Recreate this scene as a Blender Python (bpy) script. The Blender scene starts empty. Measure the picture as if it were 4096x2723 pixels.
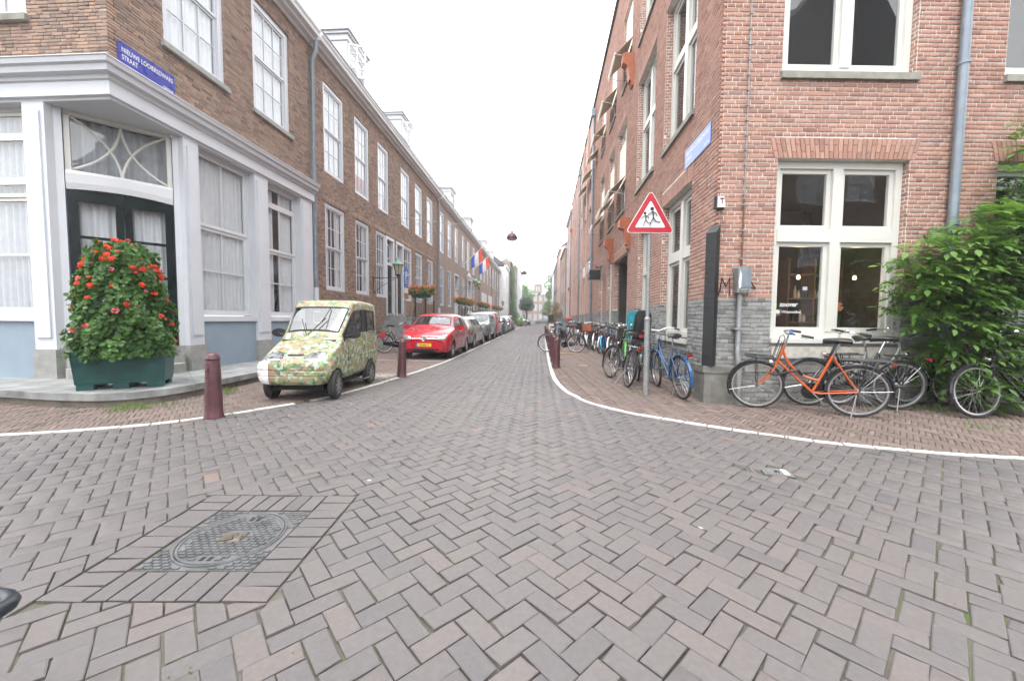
import bpy, bmesh, math, random
import numpy as np
from mathutils import Vector, Matrix
from mathutils.bvhtree import BVHTree
R = math.radians
random.seed(7); rng = np.random.default_rng(7)
scene = bpy.context.scene
col = scene.collection
# ------------------------------------------------------------------ camera
FPX, CAMH, YAW, PITCH, ROLL = 1540.0, 1.28, R(3.79), R(3.18), 0.009
cam_data = bpy.data.cameras.new('camera')
cam_data.sensor_width = 36.0
cam_data.lens = 36.0 * FPX / 4096.0
cam_data.clip_start = 0.05; cam_data.clip_end = 2000
cam = bpy.data.objects.new('camera', cam_data); col.objects.link(cam)
CM = (Matrix.Rotation(YAW, 3, 'Z') @ Matrix.Rotation(math.pi/2 - PITCH, 3, 'X') @ Matrix.Rotation(ROLL, 3, 'Z'))
cam.matrix_world = Matrix.Translation((0, 0, CAMH)) @ CM.to_4x4()
scene.camera = cam
scene.render.resolution_x = 1024; scene.render.resolution_y = 680
# ------------------------------------------------------------------ sky, sun, exposure
world = bpy.data.worlds.new('World'); scene.world = world; world.use_nodes = True
wn = world.node_tree; wn.nodes.clear()
sky = wn.nodes.new('ShaderNodeTexSky'); sky.sky_type = 'NISHITA'; sky.sun_disc = False
sky.sun_elevation = R(58); sky.sun_rotation = R(200); sky.dust_density = 4.0; sky.air_density = 1.0
hs = wn.nodes.new('ShaderNodeHueSaturation'); hs.inputs['Saturation'].default_value = 0.22
mixw = wn.nodes.new('ShaderNodeMix'); mixw.data_type = 'RGBA'; mixw.inputs[0].default_value = 0.72
mixw.inputs[7].default_value = (8.6, 8.75, 9.0, 1)          # even overcast cloud layer
bg = wn.nodes.new('ShaderNodeBackground'); bg.inputs['Strength'].default_value = 0.15
wo = wn.nodes.new('ShaderNodeOutputWorld')
wn.links.new(sky.outputs[0], hs.inputs['Color']); wn.links.new(hs.outputs[0], mixw.inputs[6])
wn.links.new(mixw.outputs[2], bg.inputs[0]); wn.links.new(bg.outputs[0], wo.inputs[0])
sun_d = bpy.data.lights.new('sun', 'SUN'); sun_d.energy = 0.55; sun_d.angle = R(25); sun_d.color = (1.0, 0.97, 0.92)
sun = bpy.data.objects.new('sun', sun_d); col.objects.link(sun)
SUN_DIR = Vector((-0.15, -0.45, 1.25)).normalized()          # towards the sun: high, behind the viewer
sun.rotation_euler = SUN_DIR.to_track_quat('Z', 'Y').to_euler()
sky.sun_elevation = math.asin(SUN_DIR.z); sky.sun_rotation = math.atan2(SUN_DIR.x, SUN_DIR.y)
vs = scene.view_settings
vs.view_transform = 'Standard'; vs.look = 'None'; vs.gamma = 1.0; vs.use_curve_mapping = False
vs.exposure = 1.8
scene.cycles.max_bounces = 5; scene.cycles.diffuse_bounces = 2; scene.cycles.glossy_bounces = 3
scene.cycles.transparent_max_bounces = 12; scene.cycles.transmission_bounces = 3
scene.cycles.caustics_reflective = False; scene.cycles.caustics_refractive = False
scene.cycles.use_denoising = True; scene.cycles.use_adaptive_sampling = True; scene.cycles.adaptive_threshold = 0.025; scene.cycles.adaptive_min_samples = 24

# ------------------------------------------------------------------ pixels to directions (photo pixels, 4096 wide)
def ray(x, y):
    return CM @ Vector(((x - 2048) / FPX, -(y - 1361.5) / FPX, -1.0))
def ground(x, y, z=0.0):
    d = ray(x, y); t = (z - CAMH) / d.z
    return Vector((d.x * t, d.y * t, z))
def onX(x, y, X):
    d = ray(x, y); t = X / d.x
    return Vector((X, d.y * t, CAMH + d.z * t))
CMT = CM.transposed()
def proj(p):
    q = CMT @ (Vector(p) - Vector((0, 0, CAMH)))
    if q.z > -0.05: return None
    return 2048 + FPX * q.x / -q.z, 1361.5 - FPX * q.y / -q.z
def px_size(p, size):
    """apparent size in photo pixels, 0 when out of frame"""
    q = proj(p)
    if q is None or not (-40 < q[0] < 4136 and -40 < q[1] < 2763): return 0.0
    return size * FPX / (Vector(p) - Vector((0, 0, CAMH))).length

# ------------------------------------------------------------------ materials
MATS = {}
def new_mat(name):
    m = bpy.data.materials.new(name); m.use_nodes = True
    nt = m.node_tree; nt.nodes.clear()
    out = nt.nodes.new('ShaderNodeOutputMaterial')
    return m, nt, out
def N(nt, t, **kw):
    n = nt.nodes.new(t)
    for k, v in kw.items(): setattr(n, k, v)
    return n
def mixc(nt, fac, a, b, blend='MIX'):
    n = nt.nodes.new('ShaderNodeMix'); n.data_type = 'RGBA'; n.blend_type = blend
    for sock, val in ((n.inputs[0], fac), (n.inputs[6], a), (n.inputs[7], b)):
        if hasattr(val, 'is_output') or isinstance(val, bpy.types.NodeSocket): nt.links.new(val, sock)
        elif isinstance(val, (tuple, list)): sock.default_value = (val[0], val[1], val[2], 1)
        else: sock.default_value = val
    return n.outputs[2]
def noise(nt, scale, detail=4, rough=0.55, coord=None, vec=None):
    n = nt.nodes.new('ShaderNodeTexNoise'); n.inputs['Scale'].default_value = scale
    n.inputs['Detail'].default_value = detail; n.inputs['Roughness'].default_value = rough
    if vec is not None: nt.links.new(vec, n.inputs['Vector'])
    return n
def pos(nt, kind='world'):
    if kind == 'world': return nt.nodes.new('ShaderNodeNewGeometry').outputs['Position']
    return nt.nodes.new('ShaderNodeTexCoord').outputs['Object']
def ramp(nt, fac, stops, interp='LINEAR'):
    r = nt.nodes.new('ShaderNodeValToRGB'); e = r.color_ramp.elements; r.color_ramp.interpolation = interp
    while len(e) < len(stops): e.new(0.5)
    for i, (p, c) in enumerate(stops):
        e[i].position = p; e[i].color = (c[0], c[1], c[2], 1) if not isinstance(c, (int, float)) else (c, c, c, 1)
    nt.links.new(fac, r.inputs[0]); return r.outputs[0]
def bump(nt, h, strength=0.3, dist=0.01):
    b = nt.nodes.new('ShaderNodeBump'); b.inputs['Strength'].default_value = strength; b.inputs['Distance'].default_value = dist
    nt.links.new(h, b.inputs['Height']); return b.outputs[0]
def principled(nt, out, color, rough=0.6, metal=0.0, normal=None, spec=None, coat=0.0):
    b = nt.nodes.new('ShaderNodeBsdfPrincipled')
    for sock, val in ((b.inputs['Base Color'], color), (b.inputs['Roughness'], rough), (b.inputs['Metallic'], metal)):
        if isinstance(val, bpy.types.NodeSocket): nt.links.new(val, sock)
        elif isinstance(val, (tuple, list)): sock.default_value = (val[0], val[1], val[2], 1)
        else: sock.default_value = val
    if normal is not None: nt.links.new(normal, b.inputs['Normal'])
    if spec is not None: b.inputs['Specular IOR Level'].default_value = spec
    if coat: b.inputs['Coat Weight'].default_value = coat; b.inputs['Coat Roughness'].default_value = 0.03
    nt.links.new(b.outputs[0], out.inputs['Surface']); return b
def plain(name, c, rough=0.5, metal=0.0, var=0.12, scale=6.0, bmp=0.0, coat=0.0, kind='object', spec=None):
    """paint-like surface: base colour with faint mottling and optional relief"""
    if name in MATS: return MATS[name]
    m, nt, out = new_mat(name); p = pos(nt, kind)
    n = noise(nt, scale, 5, 0.6, vec=p)
    f = ramp(nt, n.outputs['Fac'], [(0.3, 0.0), (0.7, 1.0)])
    lo = tuple(x * (1 - var) for x in c); hi = tuple(min(1, x * (1 + var * 0.7)) for x in c)
    colr = mixc(nt, f, lo, hi)
    rr = nt.nodes.new('ShaderNodeMapRange'); nt.links.new(n.outputs['Fac'], rr.inputs[0])
    rr.inputs[3].default_value = max(0.02, rough * 0.8); rr.inputs[4].default_value = min(1, rough * 1.2)
    nb = None
    if bmp:
        n2 = noise(nt, scale * 9, 4, 0.6, vec=p); nb = bump(nt, n2.outputs['Fac'], bmp, 0.01)
    principled(nt, out, colr, rr.outputs[0], metal, nb, spec, coat)
    MATS[name] = m; return m
def brick_mat(name, stops, rough=0.85, dirt=(0.05, 0.045, 0.04), dirt_amt=0.35):
    """separate blocks: colour picked per block from the face attribute 'tint'"""
    m, nt, out = new_mat(name); p = pos(nt)
    a = N(nt, 'ShaderNodeAttribute', attribute_name='tint')
    c = ramp(nt, a.outputs['Fac'], stops)
    n = noise(nt, 38, 5, 0.65, vec=p)
    c = mixc(nt, 0.55, c, mixc(nt, n.outputs['Fac'], (0.45, 0.45, 0.45), (1.45, 1.45, 1.45)), 'MULTIPLY')
    n3 = noise(nt, 1.3, 5, 0.6, vec=p)
    f = ramp(nt, n3.outputs['Fac'], [(0.48, 0.0), (0.78, dirt_amt)])
    c = mixc(nt, f, c, dirt)
    n2 = noise(nt, 130, 4, 0.6, vec=p)
    if name.startswith('paver'):                       # droppings, gum and oil spots
        v = nt.nodes.new('ShaderNodeTexVoronoi'); v.inputs['Scale'].default_value = 2.6; nt.links.new(p, v.inputs['Vector'])
        wn_ = noise(nt, 60, 3, 0.6, vec=p); md = nt.nodes.new('ShaderNodeMath'); md.operation = 'MULTIPLY_ADD'; md.inputs[1].default_value = 0.05; nt.links.new(wn_.outputs['Fac'], md.inputs[0]); nt.links.new(v.outputs['Distance'], md.inputs[2])
        sp = ramp(nt, md.outputs[0], [(0.062, 1.0), (0.075, 0.0)]); hue = nt.nodes.new('ShaderNodeSeparateColor'); nt.links.new(v.outputs['Color'], hue.inputs[0])
        wht = ramp(nt, hue.outputs[0], [(0.55, 0.0), (0.6, 0.8)]); drk = ramp(nt, hue.outputs[1], [(0.6, 0.0), (0.65, 0.5)])
        c = mixc(nt, mixc(nt, 1.0, sp, wht, 'MULTIPLY'), c, (0.42, 0.42, 0.41)); sp2 = ramp(nt, md.outputs[0], [(0.085, 1.0), (0.11, 0.0)])
        c = mixc(nt, mixc(nt, 1.0, sp2, drk, 'MULTIPLY'), c, (0.06, 0.055, 0.055))
    principled(nt, out, c, rough, 0, bump(nt, n2.outputs['Fac'], 0.35, 0.004), 0.3)
    MATS[name] = m; return m
def brickwall_mat(name, c1, c2, mortar, bl=0.215, bh=0.0625, ms=0.009):
    """far walls whose bricks are too small to tell apart; uses the uv map in metres"""
    m, nt, out = new_mat(name)
    uv = nt.nodes.new('ShaderNodeUVMap'); uv.uv_map = 'metres'
    b = nt.nodes.new('ShaderNodeTexBrick'); b.offset = 0.5
    nt.links.new(uv.outputs[0], b.inputs['Vector'])
    b.inputs['Color1'].default_value = (*c1, 1); b.inputs['Color2'].default_value = (*c2, 1); b.inputs['Mortar'].default_value = (*mortar, 1)
    b.inputs['Scale'].default_value = 1.0; b.inputs['Mortar Size'].default_value = ms; b.inputs['Bias'].default_value = -0.1
    b.inputs['Brick Width'].default_value = bl; b.inputs['Row Height'].default_value = bh
    n = noise(nt, 0.7, 5, 0.6, vec=pos(nt))
    c = mixc(nt, 0.5, b.outputs['Color'], mixc(nt, n.outputs['Fac'], (0.5, 0.5, 0.5), (1.5, 1.5, 1.5)), 'MULTIPLY')
    principled(nt, out, c, 0.85, 0, bump(nt, b.outputs['Fac'], -0.4, 0.006), 0.3)
    MATS[name] = m; return m
def glass_mat(name, tint=(0.96, 0.97, 0.97), boost=0.035):
    m, nt, out = new_mat(name)
    fr = nt.nodes.new('ShaderNodeFresnel'); ge = nt.nodes.new('ShaderNodeNewGeometry'); io = nt.nodes.new('ShaderNodeMapRange')   # same reflection from both faces
    io.inputs[3].default_value = 1.52; io.inputs[4].default_value = 1 / 1.52; nt.links.new(ge.outputs['Backfacing'], io.inputs[0]); nt.links.new(io.outputs[0], fr.inputs[0])
    g = nt.nodes.new('ShaderNodeBsdfGlossy'); g.inputs['Roughness'].default_value = 0.01
    g.inputs['Color'].default_value = (1, 1, 1, 1)
    n = noise(nt, 1.1, 2, 0.5, vec=pos(nt)); nb = bump(nt, n.outputs['Fac'], 0.25, 0.03)
    nt.links.new(nb, g.inputs['Normal'])
    t = nt.nodes.new('ShaderNodeBsdfTransparent'); t.inputs[0].default_value = (*tint, 1)
    mx = nt.nodes.new('ShaderNodeMixShader')
    ad = nt.nodes.new('ShaderNodeMath'); ad.operation = 'MULTIPLY_ADD'; ad.inputs[1].default_value = 1.0 - boost; ad.inputs[2].default_value = boost
    nt.links.new(fr.outputs[0], ad.inputs[0]); nt.links.new(ad.outputs[0], mx.inputs[0])
    nt.links.new(t.outputs[0], mx.inputs[1]); nt.links.new(g.outputs[0], mx.inputs[2]); nt.links.new(mx.outputs[0], out.inputs['Surface'])
    MATS[name] = m; return m
def leaf_mat(name, c1, c2, trans=0.35, rough=0.45):
    m, nt, out = new_mat(name); p = pos(nt)
    a = N(nt, 'ShaderNodeAttribute', attribute_name='tint')
    c = mixc(nt, a.outputs['Fac'], c1, c2)
    n = noise(nt, 3, 2, 0.5, vec=p); c = mixc(nt, 0.35, c, mixc(nt, n.outputs['Fac'], (0.5, 0.55, 0.5), (1.5, 1.45, 1.4)), 'MULTIPLY')
    d = nt.nodes.new('ShaderNodeBsdfPrincipled'); nt.links.new(c, d.inputs['Base Color']); d.inputs['Roughness'].default_value = rough
    d.inputs['Specular IOR Level'].default_value = 0.35
    t = nt.nodes.new('ShaderNodeBsdfTranslucent'); nt.links.new(mixc(nt, 0.5, c, (c2[0]*1.6, c2[1]*1.6, c2[2])), t.inputs[0])
    mx = nt.nodes.new('ShaderNodeMixShader'); mx.inputs[0].default_value = trans
    nt.links.new(d.outputs[0], mx.inputs[1]); nt.links.new(t.outputs[0], mx.inputs[2]); nt.links.new(mx.outputs[0], out.inputs['Surface'])
    MATS[name] = m; return m
def emit_mat(name, c, s):
    m, nt, out = new_mat(name); e = nt.nodes.new('ShaderNodeEmission')
    e.inputs[0].default_value = (*c, 1); e.inputs[1].default_value = s; nt.links.new(e.outputs[0], out.inputs['Surface'])
    MATS[name] = m; return m

brick_mat('brick_brown', [(0, (0.11, 0.08, 0.07)), (0.18, (0.20, 0.145, 0.118)), (0.45, (0.27, 0.19, 0.152)), (0.7, (0.33, 0.225, 0.172)), (0.9, (0.38, 0.245, 0.175)), (1, (0.34, 0.29, 0.245))])
brick_mat('brick_red', [(0, (0.235, 0.125, 0.098)), (0.25, (0.32, 0.175, 0.135)), (0.6, (0.385, 0.215, 0.163)), (0.88, (0.435, 0.25, 0.188)), (1, (0.42, 0.275, 0.215))], dirt=(0.38, 0.27, 0.24), dirt_amt=0.4)
brick_mat('brick_grey', [(0, (0.13, 0.13, 0.127)), (0.3, (0.22, 0.222, 0.216)), (0.7, (0.285, 0.288, 0.28)), (1, (0.34, 0.343, 0.33))], dirt=(0.16, 0.155, 0.14))
brick_mat('paver_grey', [(0, (0.099, 0.092, 0.093)), (0.35, (0.112, 0.102, 0.101)), (0.7, (0.121, 0.109, 0.106)), (0.93, (0.132, 0.114, 0.108)), (1, (0.16, 0.119, 0.104))], rough=0.6, dirt=(0.13, 0.122, 0.118), dirt_amt=0.35)
brick_mat('paver_red', [(0, (0.11, 0.086, 0.077)), (0.4, (0.145, 0.11, 0.097)), (0.8, (0.178, 0.132, 0.115)), (1, (0.21, 0.16, 0.138))], rough=0.8, dirt=(0.13, 0.115, 0.1))
brickwall_mat('wall_brown', (0.22, 0.155, 0.125), (0.32, 0.22, 0.17), (0.27, 0.235, 0.2), 0.2, 0.057)
brickwall_mat('wall_brown_dark', (0.13, 0.09, 0.075), (0.2, 0.13, 0.1), (0.2, 0.17, 0.15), 0.2, 0.057)
brickwall_mat('wall_red', (0.36, 0.18, 0.14), (0.44, 0.23, 0.18), (0.58, 0.52, 0.47), 0.22, 0.0645)
brickwall_mat('wall_grey', (0.15, 0.152, 0.15), (0.22, 0.225, 0.22), (0.3, 0.29, 0.27), 0.22, 0.0645)
plain('mortar_tan', (0.29, 0.25, 0.21), 0.95, var=0.3, scale=9, bmp=0.5, kind='world')
plain('mortar_light', (0.70, 0.66, 0.61), 0.95, var=0.2, scale=7, bmp=0.5, kind='world')
plain('mortar_grey', (0.38, 0.37, 0.35), 0.95, var=0.3, scale=7, bmp=0.5, kind='world')
def joint_mat():
    m, nt, out = new_mat('joint_soil'); p = pos(nt)
    n = noise(nt, 0.9, 6, 0.7, vec=p); n2 = noise(nt, 22, 4, 0.6, vec=p)
    f = ramp(nt, n.outputs['Fac'], [(0.40, 0.0), (0.56, 1.0)])
    f2 = ramp(nt, n2.outputs['Fac'], [(0.42, 0.0), (0.58, 1.0)])
    c = mixc(nt, mixc(nt, 1.0, f, f2, 'MULTIPLY'), mixc(nt, n2.outputs['Fac'], (0.05, 0.045, 0.04), (0.17, 0.15, 0.13)), mixc(nt, n2.outputs['Fac'], (0.05, 0.055, 0.03), (0.085, 0.12, 0.04)))
    principled(nt, out, c, 0.95, 0, bump(nt, n2.outputs['Fac'], 0.8, 0.01), 0.1); MATS['joint_soil'] = m
joint_mat()
plain('white_paint', (0.60, 0.61, 0.63), 0.4, var=0.04, scale=2.2, kind='world')
plain('cream_paint', (0.62, 0.615, 0.57), 0.35, var=0.04, scale=2.2, kind='world')
plain('lavender_paint', (0.57, 0.59, 0.63), 0.4, var=0.05, scale=1.6, kind='world')
plain('stucco_white', (0.72, 0.73, 0.74), 0.8, var=0.1, scale=1.0, bmp=0.2, kind='world')
plain('grey_blue_paint', (0.25, 0.32, 0.385), 0.6, var=0.1, scale=1.8, bmp=0.06, kind='world')
plain('line_white', (0.44, 0.44, 0.415), 0.75, var=0.22, scale=16, bmp=0.25, kind='world')
plain('bluestone', (0.24, 0.245, 0.24), 0.75, var=0.45, scale=3.5, bmp=0.25, kind='world')
plain('bluestone_dark', (0.16, 0.155, 0.14), 0.85, var=0.4, scale=4.5, bmp=0.4, kind='world')
plain('stone_sill', (0.23, 0.225, 0.19), 0.85, var=0.3, scale=5, bmp=0.4, kind='world')
plain('plinth_stone', (0.30, 0.30, 0.285), 0.75, var=0.2, scale=7, bmp=0.2, kind='world')
plain('concrete_edge', (0.19, 0.17, 0.14), 0.9, var=0.45, scale=5, bmp=0.5, kind='world')
plain('old_plaster', (0.5, 0.47, 0.41), 0.9, var=0.35, scale=9, bmp=0.6, kind='world')
plain('door_green', (0.004, 0.010, 0.011), 0.22, var=0.2, scale=3, spec=0.25)
plain('planter_green', (0.006, 0.06, 0.055), 0.42, var=0.35, scale=5, bmp=0.05)
plain('tray_green', (0.02, 0.06, 0.05), 0.5, var=0.2, scale=5)
plain('zinc', (0.22, 0.26, 0.30), 0.5, 0.35, var=0.22, scale=4, bmp=0.06, kind='world')
plain('galvanised', (0.28, 0.29, 0.29), 0.55, 0.45, var=0.22, scale=18, bmp=0.05)
plain('bollard_paint', (0.085, 0.03, 0.035), 0.42, var=0.45, scale=9, bmp=0.12)
plain('black_paint', (0.008, 0.009, 0.010), 0.5, var=0.3, scale=8)
plain('black_frame', (0.011, 0.011, 0.014), 0.22, var=0.3, scale=8, coat=0.4)
plain('rubber', (0.028, 0.028, 0.028), 0.75, var=0.35, scale=20, bmp=0.15)
plain('rubber_grey', (0.06, 0.06, 0.06), 0.8, var=0.3, scale=20)
plain('vinyl_black', (0.02, 0.02, 0.021), 0.4, var=0.2, scale=12, bmp=0.05)
plain('chrome', (0.72, 0.72, 0.72), 0.16, 1.0, var=0.15, scale=14)
plain('alloy', (0.52, 0.52, 0.53), 0.32, 0.9, var=0.15, scale=14)
plain('steel_dull', (0.33, 0.32, 0.30), 0.45, 0.8, var=0.3, scale=14)
plain('rust', (0.19, 0.085, 0.05), 0.85, var=0.4, scale=22, bmp=0.3)
plain('cast_iron', (0.13, 0.132, 0.135), 0.45, 0.25, var=0.35, scale=12, bmp=0.2, kind='world')
plain('cast_iron_rust', (0.15, 0.125, 0.10), 0.75, 0.15, var=0.4, scale=9, bmp=0.3, kind='world')
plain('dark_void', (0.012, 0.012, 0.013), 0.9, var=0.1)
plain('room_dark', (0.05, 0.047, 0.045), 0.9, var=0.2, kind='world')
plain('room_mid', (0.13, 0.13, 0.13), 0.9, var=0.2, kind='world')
plain('curtain', (0.62, 0.645, 0.68), 0.9, var=0.06, kind='world')
plain('curtain_grey', (0.44, 0.465, 0.50), 0.9, var=0.1, kind='world')
plain('orange_beam', (0.36, 0.10, 0.04), 0.5, var=0.25, scale=5, kind='world')
plain('awning_cloth', (0.72, 0.60, 0.43), 0.85, var=0.06, kind='world')
plain('awning_drop', (0.78, 0.72, 0.6), 0.85, var=0.06, kind='world')
plain('roof_slate', (0.085, 0.085, 0.09), 0.7, var=0.35, scale=8, bmp=0.4, kind='world')
plain('roof_tile_orange', (0.58, 0.16, 0.07), 0.7, var=0.3, scale=8, bmp=0.4, kind='world')
plain('lead', (0.2, 0.21, 0.22), 0.6, var=0.25, scale=6, kind='world')
plain('sign_blue', (0.018, 0.03, 0.25), 0.28, var=0.05)
plain('sign_blue_light', (0.07, 0.16, 0.5), 0.3, var=0.05)
plain('parking_blue', (0.02, 0.13, 0.45), 0.35, var=0.05)
plain('sign_white', (0.68, 0.68, 0.68), 0.35, var=0.03)
plain('sign_red', (0.40, 0.008, 0.02), 0.3, var=0.05)
plain('sign_black', (0.01, 0.01, 0.011), 0.4, var=0.05)
plain('copper_green', (0.13, 0.27, 0.22), 0.55, var=0.25, scale=10)
plain('lantern_glass', (0.45, 0.40, 0.28), 0.2, var=0.2, scale=5)
plain('wood_brown', (0.16, 0.09, 0.05), 0.7, var=0.3, scale=9)
plain('plank', (0.52, 0.40, 0.24), 0.8, var=0.2, scale=14)
plain('flag_red', (0.62, 0.07, 0.04), 0.8, var=0.08)
plain('flag_blue', (0.03, 0.12, 0.50), 0.8, var=0.08)
plain('bark', (0.09, 0.07, 0.055), 0.9, var=0.3, scale=14, bmp=0.5)
plain('graffiti', (0.02, 0.02, 0.022), 0.6, var=0.5, scale=30)
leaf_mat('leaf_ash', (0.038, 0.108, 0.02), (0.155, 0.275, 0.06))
leaf_mat('leaf_geranium', (0.03, 0.085, 0.02), (0.10, 0.21, 0.045))
leaf_mat('leaf_tree', (0.02, 0.06, 0.025), (0.055, 0.12, 0.045), 0.25)
leaf_mat('leaf_light', (0.07, 0.16, 0.035), (0.17, 0.30, 0.08))
leaf_mat('leaf_ivy', (0.035, 0.10, 0.025), (0.12, 0.24, 0.06))
leaf_mat('grass', (0.06, 0.14, 0.02), (0.17, 0.27, 0.06))
leaf_mat('petal_red', (0.66, 0.03, 0.02), (0.85, 0.12, 0.05), 0.3)
leaf_mat('petal_pink', (0.72, 0.06, 0.10), (0.85, 0.3, 0.35), 0.3)
leaf_mat('hedge_brown', (0.10, 0.11, 0.035), (0.30, 0.20, 0.09), 0.25)
glass_mat('glass'); glass_mat('glass_dark', (0.55, 0.6, 0.6)); glass_mat('car_glass', (0.62, 0.68, 0.68), 0.10)
def car_paint(name, c): return plain(name, c, 0.28, 0.1, var=0.05, scale=2, coat=0.8)
# ------------------------------------------------------------------ mesh helpers
WM = {}                                             # world matrices of parents
KIDS = {}
def tag(o, label=None, cat=None, group=None, kind=None):
    if label: o['label'] = label
    if cat: o['category'] = cat
    if group: o['group'] = group
    if kind: o['kind'] = kind
    return o
def thing(name, label, cat, loc=(0, 0, 0), rotz=0.0, group=None, mat=None, kind=None):
    o = bpy.data.objects.new(name, None); o.empty_display_size = 0.1; col.objects.link(o)
    M = mat if mat is not None else Matrix.Translation(loc) @ Matrix.Rotation(rotz, 4, 'Z')
    o.matrix_world = M; WM[o.name] = M.copy()
    return tag(o, label, cat, group, kind)
def link(name, me, mat, parent=None, M=None):
    if mat is not None:
        me.materials.append(MATS[mat] if isinstance(mat, str) else mat)
    o = bpy.data.objects.new(name, me); col.objects.link(o)
    if parent is not None:
        o.parent = parent; KIDS.setdefault(parent.name, []).append(o)
        if M is not None: o.matrix_local = M
        WM[o.name] = WM[parent.name] @ (M if M is not None else Matrix.Identity(4))
    else:
        if M is not None: o.matrix_world = M
        WM[o.name] = M.copy() if M is not None else Matrix.Identity(4)
    return o
class MB:
    def __init__(s): s.v = []; s.f = []; s.t = []
    def add(s, vs, fs, tint=0.5):
        b = len(s.v); s.v.extend([tuple(v) for v in vs]); s.f.extend([tuple(i + b for i in f) for f in fs]); s.t.extend([tint] * len(fs)); return s
    def hexa(s, c, tint=0.5):
        """8 corners: bottom ring of 4 then top ring of 4"""
        return s.add(c, [(0, 3, 2, 1), (4, 5, 6, 7), (0, 1, 5, 4), (1, 2, 6, 5), (2, 3, 7, 6), (3, 0, 4, 7)], tint)
    def box(s, x0, x1, y0, y1, z0, z1, tint=0.5):
        return s.hexa([(x0, y0, z0), (x1, y0, z0), (x1, y1, z0), (x0, y1, z0), (x0, y0, z1), (x1, y0, z1), (x1, y1, z1), (x0, y1, z1)], tint)
    def fbox(s, F, s0, s1, d0, d1, z0, z1, tint=0.5):
        return s.hexa([F(s0, d0, z0), F(s1, d0, z0), F(s1, d1, z0), F(s0, d1, z0), F(s0, d0, z1), F(s1, d0, z1), F(s1, d1, z1), F(s0, d1, z1)], tint)
    def quad(s, a, b, c, d, tint=0.5): return s.add([a, b, c, d], [(0, 1, 2, 3)], tint)
    def tube(s, pts, r, n=8, cap=True, closed=False, flat=None):
        pts = [Vector(p) for p in pts]; k = len(pts)
        rs = r if isinstance(r, (list, tuple)) else [r] * k
        vs = []; fs = []; prev = None
        for i in range(k):
            if closed: t = pts[(i + 1) % k] - pts[i - 1]
            elif i == 0: t = pts[1] - pts[0]
            elif i == k - 1: t = pts[-1] - pts[-2]
            else: t = (pts[i + 1] - pts[i]).normalized() + (pts[i] - pts[i - 1]).normalized()
            t = t.normalized() if t.length > 1e-9 else Vector((0, 0, 1))
            if prev is None:
                a = Vector((0, 0, 1)) if abs(t.z) < 0.9 else Vector((1, 0, 0))
                u = t.cross(a).normalized()
            else:
                u = (prev - t * prev.dot(t)); u = u.normalized() if u.length > 1e-6 else t.orthogonal().normalized()
            prev = u; w = t.cross(u)
            for j in range(n):
                an = 2 * math.pi * j / n
                vs.append(pts[i] + (u * math.cos(an) + w * math.sin(an) * (flat or 1.0)) * rs[i])
        for i in range(k if closed else k - 1):
            a = i * n; b = ((i + 1) % k) * n
            for j in range(n): fs.append((a + j, a + (j + 1) % n, b + (j + 1) % n, b + j))
        if cap and not closed: fs.append(tuple(range(n - 1, -1, -1))); fs.append(tuple((k - 1) * n + j for j in range(n)))
        return s.add(vs, fs)
    def lathe(s, prof, n=24, M=None, cap=True):
        vs = []; fs = []; k = len(prof)
        for (r, z) in prof:
            for j in range(n):
                a = 2 * math.pi * j / n; p = Vector((r * math.cos(a), r * math.sin(a), z)); vs.append(M @ p if M is not None else p)
        for i in range(k - 1):
            for j in range(n): fs.append((i * n + j, i * n + (j + 1) % n, (i + 1) * n + (j + 1) % n, (i + 1) * n + j))
        if cap: fs.append(tuple(range(n - 1, -1, -1))); fs.append(tuple((k - 1) * n + j for j in range(n)))
        return s.add(vs, fs)
    def prism(s, poly, h0, h1, M=None):
        n = len(poly); vs = [Vector((x, y, h0)) for x, y in poly] + [Vector((x, y, h1)) for x, y in poly]
        if M is not None: vs = [M @ v for v in vs]
        fs = [tuple(range(n - 1, -1, -1)), tuple(range(n, 2 * n))] + [(i, (i + 1) % n, n + (i + 1) % n, n + i) for i in range(n)]
        return s.add(vs, fs)
    def xf(s, M): s.v = [tuple(M @ Vector(v)) for v in s.v]; return s
    def mesh(s, name, tint=False, smooth=None, uvF=None):
        me = bpy.data.meshes.new(name); me.from_pydata(s.v, [], s.f)
        if tint:
            at = me.attributes.new('tint', 'FLOAT', 'FACE'); at.data.foreach_set('value', np.array(s.t, dtype=np.float32))
        if smooth is not None:
            me.shade_smooth(); me.set_sharp_from_angle(angle=R(smooth))
        return me
    def build(s, name, mat, parent=None, smooth=None, tint=False, local=False, base=None):
        """vertices are in world space unless local; base = origin for a top-level mesh"""
        if parent is not None and not local:
            inv = WM[parent.name].inverted(); s.v = [tuple(inv @ Vector(v)) for v in s.v]
            return link(name, s.mesh(name, tint, smooth), mat, parent)
        if parent is None and base is not None:
            b = Vector(base); s.v = [tuple(Vector(v) - b) for v in s.v]
            return link(name, s.mesh(name, tint, smooth), mat, None, Matrix.Translation(b))
        return link(name, s.mesh(name, tint, smooth), mat, parent)
class Fac:
    """a facade: s metres along it, d metres outwards, z up"""
    def __init__(s, o, u, n): s.o = Vector((o[0], o[1])); s.u = Vector(u).normalized(); s.n = Vector(n).normalized()
    def __call__(s, a, d, z):
        p = s.o + s.u * a + s.n * d; return Vector((p.x, p.y, z))
    def mat(s, a, d, z):
        """matrix: local x = along, local y = up, local z = outwards"""
        p = s(a, d, z)
        M = Matrix.Identity(4); M.col[0] = (s.u.x, s.u.y, 0, 0); M.col[1] = (0, 0, 1, 0); M.col[2] = (s.n.x, s.n.y, 0, 0); M.col[3] = (p.x, p.y, p.z, 1)
        return M
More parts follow.
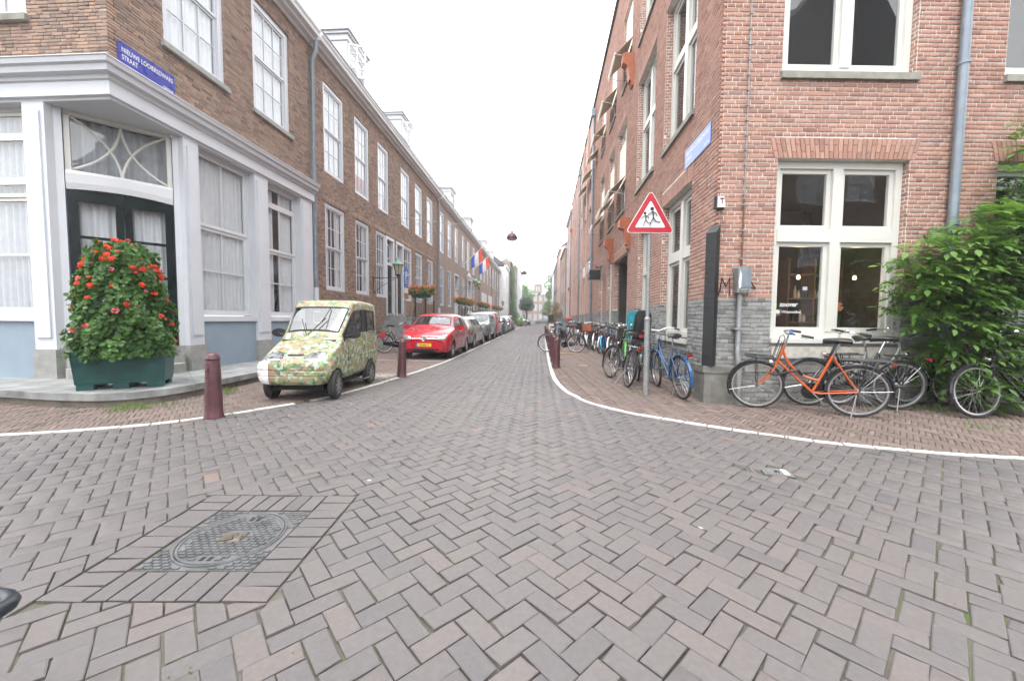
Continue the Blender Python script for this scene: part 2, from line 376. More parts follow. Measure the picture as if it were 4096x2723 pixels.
def text_mesh(body, size, extrude=0.001, align='LEFT', bold=0.0, shear=0.0, sx=1.0):
    cu = bpy.data.curves.new('lettering', 'FONT'); cu.body = body; cu.size = size; cu.extrude = extrude; cu.align_x = align; cu.align_y = 'BOTTOM_BASELINE'
    cu.offset = bold; cu.shear = shear; cu.resolution_u = 3
    ob = bpy.data.objects.new('lettering', cu); col.objects.link(ob)
    dg = bpy.context.evaluated_depsgraph_get(); me = bpy.data.meshes.new_from_object(ob.evaluated_get(dg))
    bpy.data.objects.remove(ob); bpy.data.curves.remove(cu)
    if sx != 1.0:
        for v in me.vertices: v.co.x *= sx
    return me
def lettering(name, body, size, mat, parent, Mw, **kw):
    """Mw: world matrix, x along the writing, y up, z towards the reader"""
    me = text_mesh(body, size, **kw)
    o = link(name, me, mat, parent, WM[parent.name].inverted() @ Mw)
    return o

# ------------------------------------------------------------------ blocks (bricks, pavers) in bulk
BV = np.array([[-1, -1, 0], [1, -1, 0], [1, 1, 0], [-1, 1, 0]], float)
def blocks_arrays(cen, U, V, W, hl, hw, top, bev, depth):
    """cen (n,3); U,V,W unit vectors (n,3); half length/width (n,); W outward; returns verts (n,12,3)"""
    n = len(cen); out = np.empty((n, 12, 3))
    for k in range(4):
        su, sv = BV[k, 0], BV[k, 1]
        out[:, k] = cen + U * (su * (hl - bev))[:, None] + V * (sv * (hw - bev))[:, None] + W * top[:, None]
        out[:, 4 + k] = cen + U * (su * hl)[:, None] + V * (sv * hw)[:, None] + W * (top - bev * 0.7)[:, None]
        out[:, 8 + k] = cen + U * (su * hl)[:, None] + V * (sv * hw)[:, None] + W * (top - depth)[:, None]
    return out
BF = [(0, 1, 2, 3)] + [(4 + k, 4 + (k + 1) % 4, (k + 1) % 4, k) for k in range(4)] + [(8 + k, 8 + (k + 1) % 4, 4 + (k + 1) % 4, 4 + k) for k in range(4)]
BF = np.array(BF)
def blocks_object(name, verts, tints, mat, parent, kind=None):
    n = len(verts)
    inv = np.array(WM[parent.name].inverted()) if parent is not None else np.eye(4)
    v = verts.reshape(-1, 3) @ inv[:3, :3].T + inv[:3, 3]
    f = (BF[None] + (np.arange(n) * 12)[:, None, None]).reshape(-1, 4)
    me = bpy.data.meshes.new(name)
    me.vertices.add(len(v)); me.vertices.foreach_set('co', v.ravel())
    me.loops.add(f.size); me.loops.foreach_set('vertex_index', f.ravel().astype(np.int32))
    me.polygons.add(len(f)); me.polygons.foreach_set('loop_start', (np.arange(len(f)) * 4).astype(np.int32))
    try: me.polygons.foreach_set('loop_total', np.full(len(f), 4, np.int32))
    except Exception: pass
    at = me.attributes.new('tint', 'FLOAT', 'FACE'); at.data.foreach_set('value', np.repeat(tints, 9).astype(np.float32))
    me.update(calc_edges=True); me.validate()
    o = link(name, me, mat, parent)
    if kind: o['kind'] = kind
    return o
def split_blocks(piece, rest, verts, tints, mat, parent, limit=300):
    """the blocks that show largest become objects of their own, the others one object"""
    cen = verts.mean(axis=1)
    ln = np.linalg.norm(verts[:, 5] - verts[:, 4], axis=1); wd = np.linalg.norm(verts[:, 7] - verts[:, 4], axis=1)
    sc = np.array([px_size(c, 1.0) for c in cen]) ** 2 * ln * wd
    order = np.argsort(-sc); pick = [i for i in order[:limit] if sc[i] > 0]
    mask = np.ones(len(verts), bool); mask[pick] = False
    for i in pick:
        c = cen[i]; M = Matrix.Translation(c)
        me = bpy.data.meshes.new(piece)
        me.from_pydata((verts[i] - c).tolist(), [], BF.tolist())
        at = me.attributes.new('tint', 'FLOAT', 'FACE'); at.data.foreach_set('value', np.full(9, tints[i], np.float32))
        link(piece, me, mat, parent, WM[parent.name].inverted() @ M)
    if mask.any(): return blocks_object(rest, verts[mask], tints[mask], mat, parent, 'stuff')

def free_runs(s0, s1, z0, z1, openings):
    runs = [(s0, s1)]
    for (a, b, c, d) in openings:
        if d <= z0 + 1e-4 or c >= z1 - 1e-4: continue
        nr = []
        for (p, q) in runs:
            if b <= p or a >= q: nr.append((p, q)); continue
            if a > p: nr.append((p, a))
            if b < q: nr.append((b, q))
        runs = nr
    return runs
def lay_bricks(F, s0, s1, z0, z1, openings, L=0.21, Hc=0.0625, J=0.010, rough=0.0015, proud=0.006, d=0.0, bond='cross', seed=1):
    """rows of bricks on a facade between openings; returns verts, tints"""
    rg = np.random.default_rng(seed); C = []; HL = []; HW = []
    nc = int(round((z1 - z0) / Hc)); Hc = (z1 - z0) / nc
    for r in range(nc):
        za, zb = z0 + r * Hc, z0 + (r + 1) * Hc
        head = (r % 2 == 1)
        step = (L + J) / 2 if head else (L + J)
        off = (L + J) / 4 if head else ((L + J) / 2 if (r % 4 == 2) else 0)
        if bond == 'wild': off = rg.uniform(0, L)
        for (p, q) in free_runs(s0, s1, za, zb, openings):
            x = p; edges = [p]
            k = math.floor((p - s0 - off) / step) + 1
            if bond == 'wild':
                x = p
                while x < q - 0.06:
                    x += rg.choice([L + J, L + J, (L + J) / 2, (L + J) * 0.75]); 
                    if x < q - 0.05: edges.append(x)
            else:
                x = s0 + off + k * step
                while x < q - 0.03:
                    if x - edges[-1] > 0.03: edges.append(x)
                    x += step
            edges.append(q)
            for a, b in zip(edges[:-1], edges[1:]):
                if b - a < 0.02: continue
                C.append(((a + b) / 2, (za + zb) / 2)); HL.append((b - a - J) / 2); HW.append((Hc - J) / 2)
    C = np.array(C); n = len(C)
    if n == 0: return np.zeros((0, 12, 3)), np.zeros(0)
    HL = np.array(HL) + rg.normal(0, rough, n); HW = np.array(HW) + rg.normal(0, rough * 0.6, n)
    o = np.array(F.o); u = np.array(F.u); nn = np.array(F.n)
    cen = np.zeros((n, 3)); cen[:, :2] = o + u * C[:, :1] + nn * d; cen[:, 2] = C[:, 1] + rg.normal(0, rough * 0.5, n)
    tl = rg.normal(0, 0.012 if rough > 0.002 else 0.004, n)
    U = np.zeros((n, 3)); U[:, :2] = u; U[:, 2] = tl
    V = np.zeros((n, 3)); V[:, 2] = 1; V[:, :2] = -u * tl[:, None]
    W = np.zeros((n, 3)); W[:, :2] = nn
    v = blocks_arrays(cen, U, V, W, HL, HW, rg.normal(proud, rough * 0.8, n), min(0.004, J * 0.4), proud + 0.012)
    return v, np.clip(rg.beta(2.2, 2.2, n), 0, 1)
def wall_cells(mb, F, s0, s1, z0, z1, openings, d=0.0, thick=0.12):
    ss = sorted({s0, s1, *[min(max(a, s0), s1) for o in openings for a in o[:2]]}); zs = sorted({z0, z1, *[min(max(a, z0), z1) for o in openings for a in o[2:]]})
    for a, b in zip(ss[:-1], ss[1:]):
        run = None
        for c, e in zip(zs[:-1], zs[1:]):
            m = ((a + b) / 2, (c + e) / 2)
            solid = not any(o[0] < m[0] < o[1] and o[2] < m[1] < o[3] for o in openings)
            if solid: run = (run[0], e) if run else (c, e)
            if (not solid or e == zs[-1]) and run:
                mb.fbox(F, a, b, d - thick, d, run[0], run[1]); run = None
    return mb
def uv_metres(o, F=None):
    """uv map in metres from the dominant direction of each face"""
    me = o.data; uv = me.uv_layers.new(name='metres'); M = WM[o.name]
    for p in me.polygons:
        n = M.to_3x3() @ p.normal
        for li in p.loop_indices:
            w = M @ me.vertices[me.loops[li].vertex_index].co
            if abs(n.z) > 0.8: uv.data[li].uv = (w.x, w.y)
            elif abs(n.x) > abs(n.y): uv.data[li].uv = (w.y, w.z)
            else: uv.data[li].uv = (w.x, w.z)
    return o
def copy_tree(o, parent=None):
    c = o.copy(); col.objects.link(c)
    if parent is not None: c.parent = parent
    for ch in KIDS.get(o.name, []): copy_tree(ch, c)
    return c
# ------------------------------------------------------------------ ground: road, pavements, kerbs
KL = [(-13, 3.15), (-9, 3.3), (-6.6, 3.5), (-5.69, 3.66), (-5.11, 3.88), (-4.5, 4.22), (-3.95, 4.85), (-3.42, 5.75), (-3.15, 6.85), (-2.98, 8.1), (-2.82, 9.6), (-2.70, 11.7), (-2.68, 16), (-2.68, 24), (-2.7, 40), (-2.7, 75)]
KR = [(12, 3.75), (8, 3.82), (5.6, 3.88), (4.64, 3.92), (3.85, 4.02), (3.07, 4.25), (2.35, 4.61), (1.77, 4.99), (1.22, 5.42), (0.74, 6.14), (0.44, 7.5), (0.36, 9.7), (0.38, 13.8), (0.5, 24), (0.8, 40), (1.4, 75)]
def smooth_line(pts, step):
    P = [Vector(p) for p in pts]; out = []
    for i in range(len(P) - 1):
        p0 = P[max(0, i - 1)]; p1 = P[i]; p2 = P[i + 1]; p3 = P[min(len(P) - 1, i + 2)]
        n = max(2, int((p2 - p1).length / 0.05))
        for k in range(n):
            t = k / n
            m1 = (p2 - p0) / max(1e-6, (p2 - p1).length + (p1 - p0).length) * (p2 - p1).length
            m2 = (p3 - p1) / max(1e-6, (p3 - p2).length + (p2 - p1).length) * (p2 - p1).length
            h = lambda t: None
            a = 2*t**3 - 3*t**2 + 1; b = t**3 - 2*t**2 + t; c = -2*t**3 + 3*t**2; d = t**3 - t**2
            out.append(p1 * a + m1 * b + p2 * c + m2 * d)
    out.append(P[-1])
    res = [out[0]]; acc = 0.0
    for a, b in zip(out[:-1], out[1:]):
        acc += (b - a).length
        if acc >= step: res.append(b); acc = 0.0
    return res
kl = smooth_line(KL, 0.238); kr = smooth_line(KR, 0.238)
kl_c = smooth_line(KL, 0.45); kr_c = smooth_line(KR, 0.45)
kl_c = [p for i, p in enumerate(kl_c) if p.y < 12 or i % 12 == 0] + [Vector(KL[-1])]; kr_c = [p for i, p in enumerate(kr_c) if p.y < 12 or i % 12 == 0] + [Vector(KR[-1])]
kla = np.array([tuple(p) for p in kl_c]); kra = np.array([tuple(p) for p in kr_c])
road_poly = np.array([(-13, -6)] + [tuple(p) for p in kl_c] + [tuple(p) for p in kr_c[::-1]] + [(12, -6)])
def inside(poly, P):
    x, y = P[:, 0], P[:, 1]; r = np.zeros(len(P), bool); n = len(poly); j = n - 1
    for i in range(n):
        xi, yi = poly[i]; xj, yj = poly[j]
        if yi != yj:
            c = ((yi > y) != (yj > y)) & (x < (xj - xi) * (y - yi) / (yj - yi) + xi); r ^= c
        j = i
    return r
def dist_poly(line, P):
    """distance to a polyline, and index of the nearest segment"""
    best = np.full(len(P), 1e9); idx = np.zeros(len(P), int)
    for i in range(len(line) - 1):
        a, b = line[i], line[i + 1]; ab = b - a
        t = np.clip(((P - a) @ ab) / (ab @ ab), 0, 1); d = np.linalg.norm(P - (a + t[:, None] * ab), axis=1)
        m = d < best; best[m] = d[m]; idx[m] = i
    return best, idx
FR_O = (2.66, 6.05)                                   # corner of the red brick building
RF = Fac(FR_O, (math.cos(R(4.4)), math.sin(R(4.4))), (math.sin(R(4.4)), -math.cos(R(4.4))))   # its front
RS = Fac(FR_O, (math.sin(R(1.3)), math.cos(R(1.3))), (-math.cos(R(1.3)), math.sin(R(1.3))))   # its side along the street
XL = -6.95
LS = Fac((XL, 0), (0, 1), (1, 0))                     # left terrace along the street: s = world y
LC = Fac((0, 6.0), (-1, 0), (0, -1))                  # left corner house, face to the cross street: s = -x
right_poly = np.array([tuple(p) for p in kr_c] + [(6.3, 75), (2.66, 6.1), (12, 6.8)])
left_poly = np.array([tuple(p) for p in kl_c] + [(-7.0, 75), (-7.0, 7.4), (-8.2, 6.0), (-13, 6.0)])
def gz(P):
    P = np.atleast_2d(np.asarray(P, float))[:, :2]
    z = np.zeros(len(P)); m = inside(right_poly, P)
    if m.any():
        d, _ = dist_poly(kra, P[m]); z[m] = np.minimum(0.075, 0.032 * np.maximum(0, d - 0.05))
    return z
def gz1(x, y): return float(gz([[x, y]])[0])

def sheet(name, poly_test, x0, x1, y0, y1, step, dz, mat, label=None):
    nx = int((x1 - x0) / step) + 1; ny = int((y1 - y0) / step) + 1
    xs = np.linspace(x0, x1, nx); ys = np.linspace(y0, y1, ny)
    X, Y = np.meshgrid(xs, ys); P = np.stack([X.ravel(), Y.ravel()], 1); Z = gz(P) + dz
    mb = MB(); mb.v = [(P[i, 0], P[i, 1], Z[i]) for i in range(len(P))]
    cx = (P[:, 0].reshape(ny, nx)[:-1, :-1] + (x1 - x0) / (nx - 1) / 2).ravel(); cy = (P[:, 1].reshape(ny, nx)[:-1, :-1] + (y1 - y0) / (ny - 1) / 2).ravel()
    ok = poly_test(np.stack([cx, cy], 1)).reshape(ny - 1, nx - 1)
    for j in range(ny - 1):
        for i in range(nx - 1):
            if ok[j, i]: mb.f.append((j * nx + i, j * nx + i + 1, (j + 1) * nx + i + 1, (j + 1) * nx + i)); mb.t.append(0.5)
    o = mb.build(name, mat); o['kind'] = 'structure'; return o
def far_paving(name, stops):
    m, nt, out = new_mat(name); p = pos(nt)
    n = noise(nt, 3.5, 6, 0.75, vec=p); c = ramp(nt, n.outputs['Fac'], stops)
    n2 = noise(nt, 40, 3, 0.6, vec=p)
    c = mixc(nt, 0.4, c, mixc(nt, n2.outputs['Fac'], (0.5, 0.5, 0.5), (1.5, 1.5, 1.5)), 'MULTIPLY')
    principled(nt, out, c, 0.8, 0, bump(nt, n2.outputs['Fac'], 0.4, 0.01), 0.3); MATS[name] = m
far_paving('paving_far', [(0.3, (0.095, 0.087, 0.088)), (0.7, (0.13, 0.112, 0.108))])
far_paving('paving_far_red', [(0.3, (0.12, 0.092, 0.08)), (0.7, (0.175, 0.13, 0.112))])
g = MB(); g.quad((-600, -300, -0.06), (600, -300, -0.06), (600, 1200, -0.06), (-600, 1200, -0.06)); g = g.build('ground', 'paving_far'); g['kind'] = 'structure'
road = MB().quad((-13, -6, -0.014), (12, -6, -0.014), (12, 8, -0.014), (-13, 8, -0.014)).quad((-4, 8, -0.014), (2, 8, -0.014), (2, 34, -0.014), (-4, 34, -0.014)).build('road', 'joint_soil'); road['kind'] = 'structure'
YP = 33.0
far_road = MB().quad((-2.7, YP, 0.0), (0.65, YP, 0.0), (2.2, 160, 0.0), (-2.7, 160, 0.0)).build('road_surface', 'paving_far', road)
pav_r = sheet('pavement_right', lambda P: inside(right_poly, P) & (P[:, 1] < YP + 2), 0.2, 12.0, 3.6, YP, 0.1, -0.012, 'joint_soil')
pav_l = sheet('pavement_left', lambda P: inside(left_poly, P) & (P[:, 1] < YP + 2), -13, -2.6, 3.0, YP, 0.2, -0.010, 'joint_soil')
MB().quad((0.7, YP, 0.06), (5.0, YP, 0.06), (8, 160, 0.06), (2.2, 160, 0.06)).build('pavement_surface', 'paving_far_red', pav_r)
MB().quad((-7, YP, 0.0), (-2.75, YP, 0.0), (-2.75, 160, 0.0), (-7, 160, 0.0)).build('pavement_surface', 'paving_far_red', pav_l)

MH_C, MH_A, MH_H, MH_R = Vector((-1.76, 2.07)), R(4.5), 0.305, 0.522       # manhole in the road
def mh_local(P):
    d = P - np.array(MH_C); c, s = math.cos(-MH_A), math.sin(-MH_A)
    return np.stack([d[:, 0] * c - d[:, 1] * s, d[:, 0] * s + d[:, 1] * c], 1)
COVERS = [(1.80, 3.385, 0.075, 0.06, R(-8)), (2.05, 3.36, 0.115, 0.085, R(-12))]   # small lids in the road
def herring(x0, x1, y0, y1, a, n, ang):
    """centres and angles of a herringbone of n:1 blocks of width a"""
    c, s = math.cos(ang), math.sin(ang); ext = 0.5 * math.hypot(x1 - x0, y1 - y0); m = int(ext / a) + n + 2
    I, Jn = np.meshgrid(np.arange(-m, m), np.arange(-m, m)); I = I.ravel(); Jn = Jn.ravel()
    d = (I - Jn) % (2 * n)
    h = d == 0; v = d == 2 * n - 1
    cx = np.concatenate([(I[h] + n / 2) * a, (I[v] + 0.5) * a]); cy = np.concatenate([(Jn[h] + 0.5) * a, (Jn[v] + n / 2) * a])
    an = np.concatenate([np.zeros(h.sum()), np.full(v.sum(), math.pi / 2)]) + ang
    mx, my = (x0 + x1) / 2, (y0 + y1) / 2
    X = cx * c - cy * s + mx; Y = cx * s + cy * c + my
    k = (X > x0) & (X < x1) & (Y > y0) & (Y < y1)
    return np.stack([X[k], Y[k]], 1), an[k]
def clip_poly(poly, p, nrm):
    """keep the side where (q-p).nrm > 0"""
    out = []
    for i in range(len(poly)):
        a, b = poly[i], poly[(i + 1) % len(poly)]; da = (a - p) @ nrm; db = (b - p) @ nrm
        if da >= 0: out.append(a)
        if (da >= 0) != (db >= 0): out.append(a + (b - a) * (da / (da - db)))
    return out
def area(poly):
    return 0.5 * abs(sum(poly[i][0] * poly[(i + 1) % len(poly)][1] - poly[(i + 1) % len(poly)][0] * poly[i][1] for i in range(len(poly))))
def pave(P, A, L, Wd, line, poly, mat, parent, holes=(), seed=3, J=0.0066, jit=1.0, limit=300):
    rg = np.random.default_rng(seed)
    ins = inside(poly, P); d, idx = dist_poly(line, P)
    near = d < L / 2 + 0.06; keep = ins & ~near; cut = near & (ins | (d < 0.03))
    mh = None; cutm = np.zeros(len(P), bool)
    if holes:
        q = mh_local(P); r = np.max(np.abs(q), axis=1)
        keep &= ~(r < MH_R + 0.11); cutm = ins & ~near & (r >= MH_R - 0.07) & (r < MH_R + 0.11)
    for (hx, hy, hw, hh, ha) in (COVERS if holes else ()):
        dx = np.abs(P[:, 0] - hx); dy = np.abs(P[:, 1] - hy); keep &= ~((dx < hw + 0.03) & (dy < hh + 0.03))
    Pk, Ak = P[keep], A[keep]; n = len(Pk)
    Ak = Ak + rg.normal(0, 0.012 * jit, n)
    U = np.stack([np.cos(Ak), np.sin(Ak), rg.normal(0, 0.012 * jit, n)], 1); V = np.stack([-np.sin(Ak), np.cos(Ak), rg.normal(0, 0.018 * jit, n)], 1)
    W = np.cross(U, V)
    cen = np.zeros((n, 3)); cen[:, :2] = Pk + rg.normal(0, 0.0016 * jit, (n, 2)); cen[:, 2] = gz(Pk) + 0.5 * 0.012 * np.sin(Pk[:, 0] * 1.9 + 1) * np.sin(Pk[:, 1] * 1.4) * jit
    hl = np.full(n, (L - J) / 2) + rg.normal(0, 0.0016, n); hw = np.full(n, (Wd - J) / 2) + rg.normal(0, 0.0014, n)
    vb = blocks_arrays(cen, U, V, W, hl, hw, rg.normal(0, 0.0016 * jit, n), 0.0045, 0.03)
    # chipped and worn corners
    ch = rg.random((n, 4)) < 0.16
    for k in range(4):
        m = ch[:, k]; am = rg.uniform(0.004, 0.016, m.sum())[:, None]
        dirc = (cen[m] - vb[m, k]); dirc /= np.linalg.norm(dirc, axis=1)[:, None]
        vb[m, k] += dirc * am; vb[m, 4 + k] += dirc * am * 0.8
    ti = np.clip(rg.normal(0.5, 0.2, n) + 0.12 * np.sin(Pk[:, 0] * 0.7 + Pk[:, 1] * 0.5), 0, 0.9); ti[rg.random(n) < 0.012] = 1.0
    split_blocks('paver', 'paving_blocks', vb, ti, mat, parent, limit)
    mb = MB(); sel = np.nonzero(cut | cutm)[0]; zsel = dict(zip(sel.tolist(), gz(P[sel]).tolist())) if len(sel) else {}
    segn = []
    mids = (line[:-1] + line[1:]) / 2; tt = line[1:] - line[:-1]; tt = tt / np.linalg.norm(tt, axis=1)[:, None]; nn_ = np.stack([-tt[:, 1], tt[:, 0]], 1)
    nn_ = np.where(inside(poly, mids + nn_ * 0.15)[:, None], nn_, -nn_)
    for i in sel:
        c, s = math.cos(A[i]), math.sin(A[i]); u = np.array([c, s]); w = np.array([-s, c]); hL, hW = (L - J) / 2, (Wd - J) / 2
        pl = [P[i] - u * hL - w * hW, P[i] + u * hL - w * hW, P[i] + u * hL + w * hW, P[i] - u * hL + w * hW]
        if cut[i]:
            nr = nn_[idx[i]]; pl = clip_poly(pl, mids[idx[i]] + nr * 0.05, nr)
        if cutm[i]:
            ql = mh_local(np.atleast_2d(P[i]))[0]; ax = 0 if abs(ql[0]) > abs(ql[1]) else 1; sg = math.copysign(1, ql[ax])
            nr = np.array([math.cos(MH_A), math.sin(MH_A)]) * sg if ax == 0 else np.array([-math.sin(MH_A), math.cos(MH_A)]) * sg
            pl = clip_poly(pl, np.array(MH_C) + nr * (MH_R + 0.006), nr)
        if len(pl) < 3 or area(pl) < 0.0012: continue
        ce = sum(pl) / len(pl); z = zsel[int(i)] + rg.normal(0, 0.0015); k = len(pl)
        vs = [(*(ce + (p - ce) * 0.955), z) for p in pl] + [(*p, z - 0.003) for p in pl] + [(*p, z - 0.03) for p in pl]
        fs = [tuple(range(k))] + [(k + j, k + (j + 1) % k, (j + 1) % k, j) for j in range(k)] + [(2 * k + j, 2 * k + (j + 1) % k, k + (j + 1) % k, k + j) for j in range(k)]
        mb.add(vs, fs, float(np.clip(rg.normal(0.5, 0.2), 0, 0.9)))
    if mb.v: mb.build('cut_paving_blocks', mat, parent, tint=True)['kind'] = 'stuff'
P1, A1 = herring(-12, 10, -0.8, 7.2, 0.1035, 2, R(45))
P2, A2 = herring(-12, 10, -0.8, 2 * YP - 7.2, 0.1035, 2, R(45))
k = (P2[:, 0] > -4.2) & (P2[:, 0] < 1.5) | (P2[:, 1] < 7.2); k &= P2[:, 1] < YP
pave(P2[k], A2[k], 0.207, 0.1035, np.concatenate([kla, kra[::-1]]), road_poly, 'paver_grey', road, holes=(1,), seed=3)
P3, A3 = herring(-0.6, 9.8, 3.5, YP, 0.0515, 4, R(49)); k = inside(right_poly, P3)
d3, _ = dist_poly(kra, P3); k |= d3 < 0.05
pave(P3[k], A3[k], 0.206, 0.0515, kra, right_poly, 'paver_red', pav_r, seed=5, J=0.006, jit=0.8)
P4, A4 = herring(-11, -2.4, 3.0, 26, 0.0515, 4, R(41)); k = inside(left_poly, P4)
d4, _ = dist_poly(kla, P4); k |= d4 < 0.05
pave(P4[k], A4[k], 0.206, 0.0515, kla, left_poly, 'paver_red', pav_l, seed=6, J=0.006, jit=0.9)
far_l = MB().quad((-7, 26, 0.001), (-2.75, 26, 0.001), (-2.75, YP, 0.001), (-7, YP, 0.001)).build('pavement_surface', 'paving_far_red', pav_l)
# kerbs: white painted stones, flush
def kerb(line, name, worn):
    root = thing(name, None, None, (line[0][0], line[0][1], 0), kind='structure')
    rg = np.random.default_rng(11 if worn else 12); C = []; U = []; HL = []; far = MB()
    for a, b in zip(line[:-1], line[1:]):
        m = (a + b) / 2; t = (b - a)
        if m.y > 27: 
            n = Vector((-t.y, t.x)).normalized() * 0.05; z = 0.012
            far.quad((*(a - n), z), (*(b - n), z), (*(b + n), z), (*(a + n), z)); continue
        if worn and rg.random() < 0.04 and m.y < 6: continue
        C.append((m.x, m.y, 0.0)); U.append((t.x / t.length, t.y / t.length, 0)); HL.append(t.length / 2 - 0.007)
    C = np.array(C); U = np.array(U); V = np.stack([-U[:, 1], U[:, 0], np.zeros(len(U))], 1); W = np.cross(U, V); n = len(C)
    v = blocks_arrays(C, U, V, W, np.array(HL), np.full(n, 0.044) + rg.normal(0, 0.003, n), rg.normal(0.009, 0.002, n), 0.006, 0.04)
    split_blocks('kerb_stone', 'kerb_stones', v, rg.random(n), 'line_white', root, 300)
    far.build('kerb_line', 'line_white', root)
kerb(kl, 'kerb_left', True); kerb(kr, 'kerb_right', False)
# ring of blocks round the manhole
mh = thing('manhole_cover', 'square cast iron manhole frame with round patterned lid in the road', 'manhole cover', (MH_C.x, MH_C.y, 0), MH_A)
C = []; Ux = []; hl = []; hw = []
rg = np.random.default_rng(21)
nb = 6; w = 2 * MH_H / nb
for k in range(nb):
    o = -MH_H + (k + 0.5) * w
    for sg in (-1, 1):
        C.append((o, sg * (MH_H + 0.108))); Ux.append((0, 1)); hl.append(0.1); hw.append(w / 2 - 0.005)
for k in range(10):
    o = -MH_R + (k + 0.5) * 2 * MH_R / 10
    for sg in (-1, 1):
        C.append((sg * (MH_H + 0.108), o)); Ux.append((1, 0)); hl.append(0.1); hw.append(MH_R / 10 - 0.005)
C = np.array(C); Ux = np.array(Ux, float); ca, sa = math.cos(MH_A), math.sin(MH_A); Rm = np.array([[ca, -sa], [sa, ca]])
n = len(C); cen = np.zeros((n, 3)); cen[:, :2] = C @ Rm.T + np.array(MH_C); U = np.zeros((n, 3)); U[:, :2] = Ux @ Rm.T
U[:, 2] = rg.normal(0, 0.015, n); V = np.stack([-U[:, 1], U[:, 0], rg.normal(0, 0.015, n)], 1); W = np.cross(U, V)
split_blocks('paver', 'paving_blocks', blocks_arrays(cen, U, V, W, np.array(hl), np.array(hw), rg.normal(0, 0.002, n), 0.004, 0.03), np.clip(rg.normal(0.5, 0.18, n), 0, 0.9), 'paver_grey', road, 300)
H = MH_H - 0.006
fr = MB(); ring = 0.262
nseg = 48
vs = []; fs = []
for k in range(nseg):
    a = 2 * math.pi * k / nseg; c, s = math.cos(a), math.sin(a); m = H / max(abs(c), abs(s))
    vs += [(ring * c, ring * s, -0.008), (m * c, m * s, -0.008), (m * c, m * s, -0.04)]
for k in range(nseg):
    b = 3 * k; e = 3 * ((k + 1) % nseg); fs += [(b, b + 1, e + 1, e), (b + 1, b + 2, e + 2, e + 1)]
fr.add(vs, fs); fr.lathe([(ring + 0.014, -0.009), (ring + 0.012, 0.0), (ring + 0.004, 0.0), (ring + 0.002, -0.014)], 48, cap=False)
def studs(mb, test, pitch=(0.046, 0.0245), z=0.0):
    r = 0; y = -H + 0.015
    while y < H - 0.012:
        x = -H + 0.024 + (r % 2) * pitch[0] / 2
        while x < H - 0.02:
            if test(x, y):
                a, b = pitch[0] * 0.40, pitch[1] * 0.37
                mb.hexa([(x - a, y - b, z - 0.009), (x + a, y - b, z - 0.009), (x + a, y + b, z - 0.009), (x - a, y + b, z - 0.009), (x - a * .86, y - b * .78, z), (x + a * .86, y - b * .78, z), (x + a * .86, y + b * .78, z), (x - a * .86, y + b * .78, z)])
            x += pitch[0]
        y += pitch[1]; r += 1
studs(fr, lambda x, y: math.hypot(x, y) > ring + 0.03)
fr.build('frame', 'cast_iron', mh, local=True)
lid = MB(); lid.lathe([(0.001, -0.008), (ring - 0.002, -0.008), (ring - 0.001, -0.02)], 48, cap=False)
studs(lid, lambda x, y: math.hypot(x, y) < ring - 0.03 and not (abs(x) < 0.075 and abs(y) < 0.062) and not (abs(abs(y) - 0.2) < 0.03 and abs(x) < 0.05))
lid.lathe([(ring - 0.002, -0.008), (ring - 0.004, 0.0), (ring - 0.014, 0.0), (ring - 0.018, -0.008)], 48, cap=False)
lid_o = lid.build('lid', 'cast_iron', mh, local=True)
MB().box(-H, H, -H, H, -0.06, -0.0125).build('base_plate', 'cast_iron_rust', mh, local=True)
for sg in (-1, 1):
    for sx in (-1, 1): MB().box(sx * 0.02 - 0.012, sx * 0.02 + 0.012, sg * 0.2 - 0.018, sg * 0.2 + 0.018, -0.02, -0.0065).build('lifting_slot', 'dark_void', lid_o, local=True)
lg = MB()
for k in range(6):
    x = -0.062 + k * 0.012; lg.box(x, x + 0.007, -0.05 + k * 0.004, 0.05 - k * 0.004, -0.009, 0.0)
lg.prism([(-0.015, 0.05), (0.065, 0.0), (0.065, 0.05)], -0.009, -0.001).prism([(-0.015, -0.05), (0.065, -0.05), (0.065, 0.0)], -0.009, -0.001).prism([(-0.01, 0.0), (0.045, -0.042), (0.045, 0.042)], -0.009, 0.0)
lg  .build('emblem', 'cast_iron_rust', lid_o, local=True)
for body, x, y in (('T', 0.043, 0.022), ('S', 0.012, -0.012), ('6', 0.05, -0.03)):
    link('letter', text_mesh(body, 0.035, 0.001, bold=0.001), 'cast_iron', lid_o, Matrix.Translation((x, y, 0.0015)))
# small lids and pavement grating
for i, (x, y, hx, hy, an) in enumerate(COVERS):
    t = thing('utility_cover', ['small square cast iron lid in the road, left of the ribbed steel one', 'ribbed pale steel lid with a slot, sunk in the road'][i], 'utility cover', (x, y, 0), an)
    b = MB().box(-hx, hx, -hy, hy, -0.03, -0.001)
    b.build('plate', 'cast_iron_rust' if i == 0 else 'cast_iron', t, local=True)
    r = MB()
    for k in range(9):
        xx = -hx + 0.012 + k * (2 * hx - 0.03) / 8.5; r.box(xx, xx + hx * 0.09, -hy + 0.008, hy - 0.008, -0.001, 0.004)
    r.build('ribs', 'cast_iron' if i == 0 else 'galvanised', t, local=True)
    MB().box(-hx * 0.15, hx * 0.15, -hy * 0.25, hy * 0.25, -0.001, 0.0045).build('slot', 'dark_void', t, local=True)
    if i == 1: MB().box(hx * 0.35, hx * 0.7, -hy * 0.6, hy * 0.75, 0.0, 0.0055).build('bright_plate', 'sign_white', t, local=True)
gp = ground(3080, 1733, 0.03)
t = thing('pavement_grating', 'worn iron grating sunk in the right pavement near the white kerb', 'grating', (gp.x, gp.y, gz1(gp.x, gp.y) + 0.004), R(-25))
MB().box(-0.2, 0.2, -0.07, 0.07, -0.02, 0.0).build('plate', 'cast_iron_rust', t, local=True)
r = MB()
